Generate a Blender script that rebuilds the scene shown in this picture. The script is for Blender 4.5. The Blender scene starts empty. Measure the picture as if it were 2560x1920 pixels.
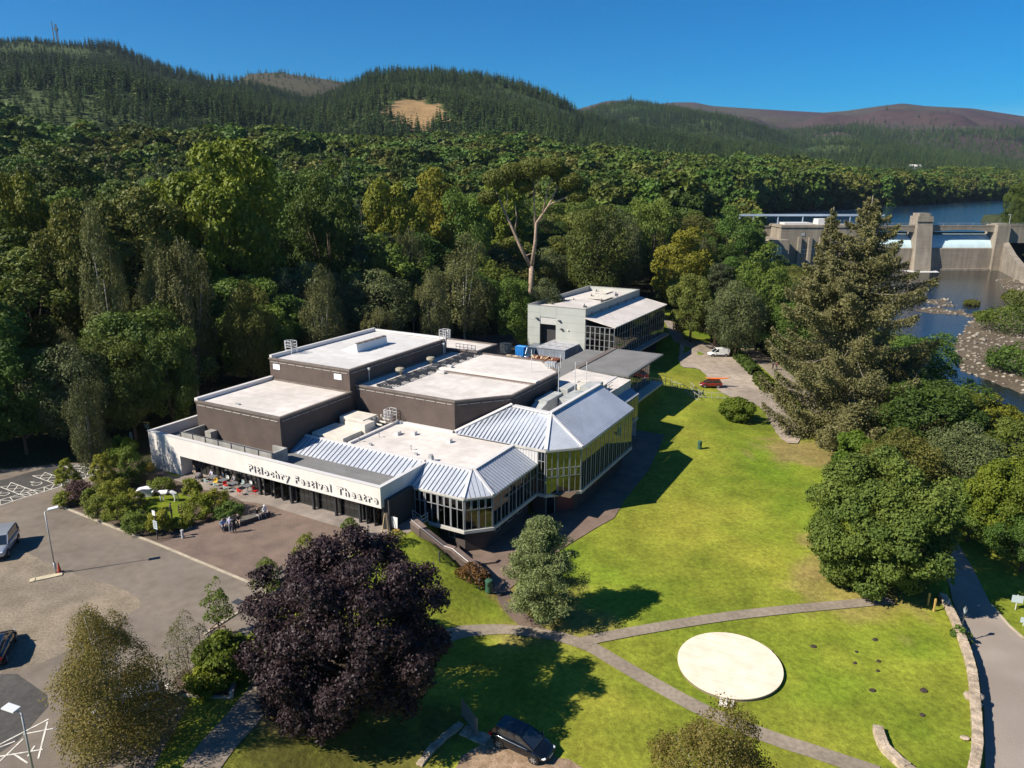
import bpy, bmesh, math, random
import numpy as np
from mathutils import Vector, Matrix, Euler
from mathutils.geometry import delaunay_2d_cdt
SC = bpy.context.scene
COL = SC.collection
rng = np.random.default_rng(7)
random.seed(7)

# ---------------------------------------------------------------- camera
F_PX, HZ, CAM_H = 1850.0, 450.0, 33.0
TH = math.atan((960 - HZ) / F_PX)
cam = bpy.data.cameras.new("camera"); cam.sensor_width = 36; cam.lens = F_PX / 2560 * 36
cam.clip_start = 0.5; cam.clip_end = 20000
camo = bpy.data.objects.new("camera", cam); COL.objects.link(camo)
camo.location = (0, 0, CAM_H); camo.rotation_euler = (math.pi / 2 - TH, 0, 0)
SC.camera = camo
# ---------------------------------------------------------------- light
SUN_AZ, SUN_EL = math.radians(249.6), math.radians(40.6)      # where the sun stands (azimuth from +Y towards +X)
w = bpy.data.worlds.new("World"); SC.world = w; w.use_nodes = True
nt = w.node_tree; nt.nodes.clear()
o = nt.nodes.new('ShaderNodeOutputWorld'); bg = nt.nodes.new('ShaderNodeBackground'); sk = nt.nodes.new('ShaderNodeTexSky')
sk.sky_type = 'NISHITA'; sk.sun_disc = False; sk.sun_elevation = SUN_EL; sk.sun_rotation = SUN_AZ
sk.altitude = 600; sk.air_density = 1.0; sk.dust_density = 0.1; sk.ozone_density = 7.0
bg.inputs['Strength'].default_value = 0.074
hs_ = nt.nodes.new('ShaderNodeHueSaturation'); hs_.inputs['Saturation'].default_value = 1.8; hs_.inputs['Value'].default_value = .88; hs_.inputs['Hue'].default_value = .502
nt.links.new(sk.outputs[0], hs_.inputs['Color']); nt.links.new(hs_.outputs[0], bg.inputs[0]); nt.links.new(bg.outputs[0], o.inputs[0])
sl = bpy.data.lights.new("sun", 'SUN'); sl.energy = 4.9; sl.angle = math.radians(0.5); sl.color = (1.0, 0.93, 0.82)
so = bpy.data.objects.new("sun", sl); COL.objects.link(so)
so.rotation_euler = Vector((math.sin(SUN_AZ) * math.cos(SUN_EL), math.cos(SUN_AZ) * math.cos(SUN_EL), math.sin(SUN_EL))).to_track_quat('Z', 'Y').to_euler()
SC.view_settings.view_transform = 'Standard'; SC.view_settings.look = 'None'
SC.view_settings.exposure = 0.72; SC.view_settings.gamma = 1.0

# ---------------------------------------------------------------- geometry helpers
KD = 2560 / 2212.0
def ray(px, py):
    d = Vector((px - 1280, 0, 0)) + Vector((0, math.sin(TH), math.cos(TH))) * (960 - py) + Vector((0, math.cos(TH), -math.sin(TH))) * F_PX
    return d.normalized()
def at(x, y, z=0.0):
    "point of the level z seen at picture point x, y (2212 x 1659 frame)"
    d = ray(x * KD, y * KD); t = (z - CAM_H) / d.z
    return Vector((d.x * t, d.y * t, z))
AZ_A, AZ_B = math.radians(119), math.radians(29)
VA = Vector((math.sin(AZ_A), math.cos(AZ_A))); VB = Vector((math.sin(AZ_B), math.cos(AZ_B)))
ORG = Vector((-12.61, 65.59))
def P(u, v, z=0.0):
    "theatre plan coordinates (along the front, into the depth) to world"
    q = ORG + VA * u + VB * v
    return Vector((q.x, q.y, z))
def UV(x, y):
    dx = x - ORG.x; dy = y - ORG.y
    return dx * VA.x + dy * VA.y, dx * VB.x + dy * VB.y
UROT = math.atan2(VA.y, VA.x)

def sstep(t):
    t = np.clip(t, 0, 1); return t * t * (3 - 2 * t)
def polyline_dist(x, y, pts):
    x = np.asarray(x, float); y = np.asarray(y, float)
    best = np.full(x.shape, 1e9); side = np.zeros(x.shape)
    for (x0, y0), (x1, y1) in zip(pts[:-1], pts[1:]):
        dx, dy = x1 - x0, y1 - y0; L = dx * dx + dy * dy
        t = np.clip(((x - x0) * dx + (y - y0) * dy) / L, 0, 1)
        d = np.hypot(x - x0 - t * dx, y - y0 - t * dy)
        s = dx * (y - y0) - dy * (x - x0)
        m = d < best
        best = np.where(m, d, best); side = np.where(m, s, side)
    return best, side
_vn = np.random.default_rng(3).random((64, 64))
def vnoise(x, y, s):
    x = np.asarray(x, float) / s; y = np.asarray(y, float) / s
    xi = np.floor(x).astype(int); yi = np.floor(y).astype(int); fx = sstep(x - xi); fy = sstep(y - yi)
    g = lambda i, j: _vn[i % 64, j % 64]
    return (g(xi, yi) * (1 - fx) + g(xi + 1, yi) * fx) * (1 - fy) + (g(xi, yi + 1) * (1 - fx) + g(xi + 1, yi + 1) * fx) * fy

# ---------------------------------------------------------------- terrain
FOREST = [(-140, 62), (-75, 78), (-57, 85), (-40, 100), (-26, 122), (-8, 150), (10, 185), (45, 200), (75, 222), (100, 300), (112, 345), (128, 480), (158, 528), (644, 965), (1500, 1730)]
RIVER = [(230, 352), (178, 318), (150, 262), (118, 220), (97, 185), (84, 155), (86, 130), (100, 100), (125, 70), (180, 20)]
RIVW = [22, 24, 24, 17, 13, 11, 10.5, 11, 12, 13]
def _ridge(px, py):     # (azimuth, tangent of elevation) from a skyline point of the photograph
    d = ray(px, py); return math.atan2(d.x, d.y), d.z / math.hypot(d.x, d.y)
def R(pts): return np.array([_ridge(x * KD, y * KD) for x, y in pts])
RIDGES = [  # skyline, crest distance, foot distance, foot height
    (R([(-900, 150), (-300, 120), (0, 92), (60, 88), (170, 98), (250, 104), (310, 134), (360, 154), (450, 172), (520, 180), (640, 215), (800, 260), (1000, 330), (1250, 380), (1500, 430)]), 1500, 300, 16),
    (R([(300, 190), (420, 180), (500, 182), (540, 159), (600, 156), (640, 162), (700, 170), (760, 180), (900, 230), (1100, 300), (1300, 400)]), 2300, 900, 24),
    (R([(550, 260), (700, 215), (760, 192), (800, 166), (850, 161), (960, 161), (1050, 171), (1100, 181), (1150, 196), (1200, 216), (1260, 250), (1350, 282), (1450, 298), (1600, 330), (1750, 372), (1860, 420), (2000, 470)]), 1250, 400, 14),
    (R([(1050, 330), (1220, 250), (1300, 226), (1380, 214), (1430, 219), (1500, 232), (1560, 246), (1660, 280), (1760, 318), (1860, 360), (2050, 420)]), 2400, 800, 16),
    (R([(900, 240), (1240, 238), (1310, 218), (1345, 217), (1400, 226), (1460, 221), (1500, 221), (1540, 229), (1620, 234), (1700, 239), (1780, 243), (1830, 239), (1900, 229), (1950, 223), (2000, 229), (2100, 234), (2212, 251), (2500, 262), (3000, 250)]), 4600, 1500, 30),
    (R([(1300, 330), (1500, 300), (1660, 290), (1750, 281), (1850, 268), (1950, 262), (2100, 262), (2212, 272), (2500, 280), (3000, 300)]), 3000, 960, 13),
]
def T(x, y):
    x = np.asarray(x, float); y = np.asarray(y, float)
    d = np.hypot(x, y); az = np.arctan2(x, y)
    u, v = UV(x, y)
    # plaza level 0, lawn level -3.3
    ub = np.interp(v, [-60, -20, 0, 1, 47, 50, 73, 76, 140], [2, 2.5, 2.5, 2, 2, 4, 4, -8, -16])
    wd = np.interp(v, [-60, -20, 0, 1.2, 1.6, 75, 108, 140], [17, 15, 13, 11, 1.5, 1.5, 2, 20])
    vw = 1.35 - (u - 6) * 0.138
    north = v > vw
    ubS = np.interp(v, [-45, -30, -20, -8, 0, 3], [14, 9, 5, 3.5, 2.5, 2.5]); tS = sstep((u - ubS) / np.where(v < 0, 13, 11)); tN = sstep((u - ub) / np.where(v > 105, 18, 1.5))
    z = -3.3 * np.where(north, tN, tS)
    # road side and river side lower
    xr = np.interp(y, [20, 35.9, 38.63, 41.2, 44.82, 48.7, 52.23, 55.87, 59.32, 64, 72], [17, 26.92, 29.17, 31.02, 33.08, 35.14, 36.59, 37.85, 38.84, 43, 54])
    z = z - 0.9 * sstep((x - xr) / 0.4) * (1 - sstep((y - 57) / 9))
    z = z - 0.6 * sstep((v - 50) / 30) * sstep((u + 2) / 20)
    z = z - 1.0 * sstep((x - xr - 6) / 14) * sstep((y - 57) / 9)
    # wooded hill behind
    fd, fs = polyline_dist(x, y, FOREST)
    inside = fs > 0
    wv = np.where(inside, fd, 0)
    k = np.interp(x, [-60, 20, 90, 160], [0.16, 0.11, 0.10, 0.08])
    k2 = np.interp(x, [-60, 90], [0.030, 0.02])
    hill = k * np.minimum(wv, 75) + k2 * np.clip(wv - 75, 0, 500)
    far = sstep((x - 50) / 60) * sstep((y - 325) / 60)
    z = np.where(inside, z * (1 - far), z)
    hill = hill * (1 - far) + np.minimum(10.6 + wv * .06, 26) * far
    for (arr, D, S, h0) in RIDGES:
        te = np.interp(az, arr[:, 0], arr[:, 1]); hc = CAM_H + D * te
        t = np.clip((d - S) / (D - S), 0, 1)
        sh = np.where(d <= D, t ** 1.15, 1 - 0.35 * sstep((d - D) / (0.5 * D)))
        hh = h0 + (hc - h0) * sh
        rough = (vnoise(x, y, 170) - .5) * 34 * np.sin(np.pi * t) * (D / 1500.) + (vnoise(x + 50, y, 60) - .5) * 9 * np.sin(np.pi * t)
        hh = np.where((d > S) & (az > arr[0, 0]) & (az < arr[-1, 0]) , hh + rough, -50)
        hill = np.maximum(hill, np.where(inside, hh, -50))
    z = np.where(inside, np.maximum(z + hill, np.where(d > 700, hill, z + hill)), z)
    z = np.where(inside & (y > 380) & (x > 100), np.minimum(z, 10.5 + .20 * wv), z)
    # right river bank and river bed
    rd, rs = polyline_dist(x, y, RIVER)
    best = np.full(x.shape, 1e9); hw = np.zeros(x.shape)
    for (p0, w0), (p1, w1) in zip(zip(RIVER[:-1], RIVW[:-1]), zip(RIVER[1:], RIVW[1:])):
        dx, dy = p1[0] - p0[0], p1[1] - p0[1]; t = np.clip(((x - p0[0]) * dx + (y - p0[1]) * dy) / (dx * dx + dy * dy), 0, 1)
        dd = np.hypot(x - p0[0] - t * dx, y - p0[1] - t * dy) ; m = dd < best
        best = np.where(m, dd, best); hw = np.where(m, w0 + (w1 - w0) * t, hw)
    e = best - hw
    east = rs > 0
    slopeE = -6 + np.where(e < 26, 0.035 * e, 0.9 + (e - 26) * 0.42)
    slopeE = np.minimum(slopeE, 16 + 0.02 * e)
    slopeW = np.minimum(-6 + 0.35 * e, 300)
    near = (y < 345)
    z = np.where(near & east & (e > 0), slopeE, z)
    z = np.where(near & (~east) & (e > 0), np.minimum(z, np.maximum(slopeW, -6)), z)
    bed = -6.55 + 0.44 * np.clip(vnoise(x * 1.0, y * 1.6, 7) * 1.15 + (vnoise(x, y, 2.6) - .5) * .55 - .12, 0, 1.0)
    gb = np.exp(-(((x - 128) / 22) ** 2 + ((y - 246) / 9) ** 2)) * 0.30 + np.exp(-(((x - 137) / 14) ** 2 + ((y - 222) / 14) ** 2)) * 0.5
    z = np.where(near & (e <= 0), np.minimum(bed + gb, -5.75), z)
    z = np.where(near & (np.abs(e) < 1.5) & east, np.minimum(z, -5.9), z)
    # lake basin
    lake = (~inside) & (y > 345) & (x > 100)
    z = np.where(lake, 6.0, z)
    rb = (y >= 345) & (x > 243 + 0.25 * (y - 345)) & (x < 1e9) & (y < 430)
    z = np.where(rb, 13 + (x - 243) * .05, z)
    return z
def Tz(x, y): return float(T(np.array([x]), np.array([y]))[0])
def G(x, y, z0=None):
    "ground point seen at picture point x, y"
    d = ray(x * KD, y * KD); lo, hi = 20.0, 6000.0
    for n in (900, 60, 40):
        ts = np.geomspace(lo, hi, n); below = CAM_H + d.z * ts < T(d.x * ts, d.y * ts)
        if not below.any(): break
        i = int(np.argmax(below)); lo, hi = ts[max(i - 1, 0)], ts[i]
    t = hi; return Vector((d.x * t, d.y * t, Tz(d.x * t, d.y * t)))

# ---------------------------------------------------------------- object helpers
def tag(o, label=None, cat=None, group=None, kind=None):
    if label: o['label'] = label
    if cat: o['category'] = cat
    if group: o['group'] = group
    if kind: o['kind'] = kind
    return o
def thing(name, label, cat, loc=(0, 0, 0), rz=0.0, group=None):
    o = bpy.data.objects.new(name, None); COL.objects.link(o); o.location = loc; o.rotation_euler = (0, 0, rz)
    o.empty_display_size = .3
    return tag(o, label, cat, group)
def copy_tree(o, parent=None):
    c = o.copy(); COL.objects.link(c); c.parent = parent
    for ch in list(o.children): copy_tree(ch, c)
    return c
class M:
    "collects faces and links them as one mesh object"
    def __init__(s): s.v = []; s.f = []; s.mi = []; s.cur = 0
    def add(s, vs, fs, mi=None):
        b = len(s.v); s.v += [tuple(p) for p in vs]
        s.f += [tuple(b + i for i in f) for f in fs]; s.mi += [s.cur if mi is None else mi] * len(fs); return s
    def box(s, x0, y0, z0, x1, y1, z1, mi=None):
        x0, x1 = min(x0, x1), max(x0, x1); y0, y1 = min(y0, y1), max(y0, y1); z0, z1 = min(z0, z1), max(z0, z1)
        vs = [(x0, y0, z0), (x1, y0, z0), (x1, y1, z0), (x0, y1, z0), (x0, y0, z1), (x1, y0, z1), (x1, y1, z1), (x0, y1, z1)]
        return s.add(vs, [(0, 3, 2, 1), (4, 5, 6, 7), (0, 1, 5, 4), (1, 2, 6, 5), (2, 3, 7, 6), (3, 0, 4, 7)], mi)
    def prism(s, poly, z0, z1, mi=None, mtop=None):
        n = len(poly); a = sum(poly[i][0] * poly[(i + 1) % n][1] - poly[(i + 1) % n][0] * poly[i][1] for i in range(n))
        if a < 0: poly = poly[::-1]
        zt = (lambda p: z1) if not callable(z1) else z1
        vs = [(p[0], p[1], z0) for p in poly] + [(p[0], p[1], zt(p)) for p in poly]
        s.add(vs, [tuple(reversed(range(n)))] + [(i, (i + 1) % n, n + (i + 1) % n, n + i) for i in range(n)], mi)
        s.add(vs[n:], [tuple(range(n))], mi if mtop is None else mtop); return s
    def tube(s, pts, r, n=8, mi=None, r1=None, cap=True):
        pts = [Vector(p) for p in pts]; L = len(pts); rr = r if hasattr(r, '__len__') else [r + ((r1 if r1 is not None else r) - r) * i / max(1, L - 1) for i in range(L)]
        vs = []; prev = None
        for i, p in enumerate(pts):
            t = (pts[min(i + 1, L - 1)] - pts[max(i - 1, 0)]).normalized()
            a = t.cross(Vector((0, 0, 1)) if abs(t.z) < .9 else Vector((1, 0, 0))).normalized()
            if prev is not None:
                a = (prev - t * prev.dot(t)); a = a.normalized() if a.length > 1e-5 else t.orthogonal().normalized()
            prev = a; b = t.cross(a)
            for j in range(n):
                th = 2 * math.pi * j / n; vs.append(p + (a * math.cos(th) + b * math.sin(th)) * rr[i])
        fs = [(i * n + j, i * n + (j + 1) % n, (i + 1) * n + (j + 1) % n, (i + 1) * n + j) for i in range(L - 1) for j in range(n)]
        if cap: fs += [tuple(reversed(range(n))), tuple(range((L - 1) * n, L * n))]
        return s.add(vs, fs, mi)
    def cyl(s, x, y, z0, z1, r, n=12, mi=None, r1=None): return s.tube([(x, y, z0), (x, y, z1)], r, n, mi, r1)
    def beam(s, p, q, w, h=None, mi=None):
        "rectangular bar from p to q, w wide, h high"
        p, q = Vector(p), Vector(q); t = (q - p).normalized(); h = h or w
        a = t.cross(Vector((0, 0, 1))) if abs(t.z) < .98 else Vector((1, 0, 0)); a.normalize(); b = a.cross(t).normalized()
        vs = [c + a * sx * w / 2 + b * sy * h / 2 for c in (p, q) for sx, sy in ((-1, -1), (1, -1), (1, 1), (-1, 1))]
        return s.add(vs, [(3, 2, 1, 0), (4, 5, 6, 7), (0, 1, 5, 4), (1, 2, 6, 5), (2, 3, 7, 6), (3, 0, 4, 7)], mi)
    def lathe(s, prof, n=16, c=(0, 0, 0), mi=None):
        vs = [(c[0] + r * math.cos(2 * math.pi * j / n), c[1] + r * math.sin(2 * math.pi * j / n), c[2] + z) for r, z in prof for j in range(n)]
        L = len(prof); fs = [(i * n + j, i * n + (j + 1) % n, (i + 1) * n + (j + 1) % n, (i + 1) * n + j) for i in range(L - 1) for j in range(n)]
        fs += [tuple(reversed(range(n))), tuple(range((L - 1) * n, L * n))]
        return s.add(vs, fs, mi)
    def blob(s, c, rad, seg=10, ring=6, mi=None, rough=0.0, fz=None):
        vs = []; 
        for i in range(ring + 1):
            ph = math.pi * i / ring
            for j in range(seg):
                th = 2 * math.pi * j / seg; k = 1 + (random.random() - .5) * 2 * rough
                vs.append((c[0] + rad[0] * k * math.sin(ph) * math.cos(th), c[1] + rad[1] * k * math.sin(ph) * math.sin(th), c[2] - rad[2] * k * math.cos(ph)))
        fs = [(i * seg + j, i * seg + (j + 1) % seg, (i + 1) * seg + (j + 1) % seg, (i + 1) * seg + j) for i in range(ring) for j in range(seg)]
        return s.add(vs, fs, mi)
    def build(s, name, mats, parent=None, smooth=False, bevel=0, weld=False):
        me = bpy.data.meshes.new(name); me.from_pydata(s.v, [], s.f)
        for m in (mats if isinstance(mats, (list, tuple)) else [mats]): me.materials.append(m)
        if any(s.mi): me.polygons.foreach_set('material_index', s.mi)
        if weld:
            bm = bmesh.new(); bm.from_mesh(me); bmesh.ops.remove_doubles(bm, verts=bm.verts, dist=1e-4); bmesh.ops.recalc_face_normals(bm, faces=bm.faces); bm.to_mesh(me); bm.free()
        if smooth: me.polygons.foreach_set('use_smooth', [True] * len(me.polygons))
        me.update(); o = bpy.data.objects.new(name, me); COL.objects.link(o); o.parent = parent
        if bevel:
            b = o.modifiers.new('bevel', 'BEVEL'); b.width = bevel; b.segments = 2; b.limit_method = 'ANGLE'; b.angle_limit = .7
        return o
def bigmesh(name, verts, faces, mats, parent=None, attrs=None, mi=None, smooth=False, link=True):
    "numpy mesh: verts (N,3), faces (M,k)"
    me = bpy.data.meshes.new(name); nf, k = faces.shape
    me.vertices.add(len(verts)); me.vertices.foreach_set('co', np.ascontiguousarray(verts, dtype=np.float32).ravel())
    me.loops.add(nf * k); me.loops.foreach_set('vertex_index', np.ascontiguousarray(faces, dtype=np.int32).ravel())
    me.polygons.add(nf); me.polygons.foreach_set('loop_start', np.arange(0, nf * k, k, dtype=np.int32))
    try: me.polygons.foreach_set('loop_total', np.full(nf, k, dtype=np.int32))
    except Exception: pass
    for m in (mats if isinstance(mats, (list, tuple)) else [mats]): me.materials.append(m)
    if mi is not None: me.polygons.foreach_set('material_index', np.asarray(mi, dtype=np.int32))
    if smooth: me.polygons.foreach_set('use_smooth', np.ones(nf, dtype=bool))
    me.update(calc_edges=True)
    for nm, (typ, arr) in (attrs or {}).items():
        a = me.attributes.new(nm, typ, 'POINT')
        a.data.foreach_set('color' if typ == 'FLOAT_COLOR' else 'value', np.ascontiguousarray(arr, dtype=np.float32).ravel())
    if not link: return me
    o = bpy.data.objects.new(name, me); COL.objects.link(o); o.parent = parent
    return o

# ---------------------------------------------------------------- materials
_mats = {}
def mat(name, col, rough=.7, metal=0.0, noise=None, spec=.5, bump=None, alpha=None, trans=None, emit=None, coat=0):
    """noise = [(scale, amount, second colour or None, detail)], bump = (scale, strength)"""
    if name in _mats: return _mats[name]
    m = bpy.data.materials.new(name); m.use_nodes = True; nt = m.node_tree; N = nt.nodes; L = nt.links
    b = N['Principled BSDF']; b.inputs['Base Color'].default_value = (*col, 1); b.inputs['Roughness'].default_value = rough
    b.inputs['Metallic'].default_value = metal; b.inputs['Specular IOR Level'].default_value = spec
    if coat: b.inputs['Coat Weight'].default_value = coat; b.inputs['Coat Roughness'].default_value = .08
    tc = N.new('ShaderNodeTexCoord'); src = None
    for (sc, amt, c2, det, *rest) in (noise or []):
        n = N.new('ShaderNodeTexNoise'); n.inputs['Scale'].default_value = sc; n.inputs['Detail'].default_value = det
        L.new(tc.outputs['Object'], n.inputs['Vector'])
        if rest:
            mp = N.new('ShaderNodeMapping'); mp.inputs['Scale'].default_value = rest[0]; L.new(tc.outputs['Object'], mp.inputs[0]); L.new(mp.outputs[0], n.inputs['Vector'])
        r = N.new('ShaderNodeMapRange'); r.inputs[1].default_value = .35; r.inputs[2].default_value = .65; L.new(n.outputs['Fac'], r.inputs[0])
        mx = N.new('ShaderNodeMix'); mx.data_type = 'RGBA'
        if c2 is None:
            mx.blend_type = 'MULTIPLY'; mx.inputs[0].default_value = 1
            r.inputs[3].default_value = 1 - amt; r.inputs[4].default_value = 1 + amt
            L.new(r.outputs[0], mx.inputs[7])
        else:
            r.inputs[4].default_value = amt; L.new(r.outputs[0], mx.inputs[0]); mx.inputs[7].default_value = (*c2, 1)
        if src is None: mx.inputs[6].default_value = (*col, 1)
        else: L.new(src, mx.inputs[6])
        src = mx.outputs[2]
    if src is not None: L.new(src, b.inputs['Base Color'])
    if bump:
        n = N.new('ShaderNodeTexNoise'); n.inputs['Scale'].default_value = bump[0]; n.inputs['Detail'].default_value = 5
        L.new(tc.outputs['Object'], n.inputs['Vector']); bp = N.new('ShaderNodeBump'); bp.inputs['Strength'].default_value = bump[1]; bp.inputs['Distance'].default_value = .1
        L.new(n.outputs['Fac'], bp.inputs['Height']); L.new(bp.outputs[0], b.inputs['Normal'])
    _mats[name] = m; return m
def leafmat(name, col, col2, trans=.25, rnd=.25, rough=.6, huer=.03, spec=.25):
    "foliage: per-leaf tint attribute, per-tree random, clump noise"
    if name in _mats: return _mats[name]
    m = bpy.data.materials.new(name); m.use_nodes = True; nt = m.node_tree; N = nt.nodes; L = nt.links
    b = N['Principled BSDF']; out = N['Material Output']
    at_ = N.new('ShaderNodeAttribute'); at_.attribute_name = 'tint'
    mx = N.new('ShaderNodeMix'); mx.data_type = 'RGBA'; mx.inputs[6].default_value = (*col, 1); mx.inputs[7].default_value = (*col2, 1)
    L.new(at_.outputs['Fac'], mx.inputs[0])
    oi = N.new('ShaderNodeObjectInfo'); hs = N.new('ShaderNodeHueSaturation')
    r1 = N.new('ShaderNodeMapRange'); r1.inputs[3].default_value = .5 - huer; r1.inputs[4].default_value = .5 + huer * .6; L.new(oi.outputs['Random'], r1.inputs[0]); L.new(r1.outputs[0], hs.inputs['Hue'])
    mu = N.new('ShaderNodeMath'); mu.operation = 'MULTIPLY'; mu.inputs[1].default_value = 7.31; L.new(oi.outputs['Random'], mu.inputs[0])
    fr = N.new('ShaderNodeMath'); fr.operation = 'FRACT'; L.new(mu.outputs[0], fr.inputs[0])
    r2 = N.new('ShaderNodeMapRange'); r2.inputs[3].default_value = 1 - rnd; r2.inputs[4].default_value = 1 + rnd; L.new(fr.outputs[0], r2.inputs[0]); L.new(r2.outputs[0], hs.inputs['Value'])
    L.new(mx.outputs[2], hs.inputs['Color']); L.new(hs.outputs[0], b.inputs['Base Color'])
    b.inputs['Roughness'].default_value = rough; b.inputs['Specular IOR Level'].default_value = spec
    if trans > 0:
        tr = N.new('ShaderNodeBsdfTranslucent'); L.new(hs.outputs[0], tr.inputs['Color']); ms = N.new('ShaderNodeMixShader'); ms.inputs[0].default_value = trans
        L.new(b.outputs[0], ms.inputs[1]); L.new(tr.outputs[0], ms.inputs[2]); L.new(ms.outputs[0], out.inputs[0])
    _mats[name] = m; return m
# ================================================================= ground sheet
def ground_mat():
    m = bpy.data.materials.new('ground_material'); m.use_nodes = True; nt = m.node_tree; N = nt.nodes; L = nt.links; b = N['Principled BSDF']
    a = N.new('ShaderNodeVertexColor'); a.layer_name = 'albedo'
    geo = N.new('ShaderNodeNewGeometry'); cur = a.outputs[0]
    for sc, lo, hi, det, blend in ((0.045, .78, 1.22, 4, 0), (0.35, .80, 1.2, 5, 0), (2.2, .76, 1.24, 4, 0), (9.0, .80, 1.22, 3, 0)):
        n = N.new('ShaderNodeTexNoise'); n.inputs['Scale'].default_value = sc; n.inputs['Detail'].default_value = det; L.new(geo.outputs['Position'], n.inputs['Vector'])
        r = N.new('ShaderNodeMapRange'); r.inputs[1].default_value = .3; r.inputs[2].default_value = .7; r.inputs[3].default_value = lo; r.inputs[4].default_value = hi; L.new(n.outputs['Fac'], r.inputs[0])
        mx = N.new('ShaderNodeMix'); mx.data_type = 'RGBA'; mx.blend_type = 'MULTIPLY'; mx.inputs[0].default_value = 1; L.new(cur, mx.inputs[6]); L.new(r.outputs[0], mx.inputs[7]); cur = mx.outputs[2]
    L.new(cur, b.inputs['Base Color']); b.inputs['Roughness'].default_value = .9; b.inputs['Specular IOR Level'].default_value = .15
    n = N.new('ShaderNodeTexNoise'); n.inputs['Scale'].default_value = 3.0; n.inputs['Detail'].default_value = 6; L.new(geo.outputs['Position'], n.inputs['Vector'])
    bp = N.new('ShaderNodeBump'); bp.inputs['Strength'].default_value = .5; bp.inputs['Distance'].default_value = .12; L.new(n.outputs['Fac'], bp.inputs['Height']); L.new(bp.outputs[0], b.inputs['Normal'])
    return m
def build_ground():
    fine = np.radians(np.arange(-50, 50.01, 0.3)); az = np.concatenate([np.radians(np.arange(-180, -50, 10)), fine, np.radians(np.arange(60, 181, 10))])
    d = [3.0, 8, 14, 18]
    while d[-1] < 8500: d.append(d[-1] * 1.0095 if d[-1] < 1200 else d[-1] * 1.014)
    d = np.array(d); A, Dd = np.meshgrid(az, d); X = Dd * np.sin(A); Y = Dd * np.cos(A); Z = T(X, Y)
    nr, nc = X.shape; idx = np.arange(nr * nc).reshape(nr, nc)
    f = np.stack([idx[:-1, :-1], idx[:-1, 1:], idx[1:, 1:], idx[1:, :-1]], -1).reshape(-1, 4)[:, ::-1]
    V = np.stack([X, Y, Z], -1).reshape(-1, 3)
    x, y, z = V.T; u, v = UV(x, y); dist = np.hypot(x, y)
    fd, fs = polyline_dist(x, y, FOREST); rd, rs = polyline_dist(x, y, RIVER)
    col = np.zeros((len(V), 4)); col[:, 3] = 1
    def setc(mask, c): col[mask, :3] = c
    # lawn with dry patches
    n1 = vnoise(x, y, 6.5); n2 = vnoise(x + 9, y * 1.3, 2.3); n3 = vnoise(x, y, 17)
    g0 = np.array([.115, .172, .012]); g1 = np.array([.25, .245, .030]); t = np.clip((n1 * .5 + n3 * .7 + n2 * .25 - .36) * 1.35, 0, 1)[:, None]
    col[:, :3] = g0 * (1 - t) + g1 * t
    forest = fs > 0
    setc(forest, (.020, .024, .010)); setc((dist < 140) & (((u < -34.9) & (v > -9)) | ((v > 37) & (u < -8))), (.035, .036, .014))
    hi = forest & (dist > 560)
    nn = vnoise(x, y, 120); t = np.clip(nn * 1.6 - .4, 0, 1)[:, None]
    c = np.array([.030, .050, .014]) * (1 - t) + np.array([.060, .080, .022]) * t; col[hi, :3] = c[hi]
    # heather moor on the far tops
    azd = np.degrees(np.arctan2(x, y)); moor = forest & (dist > 2400) & ((azd > 3) | (dist > 2900))
    t = np.clip(vnoise(x, y, 300) * 1.5 - .3, 0, 1)[:, None]
    c = np.array([.052, .030, .029]) * (1 - t) + np.array([.060, .052, .030]) * t; col[moor, :3] = c[moor]
    m2 = forest & (dist > 1700) & (dist < 2450) & (azd > -24) & (azd < -9) & (z > 200); col[m2, :3] = (.060, .052, .026)
    # clear-felled slope
    for (qx, qy, sx, sy) in CLEAR:
        e = ((x - qx) / sx) ** 2 + ((y - qy - (x - qx) * -.9) / sy) ** 2 + (vnoise(x, y, 16) - .5) * 1.5; mk = e < 1; col[mk, :3] = (.27, .175, .08)
    # river side
    near = (dist < 420) & ~forest
    east = near & (rs > 0) & (z > -6.3)
    tt = np.clip((z + 6.0) / 1.2 + (vnoise(x, y, 5) - .5) * .9, 0, 1)[:, None]
    c = np.array([.15, .135, .095]) * (1 - tt) + np.array([.075, .10, .022]) * tt; col[east, :3] = c[east]
    bed = near & (z < -5.2) & (dist > 75); col[bed, :3] = (.115, .09, .06)
    wb = near & (rs < 0) & (x > 55) ; col[wb & ~bed, :3] = (.05, .06, .02)
    # bark dust and trampled earth under big trees
    for (qx, qy, r, cc) in EARTH:
        e = np.hypot(x - qx, y - qy) / r + (vnoise(x, y, 1.7) - .5) * .7; k = np.clip((1.05 - e) * 2.2, 0, 1)[:, None] * .62; col[:, :3] = col[:, :3] * (1 - k) + np.array(cc) * k
    rbk = (y > 300) & (x > 225) & ~forest; col[rbk, :3] = (.045, .055, .02)
    lk = (z < 6.5) & (y > 345) & ~forest; col[lk, :3] = (.03, .04, .04)
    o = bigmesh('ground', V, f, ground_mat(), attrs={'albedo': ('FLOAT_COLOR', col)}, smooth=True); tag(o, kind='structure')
    return o
CLEAR = []
_c = G(900, 248); CLEAR.append((_c.x, _c.y, 34, 75))
_c = G(595, 236); CLEAR.append((_c.x, _c.y, 8, 30))
_c = G(1760, 545 - 178); 
CLEARW = list(CLEAR)
BROWN = (.24, .175, .065)
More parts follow.
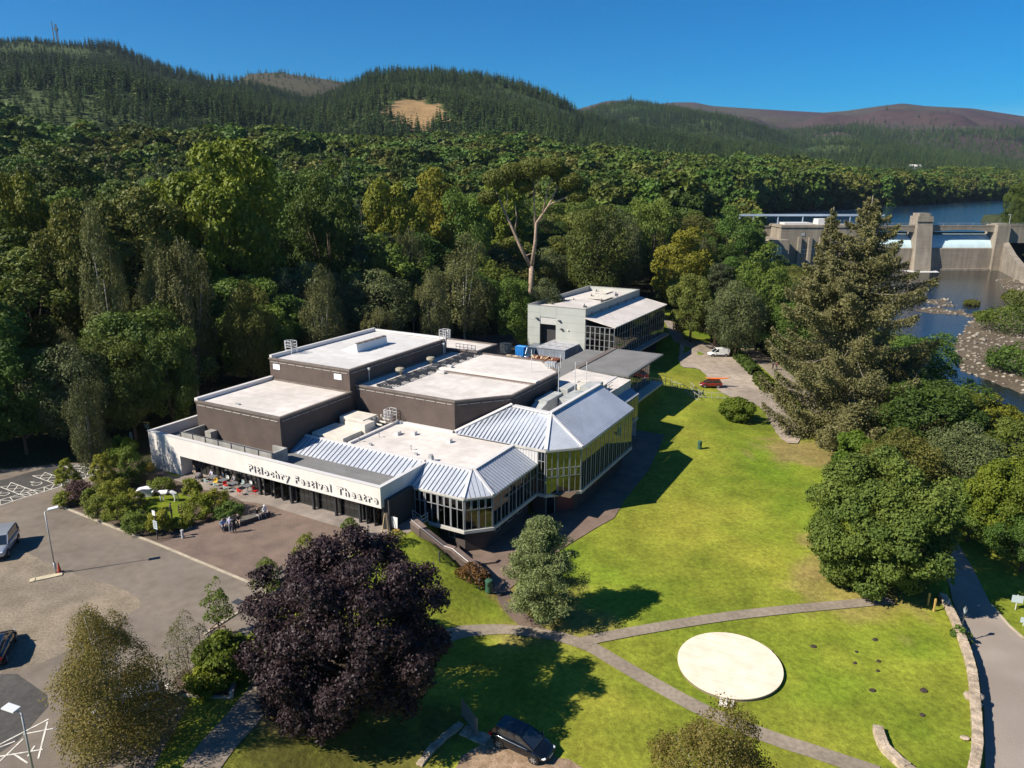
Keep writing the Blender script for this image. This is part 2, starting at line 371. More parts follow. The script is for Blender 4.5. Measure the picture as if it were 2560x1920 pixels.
EARTH = [(*at(760, 1560, -1.5).xy, 7.5, (.06, .045, .02)), (*at(1850, 1290, -3.5).xy, 6, BROWN), (*at(1180, 1330, -3.2).xy, 5.5, BROWN), (*at(1095, 1290, -3.2).xy, 2.4, (.25, .16, .06)), (*at(1720, 985, -4).xy, 6.5, (.24, .15, .08)), (*at(1780, 1180, -3.6).xy, 3.0, BROWN),
         (*at(610, 1540, -.6).xy, 2.4, (.23, .15, .08)), (*at(1800, 1225, -3.5).xy, 4, BROWN)]
ground = build_ground()

# ---------------------------------------------------------------- water
def water_mat(name, col, rough, sc, strn):
    m = mat(name, col, rough, spec=.5 if 'lake' in name else .26); nt = m.node_tree; N = nt.nodes; L = nt.links; g = N.new('ShaderNodeNewGeometry')
    mp = N.new('ShaderNodeMapping'); mp.inputs['Scale'].default_value = (1, 2.2, 1); L.new(g.outputs['Position'], mp.inputs[0])
    n = N.new('ShaderNodeTexNoise'); n.inputs['Scale'].default_value = sc; n.inputs['Detail'].default_value = 3; L.new(mp.outputs[0], n.inputs['Vector'])
    bp = N.new('ShaderNodeBump'); bp.inputs['Strength'].default_value = strn; bp.inputs['Distance'].default_value = .3; L.new(n.outputs['Fac'], bp.inputs['Height']); L.new(bp.outputs[0], N['Principled BSDF'].inputs['Normal'])
    return m
LAKE_Z, RIV_Z = 10.3, -6.0
tag(M().add([(60, 340.5, LAKE_Z), (3000, 340.5, LAKE_Z), (3000, 2600, LAKE_Z), (60, 2600, LAKE_Z)], [(0, 1, 2, 3)]).build('lake', water_mat('lake_water', (.006, .022, .05), .12, .35, .35)), kind='structure')
rv = M(); rv.add([(40, 20, RIV_Z), (330, 20, RIV_Z), (330, 337, RIV_Z), (40, 337, RIV_Z)], [(0, 1, 2, 3)])
tag(rv.build('river', water_mat('river_water', (.012, .013, .012), .09, 1.0, .25)), kind='structure')

# ---------------------------------------------------------------- draped sheets
def sheet(name, poly, m, dz=.03, step=1.5, parent=None, kind='structure', z=None):
    pts = [Vector((p[0], p[1])) for p in poly]; n = len(pts)
    # densify the edge
    ed = []
    for i in range(n):
        a, b = pts[i], pts[(i + 1) % n]; k = max(1, int((b - a).length / step))
        ed += [a + (b - a) * j / k for j in range(k)]
    from mathutils.geometry import intersect_point_line
    xs = [p.x for p in ed]; ys = [p.y for p in ed]
    def inside(x, y):
        c = False; j = len(pts) - 1
        for i in range(len(pts)):
            if (pts[i].y > y) != (pts[j].y > y) and x < (pts[j].x - pts[i].x) * (y - pts[i].y) / (pts[j].y - pts[i].y) + pts[i].x: c = not c
            j = i
        return c
    gp = []
    if z is None:
        x = min(xs) + step / 2
        while x < max(xs):
            y = min(ys) + step / 2
            while y < max(ys):
                if inside(x, y): gp.append(Vector((x + .01 * random.random(), y + .01 * random.random())))
                y += step
            x += step
    ne = len(ed)
    vs, es, fs, *_ = delaunay_2d_cdt(ed + gp, [(i, (i + 1) % ne) for i in range(ne)], [list(range(ne))], 1, 1e-4)
    A = np.array([(v.x, v.y) for v in vs]); Z = (T(A[:, 0], A[:, 1]) if z is None else np.full(len(A), z)) + dz
    mm = M(); fs2 = []
    for f in fs:
        a, b, c = (A[i] for i in f[:3]); fs2.append(f if (b[0] - a[0]) * (c[1] - a[1]) - (b[1] - a[1]) * (c[0] - a[0]) > 0 else f[::-1])
    mm.add([(A[i][0], A[i][1], Z[i]) for i in range(len(A))], fs2); o = mm.build(name, m, parent, smooth=z is None)
    if kind: o['kind'] = kind
    return o
def strip_poly(pts, w):
    "polygon of a path of width w along world points"
    pts = [Vector((p[0], p[1])) for p in pts]; Lf = []; Rt = []
    for i, p in enumerate(pts):
        t = (pts[min(i + 1, len(pts) - 1)] - pts[max(i - 1, 0)]).normalized(); n = Vector((-t.y, t.x)); ww = w[i] if hasattr(w, '__len__') else w
        Lf.append(p + n * ww / 2); Rt.append(p - n * ww / 2)
    return Lf + Rt[::-1]
def smooth_pts(pts, k=4):
    pts = [Vector((p[0], p[1])) for p in pts]; out = []
    for i in range(len(pts) - 1):
        p0 = pts[max(i - 1, 0)]; p1 = pts[i]; p2 = pts[i + 1]; p3 = pts[min(i + 2, len(pts) - 1)]
        for j in range(k):
            t = j / k; out.append(.5 * ((2 * p1) + (-p0 + p2) * t + (2 * p0 - 5 * p1 + 4 * p2 - p3) * t * t + (-p0 + 3 * p1 - 3 * p2 + p3) * t ** 3))
    return out + [pts[-1]]
def gp(l): return [G(x, y) for x, y in l]
M_ASPH = mat('asphalt', (.185, .152, .118), .9, noise=[(.12, .16, None, 3), (1.1, .12, None, 5), (.35, .5, (.20, .17, .14), 4), (22, .16, None, 2)], bump=(30, .2), spec=.2)
M_ASPHD = mat('dark_asphalt', (.075, .070, .064), .9, noise=[(.15, .2, None, 3), (2.1, .14, None, 4), (18, .15, None, 2)], bump=(30, .2), spec=.2)
M_PATH = mat('path_tarmac', (.25, .205, .155), .9, noise=[(.25, .14, None, 3), (3, .14, None, 5)], bump=(20, .2), spec=.15)
M_GRAV = mat('gravel', (.34, .28, .22), .95, noise=[(.09, .2, None, 4), (.8, .15, None, 5), (9, .2, None, 3)], bump=(9, .5), spec=.1)
M_GRAVD = mat('worn_gravel', (.20, .165, .125), .95, noise=[(.10, .8, (.27, .215, .15), 5), (.5, .16, None, 5), (5, .18, None, 4)], bump=(9, .3), spec=.1)
M_KERB = mat('kerb_stone', (.40, .34, .25), .85, noise=[(1.5, .15, None, 4)])
M_WHITE = mat('line_paint', (.62, .58, .50), .8, noise=[(3, .25, None, 5)])
def brick_mat(name, c1, c2, mortar, scale, rowh=.25, bw=.5, rough=.85, msize=.02, coord='Object', var=.18, rot=0):
    m = mat(name, c1, rough); nt = m.node_tree; N = nt.nodes; L = nt.links; tc = N.new('ShaderNodeTexCoord'); br = N.new('ShaderNodeTexBrick')
    mp = N.new('ShaderNodeMapping'); mp.inputs['Rotation'].default_value = (0, 0, rot); L.new(tc.outputs[coord], mp.inputs[0]); L.new(mp.outputs[0], br.inputs['Vector'])
    br.inputs['Color1'].default_value = (*c1, 1); br.inputs['Color2'].default_value = (*c2, 1); br.inputs['Mortar'].default_value = (*mortar, 1); br.inputs['Scale'].default_value = scale
    br.inputs['Mortar Size'].default_value = msize; br.inputs['Row Height'].default_value = rowh; br.inputs['Brick Width'].default_value = bw
    n = N.new('ShaderNodeTexNoise'); n.inputs['Scale'].default_value = .5; n.inputs['Detail'].default_value = 6; L.new(tc.outputs['Object'], n.inputs['Vector'])
    r = N.new('ShaderNodeMapRange'); r.inputs[1].default_value = .3; r.inputs[2].default_value = .7; r.inputs[3].default_value = 1 - var; r.inputs[4].default_value = 1 + var; L.new(n.outputs['Fac'], r.inputs[0])
    mx = N.new('ShaderNodeMix'); mx.data_type = 'RGBA'; mx.blend_type = 'MULTIPLY'; mx.inputs[0].default_value = 1; L.new(br.outputs['Color'], mx.inputs[6]); L.new(r.outputs[0], mx.inputs[7]); L.new(mx.outputs[2], N['Principled BSDF'].inputs['Base Color'])
    return m
M_PAVE = brick_mat('block_paving', (.185, .125, .092), (.160, .112, .084), (.11, .085, .066), 1.0, rowh=.22, bw=.42, rot=-UROT, msize=.012, var=.22)
M_PAVEL = brick_mat('pale_slabs', (.27, .225, .185), (.24, .20, .17), (.16, .13, .11), 1.0, rowh=.6, bw=.6, rot=-UROT, msize=.012, var=.3)

# ================================================================= theatre
M_RENDER = mat('white_render', (.70, .66, .60), .8, noise=[(.4, .05, None, 5), (.9, .35, (.58, .54, .48), 6, (1.2, 1.2, .25))], spec=.3)
M_RENDERB = mat('dark_soffit', (.30, .27, .24), .85)  # one even darker tone for the canopy underside
M_BROWN = brick_mat('brown_brick', (.110, .078, .062), (.092, .066, .054), (.070, .052, .044), 1.0, rowh=.075, bw=.22, msize=.01, var=.16)
M_BROWN.node_tree.nodes['Mapping'].inputs['Rotation'].default_value = (math.pi / 2, 0, 0)
M_MEMB = mat('roof_membrane', (.64, .585, .53), .75, noise=[(.16, .10, None, 4), (.9, .10, None, 6), (.22, .40, (.50, .46, .42), 8, (1, .25, 1))], spec=.3)
M_MEMBG = mat('grey_membrane', (.19, .185, .178), .75, noise=[(.3, .1, None, 5), (2.5, .07, None, 5)], spec=.3)
M_MEMBP = mat('upper_membrane', (.575, .555, .53), .75, noise=[(.16, .07, None, 4), (.9, .06, None, 6)], spec=.3)
def sheet_laps(m, w_, l_, dark):
    "welded laps between the membrane sheets"
    nt = m.node_tree; N = nt.nodes; L = nt.links; b = N['Principled BSDF']; src = b.inputs['Base Color'].links[0].from_socket; tc = N.new('ShaderNodeTexCoord'); br = N.new('ShaderNodeTexBrick'); L.new(tc.outputs['Object'], br.inputs['Vector'])
    br.inputs['Scale'].default_value = 1; br.inputs['Row Height'].default_value = w_; br.inputs['Brick Width'].default_value = l_; br.inputs['Mortar Size'].default_value = .045; br.inputs['Mortar Smooth'].default_value = .6
    br.inputs['Color1'].default_value = (1, 1, 1, 1); br.inputs['Color2'].default_value = (.955, .95, .94, 1); br.inputs['Mortar'].default_value = (dark, dark, dark, 1); mx = N.new('ShaderNodeMix'); mx.data_type = 'RGBA'; mx.blend_type = 'MULTIPLY'; mx.inputs[0].default_value = 1; L.new(src, mx.inputs[6]); L.new(br.outputs['Color'], mx.inputs[7]); L.new(mx.outputs[2], b.inputs['Base Color'])
sheet_laps(M_MEMB, 1.9, 9.0, .80); sheet_laps(M_MEMBP, 1.9, 9.0, .86); sheet_laps(M_MEMBG, 1.0, 7.0, .86)
M_COP = mat('brown_coping', (.16, .13, .11), .6, noise=[(1.5, .15, None, 4)])
M_COPW = mat('pale_coping', (.66, .63, .60), .5, metal=.1)
M_SEAM = mat('standing_seam_metal', (.52, .545, .585), .42, metal=.25, noise=[(.35, .09, None, 5), (4, .05, None, 2)])
M_RIB = mat('shaded_seam_rib', (.20, .22, .26), .45, metal=.3)  # shadow line beside each seam put into the darker rib colour
M_FRAME = mat('pale_window_frame', (.34, .35, .345), .5)
M_FRAMED = mat('dark_window_frame', (.03, .032, .035), .45)
M_CONC = mat('weathered_concrete', (.34, .325, .29), .9, noise=[(.8, .22, None, 6), (.6, .6, (.18, .17, .15), 6, (1, 1, .2))], bump=(9, .3))
M_STEEL = mat('galvanised_steel', (.62, .61, .60), .45, metal=.3)
M_DKSTEEL = mat('dark_steel', (.06, .065, .07), .5, metal=.3)
M_DUCT = mat('duct_metal', (.42, .43, .43), .5, metal=.3, noise=[(1.5, .1, None, 4)])
M_DUCTW = mat('duct_cream', (.62, .57, .48), .7, noise=[(.8, .1, None, 5)])
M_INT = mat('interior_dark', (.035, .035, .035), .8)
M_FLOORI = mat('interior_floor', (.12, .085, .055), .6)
M_YEL = mat('yellow_laminate', (.75, .55, .10), .5)
def glass_mat(name, tint, ior, rough=.015):
    m = bpy.data.materials.new(name); m.use_nodes = True; N = m.node_tree.nodes; L = m.node_tree.links; N.clear()
    o = N.new('ShaderNodeOutputMaterial'); t = N.new('ShaderNodeBsdfTransparent'); g = N.new('ShaderNodeBsdfGlossy'); mx = N.new('ShaderNodeMixShader'); fr = N.new('ShaderNodeFresnel')
    t.inputs[0].default_value = (*tint, 1); g.inputs['Roughness'].default_value = rough; g.inputs[0].default_value = (.9, .95, .95, 1); fr.inputs[0].default_value = ior
    L.new(fr.outputs[0], mx.inputs[0]); L.new(t.outputs[0], mx.inputs[1]); L.new(g.outputs[0], mx.inputs[2]); L.new(mx.outputs[0], o.inputs[0]); return m
M_GLASS = glass_mat('window_glass', (.45, .49, .48), 2.0)
M_GLASSC = glass_mat('cafe_glass', (.75, .78, .76), 1.7)

theatre = thing('theatre', 'brown brick and white festival theatre with stepped flat roofs and metal hipped bays', 'theatre', P(0, 0, 0), UROT)
def window_bay(parent, a, b, z0, z1, sub=2, rows=(), fr=.058, frm=None, gl=None, name='window', depth=.09, lab=None, openers=0):
    "one window between plan points a and b: frame object with its pane as sub-part"
    frm = frm or M_FRAME; gl = gl or M_GLASS
    a = Vector((a[0], a[1])); b = Vector((b[0], b[1])); L = (b - a).length; t = (b - a) / L; ang = math.atan2(t.y, t.x)
    m = M(); m.box(0, -depth / 2, z0, fr, depth / 2, z1); m.box(L - fr, -depth / 2, z0, L, depth / 2, z1); m.box(fr, -depth / 2, z0, L - fr, depth / 2, z0 + fr); m.box(fr, -depth / 2, z1 - fr, L - fr, depth / 2, z1)
    for i in range(1, sub): m.box(L * i / sub - fr * .35, -depth * .4, z0 + fr, L * i / sub + fr * .35, depth * .4, z1 - fr)
    for r in rows:
        zz = z0 + (z1 - z0) * r
        for i in range(sub): m.box(L * i / sub + fr * .5, -depth * .38, zz - fr * .4, L * (i + 1) / sub - fr * .5, depth * .38, zz + fr * .4)
    if openers:
        za = z0 + (z1 - z0) * rows[0]; zb = z0 + (z1 - z0) * rows[1] if len(rows) > 1 else z1 - fr
        for i in range(sub):
            x0 = L * i / sub + fr * .7; x1 = L * (i + 1) / sub - fr * .7
            for q in ((x0, za, x0 + .06, zb), (x1 - .06, za, x1, zb), (x0, za, x1, za + .06), (x0, zb - .06, x1, zb)): m.box(q[0], -depth * .62, q[1] + .02, q[2], -depth * .40, q[3] + .02 if q[3] == zb else q[3])
    o = m.build(name, frm, parent); o.location = (a.x, a.y, 0); o.rotation_euler = (0, 0, ang)
    g = M().box(fr * .5, -.012, z0 + fr * .5, L - fr * .5, .012, z1 - fr * .5).build('pane', gl, o)
    if lab: o['label'] = lab
    return o
def glazed_run(parent, a, b, n, z0, z1, **k):
    a = Vector((a[0], a[1])); b = Vector((b[0], b[1])); t = (b - a)
    post = k.pop('post', .05); L = t.length; tn = t / L
    return [window_bay(parent, a + t * i / n + tn * post / 2, a + t * (i + 1) / n - tn * post / 2, z0, z1, **k) for i in range(n)]
def seam_roof(parent, name, polys, step=.45, rh=.07, rw=.06, mats=None):
    "metal roof planes; polys = [(points, eave direction)], ribs run up the slope"
    m = M()
    for pts, e in polys:
        pts = [Vector(p) for p in pts]; nrm = Vector((0, 0, 0))
        for i in range(1, len(pts) - 1): nrm += (pts[i] - pts[0]).cross(pts[i + 1] - pts[0])
        nrm.normalize()
        if nrm.z < 0: nrm = -nrm; pts = pts[::-1]
        n = len(pts); m.add(pts + [p - nrm * .12 for p in pts], [tuple(range(n)), tuple(reversed(range(n, 2 * n)))] + [(i, n + i, n + (i + 1) % n, (i + 1) % n) for i in range(n)], 0)
        e = Vector(e).normalized(); s = nrm.cross(e); ee = [(p.dot(e), p.dot(s)) for p in pts]; lo = min(q[0] for q in ee); hi = max(q[0] for q in ee)
        x = lo + step * .5; base = nrm * nrm.dot(pts[0])
        while x < hi:
            ys = []
            for i in range(n):
                (x0, y0), (x1, y1) = ee[i], ee[(i + 1) % n]
                if (x0 - x) * (x1 - x) < 0: ys.append(y0 + (y1 - y0) * (x - x0) / (x1 - x0))
            if len(ys) == 2 and abs(ys[0] - ys[1]) > .2:
                y0, y1 = min(ys), max(ys); c = [base + e * (x + sx * rw / 2) + s * y + nrm * h for y in (y0, y1) for sx in (-1, 1) for h in (.002, rh)]
                m.add(c, [(0, 2, 3, 1), (4, 5, 7, 6), (1, 3, 7, 5), (0, 1, 5, 4), (2, 6, 7, 3)], 1)
            x += step
    return m.build(name, mats or [M_SEAM, M_RIB], parent)
def wallring(m, poly, th, z0, z1, mi=None):
    "parapet of thickness th just inside a counter-clockwise polygon"
    n = len(poly); P2 = [Vector((p[0], p[1])) for p in poly]
    a = sum(P2[i].x * P2[(i + 1) % n].y - P2[(i + 1) % n].x * P2[i].y for i in range(n))
    if a < 0: P2 = P2[::-1]
    inn = []
    for i in range(n):
        d0 = (P2[i] - P2[i - 1]).normalized(); d1 = (P2[(i + 1) % n] - P2[i]).normalized(); n0 = Vector((-d0.y, d0.x)); n1 = Vector((-d1.y, d1.x)); k = (n0 + n1); k = k / (1 + n0.dot(n1)); inn.append(P2[i] + k * th)
    vs = [(p.x, p.y, z) for z in (z0, z1) for p in P2] + [(p.x, p.y, z) for z in (z0, z1) for p in inn]
    fs = []
    for i in range(n):
        j = (i + 1) % n; fs += [(i, j, n + j, n + i), (2 * n + j, 2 * n + i, 3 * n + i, 3 * n + j), (n + i, n + j, 3 * n + j, 3 * n + i), (j, i, 2 * n + i, 2 * n + j)]
    m.add(vs, fs, mi)
def box_block(name, poly, z0, z1, wall, roof, cop, par=.16, th=.35, strip=True):
    "brick block: walls object, membrane roof object, coping object"
    m = M(); n = len(poly); a = sum(poly[i][0] * poly[(i + 1) % n][1] - poly[(i + 1) % n][0] * poly[i][1] for i in range(n)); poly = poly if a > 0 else poly[::-1]
    m.add([(p[0], p[1], z) for z in (z0, z1) for p in poly], [(i, (i + 1) % n, n + (i + 1) % n, n + i) for i in range(n)])
    wo = m.build(name + '_walls', wall, theatre)
    r = M().add([(p[0], p[1], z1 - par) for p in poly], [tuple(range(n))]).build(name + '_roof', roof, theatre)
    c = M(); big = [];
    cx = sum(p[0] for p in poly) / n; cy = sum(p[1] for p in poly) / n
    wallring(c, [(p[0] + (.07 if p[0] > cx else -.07), p[1] + (.07 if p[1] > cy else -.07)) for p in poly], th, z1 - par - .05, z1 + .02)
    c.build(name + '_coping', cop, theatre)
    if strip:   # pale bead broken into lengths, half a metre below the coping
        for i in range(n):
            s = M(); A = Vector(poly[i]); B = Vector(poly[(i + 1) % n]); L = (B - A).length; t = (B - A) / L; nn = Vector((t.y, -t.x)); x = .3
            while x < L - .5:
                x1 = min(x + 1.3, L - .3); p = A + t * x + nn * .04; q = A + t * x1 + nn * .04; s.beam((p.x, p.y, z1 - .50), (q.x, q.y, z1 - .50), .07, .06); x += 1.5
            if s.v: s.build(name + '_trim', mat('trim_bead', (.40, .375, .34), .7), theatre)
    return wo

# --- entrance front: white fascia wrapped round the left end, dark deck behind
f = M()
f.box(-34.5, 0, 2.42, 0, .32, 4.6); f.box(-34.5, .004, 0, -29.2, .316, 2.42)       # front wall with its solid end
f.box(-.32, .32, 2.42, 0, 7.55, 4.6)                                               # right return
f.box(-34.5, .32, 0, -34.2, 24, 4.6)                                               # left return
f.box(-29.35, .316, 0, -29.2, 1.6, 2.42)
f.build('fascia', M_RENDER, theatre, bevel=.02)
cp = M(); cp.box(-34.56, -.06, 4.602, .06, .40, 4.66); cp.box(-.40, .40, 4.602, .06, 7.6, 4.66); cp.box(-34.56, .40, 4.602, -34.12, 24, 4.66); cp.build('fascia_coping', M_COPW, theatre)
M().box(-34.2, .32, 3.30, -.32, 6.4, 3.45).build('deck_roof', M_MEMBG, theatre)
M().box(-34.2, 6.4, 3.30, -30.9, 24, 3.45).build('side_deck_roof', M_MEMBG, theatre)
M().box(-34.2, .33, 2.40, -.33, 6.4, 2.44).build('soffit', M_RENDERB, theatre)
seam_roof(theatre, 'front_slope_roof', [([(-17.1, 5.15, 3.46), (-.33, 5.15, 3.46), (-.33, 7.75, 4.62), (-17.1, 7.75, 4.62)], (1, 0, 0))], step=.60)
M().box(-17.1, 7.62, 4.55, -.33, 7.95, 4.74).build('front_ridge_flashing', M_COPW, theatre)
# lettering
def lettering():
    tot_u0, tot_u1, zb, caph = -17.9, -.35, 2.93, .72
    cu = bpy.data.curves.new('lettering', 'FONT'); cu.body = "Pitlochry Festival Theatre"; cu.size = 1.0; cu.extrude = .055; cu.offset = .026; cu.space_character = 1.28; cu.space_word = 1.15; cu.resolution_u = 3
    t = bpy.data.objects.new('lettering', cu); COL.objects.link(t); bpy.context.view_layer.update(); dg = bpy.context.evaluated_depsgraph_get()
    me = bpy.data.meshes.new_from_object(t.evaluated_get(dg)); bpy.data.objects.remove(t)
    co = np.zeros(len(me.vertices) * 3); me.vertices.foreach_get('co', co); co = co.reshape(-1, 3); x0, x1 = co[:, 0].min(), co[:, 0].max(); k = (tot_u1 - tot_u0) / (x1 - x0)
    co[:, 0] = tot_u0 + (co[:, 0] - x0) * k; zz = zb + co[:, 1] * caph / .70; yy = -.075 - co[:, 2]
    out = np.stack([co[:, 0], yy, zz], -1); me.vertices.foreach_set('co', out.astype(np.float32).ravel()); me.materials.clear(); me.materials.append(M_RENDER); me.materials.append(mat('letter_side', (.16, .145, .14), .6)); me.update()
    for p in me.polygons: p.material_index = 0 if abs(p.normal.y) > .7 else 1
    me.flip_normals() if False else None
    # one object per word
    us = out[:, 0]; gaps = [-11.6, -5.75]
    for lo_, hi_ in ((-99, gaps[0]), (gaps[0], gaps[1]), (gaps[1], 99)):
        bm = bmesh.new(); bm.from_mesh(me); bmesh.ops.delete(bm, geom=[v for v in bm.verts if not lo_ < v.co.x <= hi_], context='VERTS'); m2 = me.copy(); bm.to_mesh(m2); bm.free()
        o = bpy.data.objects.new('lettering', m2); COL.objects.link(o); o.parent = theatre
lettering()
# entrance glazing, dark frames
e = M(); e.box(-29.2, 1.05, 0, -17.6, 1.17, .04); 
glazed_run(theatre, (-29.15, 1.5), (-17.2, 1.5), 16, .03, 2.40, sub=1, rows=(.42,), frm=M_FRAMED, name='entrance_window')
glazed_run(theatre, (-12.4, 1.1), (-3.2, 1.1), 3, .03, 2.40, sub=5, rows=(.42,), frm=M_FRAMED, name='entrance_window')
for u0, w_ in ((-16.5, 1.0), (-15.0, 1.0), (-13.8, 1.0), (-2.4, .95), (-1.4, .95)):
    window_bay(theatre, (u0, .55), (u0 + .25, 1.45), .03, 2.35, sub=1, frm=M_FRAMED, name='folding_door', fr=.1)
    window_bay(theatre, (u0 + .25, 1.45), (u0 + .85, .75), .03, 2.35, sub=1, frm=M_FRAMED, name='folding_door', fr=.1)
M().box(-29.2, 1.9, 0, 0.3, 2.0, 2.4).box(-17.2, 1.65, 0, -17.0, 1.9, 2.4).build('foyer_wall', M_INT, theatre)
for u in (-12.5, -9.4, -6.35, -3.2, -.15, -17.1): M().box(u - .1, .45, 0, u + .1, .75, 2.40).build('canopy_post', M_FRAMED, theatre)
window_bay(theatre, (-.1, .9), (-.1, 4.5), .03, 2.4, sub=4, rows=(.42,), frm=M_FRAMED, name='side_window')
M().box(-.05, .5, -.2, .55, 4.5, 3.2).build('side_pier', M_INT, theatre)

# --- brick boxes
box_block('left_box', [(-30.9, 4.2), (-17.2, 4.2), (-17.2, 16.1), (-30.9, 16.1)], 3.3, 7.75, M_BROWN, M_MEMB, M_COP)
M().box(-31.1, 4.2, 7.62, -30.55, 16.1, 8.05).build('left_box_upstand', M_COPW, theatre)
box_block('fly_tower', [(-31, 16.1), (-17.4, 16.1), (-17.4, 37.5), (-31, 37.5)], 3.3, 10.5, M_BROWN, M_MEMBP, M_COP)
M().box(-31.05, 16.2, 10.40, -30.65, 37.5, 10.85).build('fly_tower_upstand', M_COPW, theatre)
M().box(-31.0, 37.2, 10.40, -17.4, 37.55, 10.72).build('fly_tower_back_upstand', M_COPW, theatre)
box_block('auditorium', [(-17.4, 17), (-2.6, 17), (2.15, 22.4), (2.2, 35), (-2.7, 39.7), (-17.4, 39.7)], 3.3, 8.45, M_BROWN, M_MEMB, M_COP)
box_block('scene_dock', [(-17.3, 38.6), (-12.9, 38.6), (-12.9, 44.6), (-25, 44.6), (-25, 37.6)], 0, 8.8, M_BROWN, M_MEMB, M_COP, strip=False)
box_block('left_annex', [(-33.4, 13.0), (-30.95, 13.0), (-30.95, 30), (-33.4, 30)], 3.3, 6.9, M_BROWN, M_MEMBG, M_COPW, strip=False)
for u in (-29.8, -19.3): M().box(u - .55, 16.02, 9.05, u + .65, 16.10, 9.75).build('wall_panel', mat('panel_white', (.80, .80, .80), .5), theatre)
# central ridge and cable trays on the auditorium roof
M().box(-12.7, 28.35, 8.30, 2.1, 29.25, 8.62).build('roof_ridge_duct', M_RENDER, theatre)
tr = M()
for i in range(5):
    v0 = -14.4 + i * .42; tr.beam((v0, 17.6 + i * .3, 8.62), (v0, 39.3, 8.62), .16, .09); 
for y in np.arange(18, 39, 1.9): tr.beam((-14.7, y, 8.48), (-12.4, y, 8.48), .12, .3)
tr.build('roof_pipes', M_DKSTEEL, theatre)
t2 = M(); 
for i in (0, 1): t2.beam((-11.5, 27.75 + i * .3, 8.5), (1.9, 27.75 + i * .3, 8.5), .09, .07)
for x in np.arange(-11.4, 1.9, .55): t2.beam((x, 27.75, 8.5), (x, 28.05, 8.5), .07, .05)
t2.build('cable_tray', mat('rusty_tray', (.17, .12, .10), .8), theatre)
for v in (24.2, 31.2):
    c = M(); c.lathe([(.02, .0), (.28, .0), (.28, .45), (.62, .47), (.68, .62), (.55, .85), (.15, .93)], 14, (-15.9, v, 8.3)); c.build('roof_cowl', mat('cowl_buff', (.33, .29, .21), .7, noise=[(4, .2, None, 4)]), theatre)
for v in (19.2, 36.0):
    c = M(); c.cyl(-16.9, v, 8.3, 10.0, .05, 8); c.box(-17.1, v - .12, 9.9, -16.75, v + .12, 10.15); c.build('vent_pole', M_STEEL, theatre)
for (u, v, sx, sy) in ((-14.6, 28.6, 1.4, .5), (-13.4, 30.2, 1.6, .5), (-12.0, 27.0, 1.2, .6), (-15.0, 26.9, 1.2, .5)):
    M().box(u, v, 8.34, u + sx, v + sy, 8.62).build('walkway_pad', M_MEMBP, theatre)
# rooflight on the fly tower: raised louvre, mono pitch
s = M(); a, b_, z0, z1 = 24.5, 31.0, 10.33, 11.45
s.add([(-23.2, a, z0), (-23.2, b_, z0), (-23.35, b_, z1), (-23.35, a, z1), (-23.62, a, z1), (-23.62, b_, z1), (-26.1, b_, z0), (-26.1, a, z0)], [(0, 1, 2, 3), (3, 2, 5, 4), (4, 5, 6, 7), (0, 3, 4, 7), (1, 6, 5, 2)])
rl = s.build('rooflight', mat('rooflight_white', (.72, .73, .72), .5), theatre)
s = M(); 
for i in range(5): y = a + .1 + i * 1.28; s.box(-23.66, y, 11.45, -23.2, y + 1.05, 11.60)
s.build('rooflight_caps', M_COP, rl)
M().box(-26.0, 5.7, 7.62, -25.3, 6.0, 7.72).build('roof_hatch', M_DUCT, theatre)
# caged ladder heads
def cage(loc, rz=0, tall=1.5):
    m = M(); r = .035
    for x in (-.55, .55):
        for y in (-.5, .5): m.beam((x, y, -.1), (x, y, tall), r * 2)
    for z in (.35, .72, 1.08, tall):
        for y in (-.5, .5): m.beam((-.55, y, z), (.55, y, z), r * 1.6)
        if z > .5:
            for x in (-.55, .55): m.beam((x, -.5, z), (x, .5, z), r * 1.6)
    for z in (.5, .9, 1.3, tall - .02): m.tube([(.55, -.35, z), (.85, -.3, z), (1.0, 0, z), (.85, .3, z), (.55, .35, z)], r * .9, 5)
    for x, y in ((.85, -.3), (1.0, 0), (.85, .3)): m.beam((x, y, .4), (x, y, tall), r * 1.5)
    o = m.build('ladder_cage', M_STEEL, theatre); o.location = loc; o.rotation_euler = (0, 0, rz); return o
cage((-30.6, 19.7, 10.6), math.pi); cage((-17.2, 36.7, 10.5)); cage((-11.3, 16.1, 4.9), -math.pi / 2)
lad = M()
for x in (-.22, .22): lad.beam((-17.28, 36.7 + x, 8.2), (-17.28, 36.7 + x, 10.6), .05)
for z in np.arange(8.4, 10.6, .28): lad.beam((-17.28, 36.48, z), (-17.28, 36.92, z), .035)
lad.build('roof_ladder', M_STEEL, theatre)
gr = M()
for (a0, a1) in (((-16.6, 38.8), (-13.2, 38.8)),):
    for z in (9.15, 9.6): gr.beam((*a0, z), (*a1, z), .05)
    for k in range(6): x = a0[0] + (a1[0] - a0[0]) * k / 5; gr.beam((x, a0[1], 8.7), (x, a0[1], 9.62), .05)
gr.build('roof_guard_rail', M_DKSTEEL, theatre)
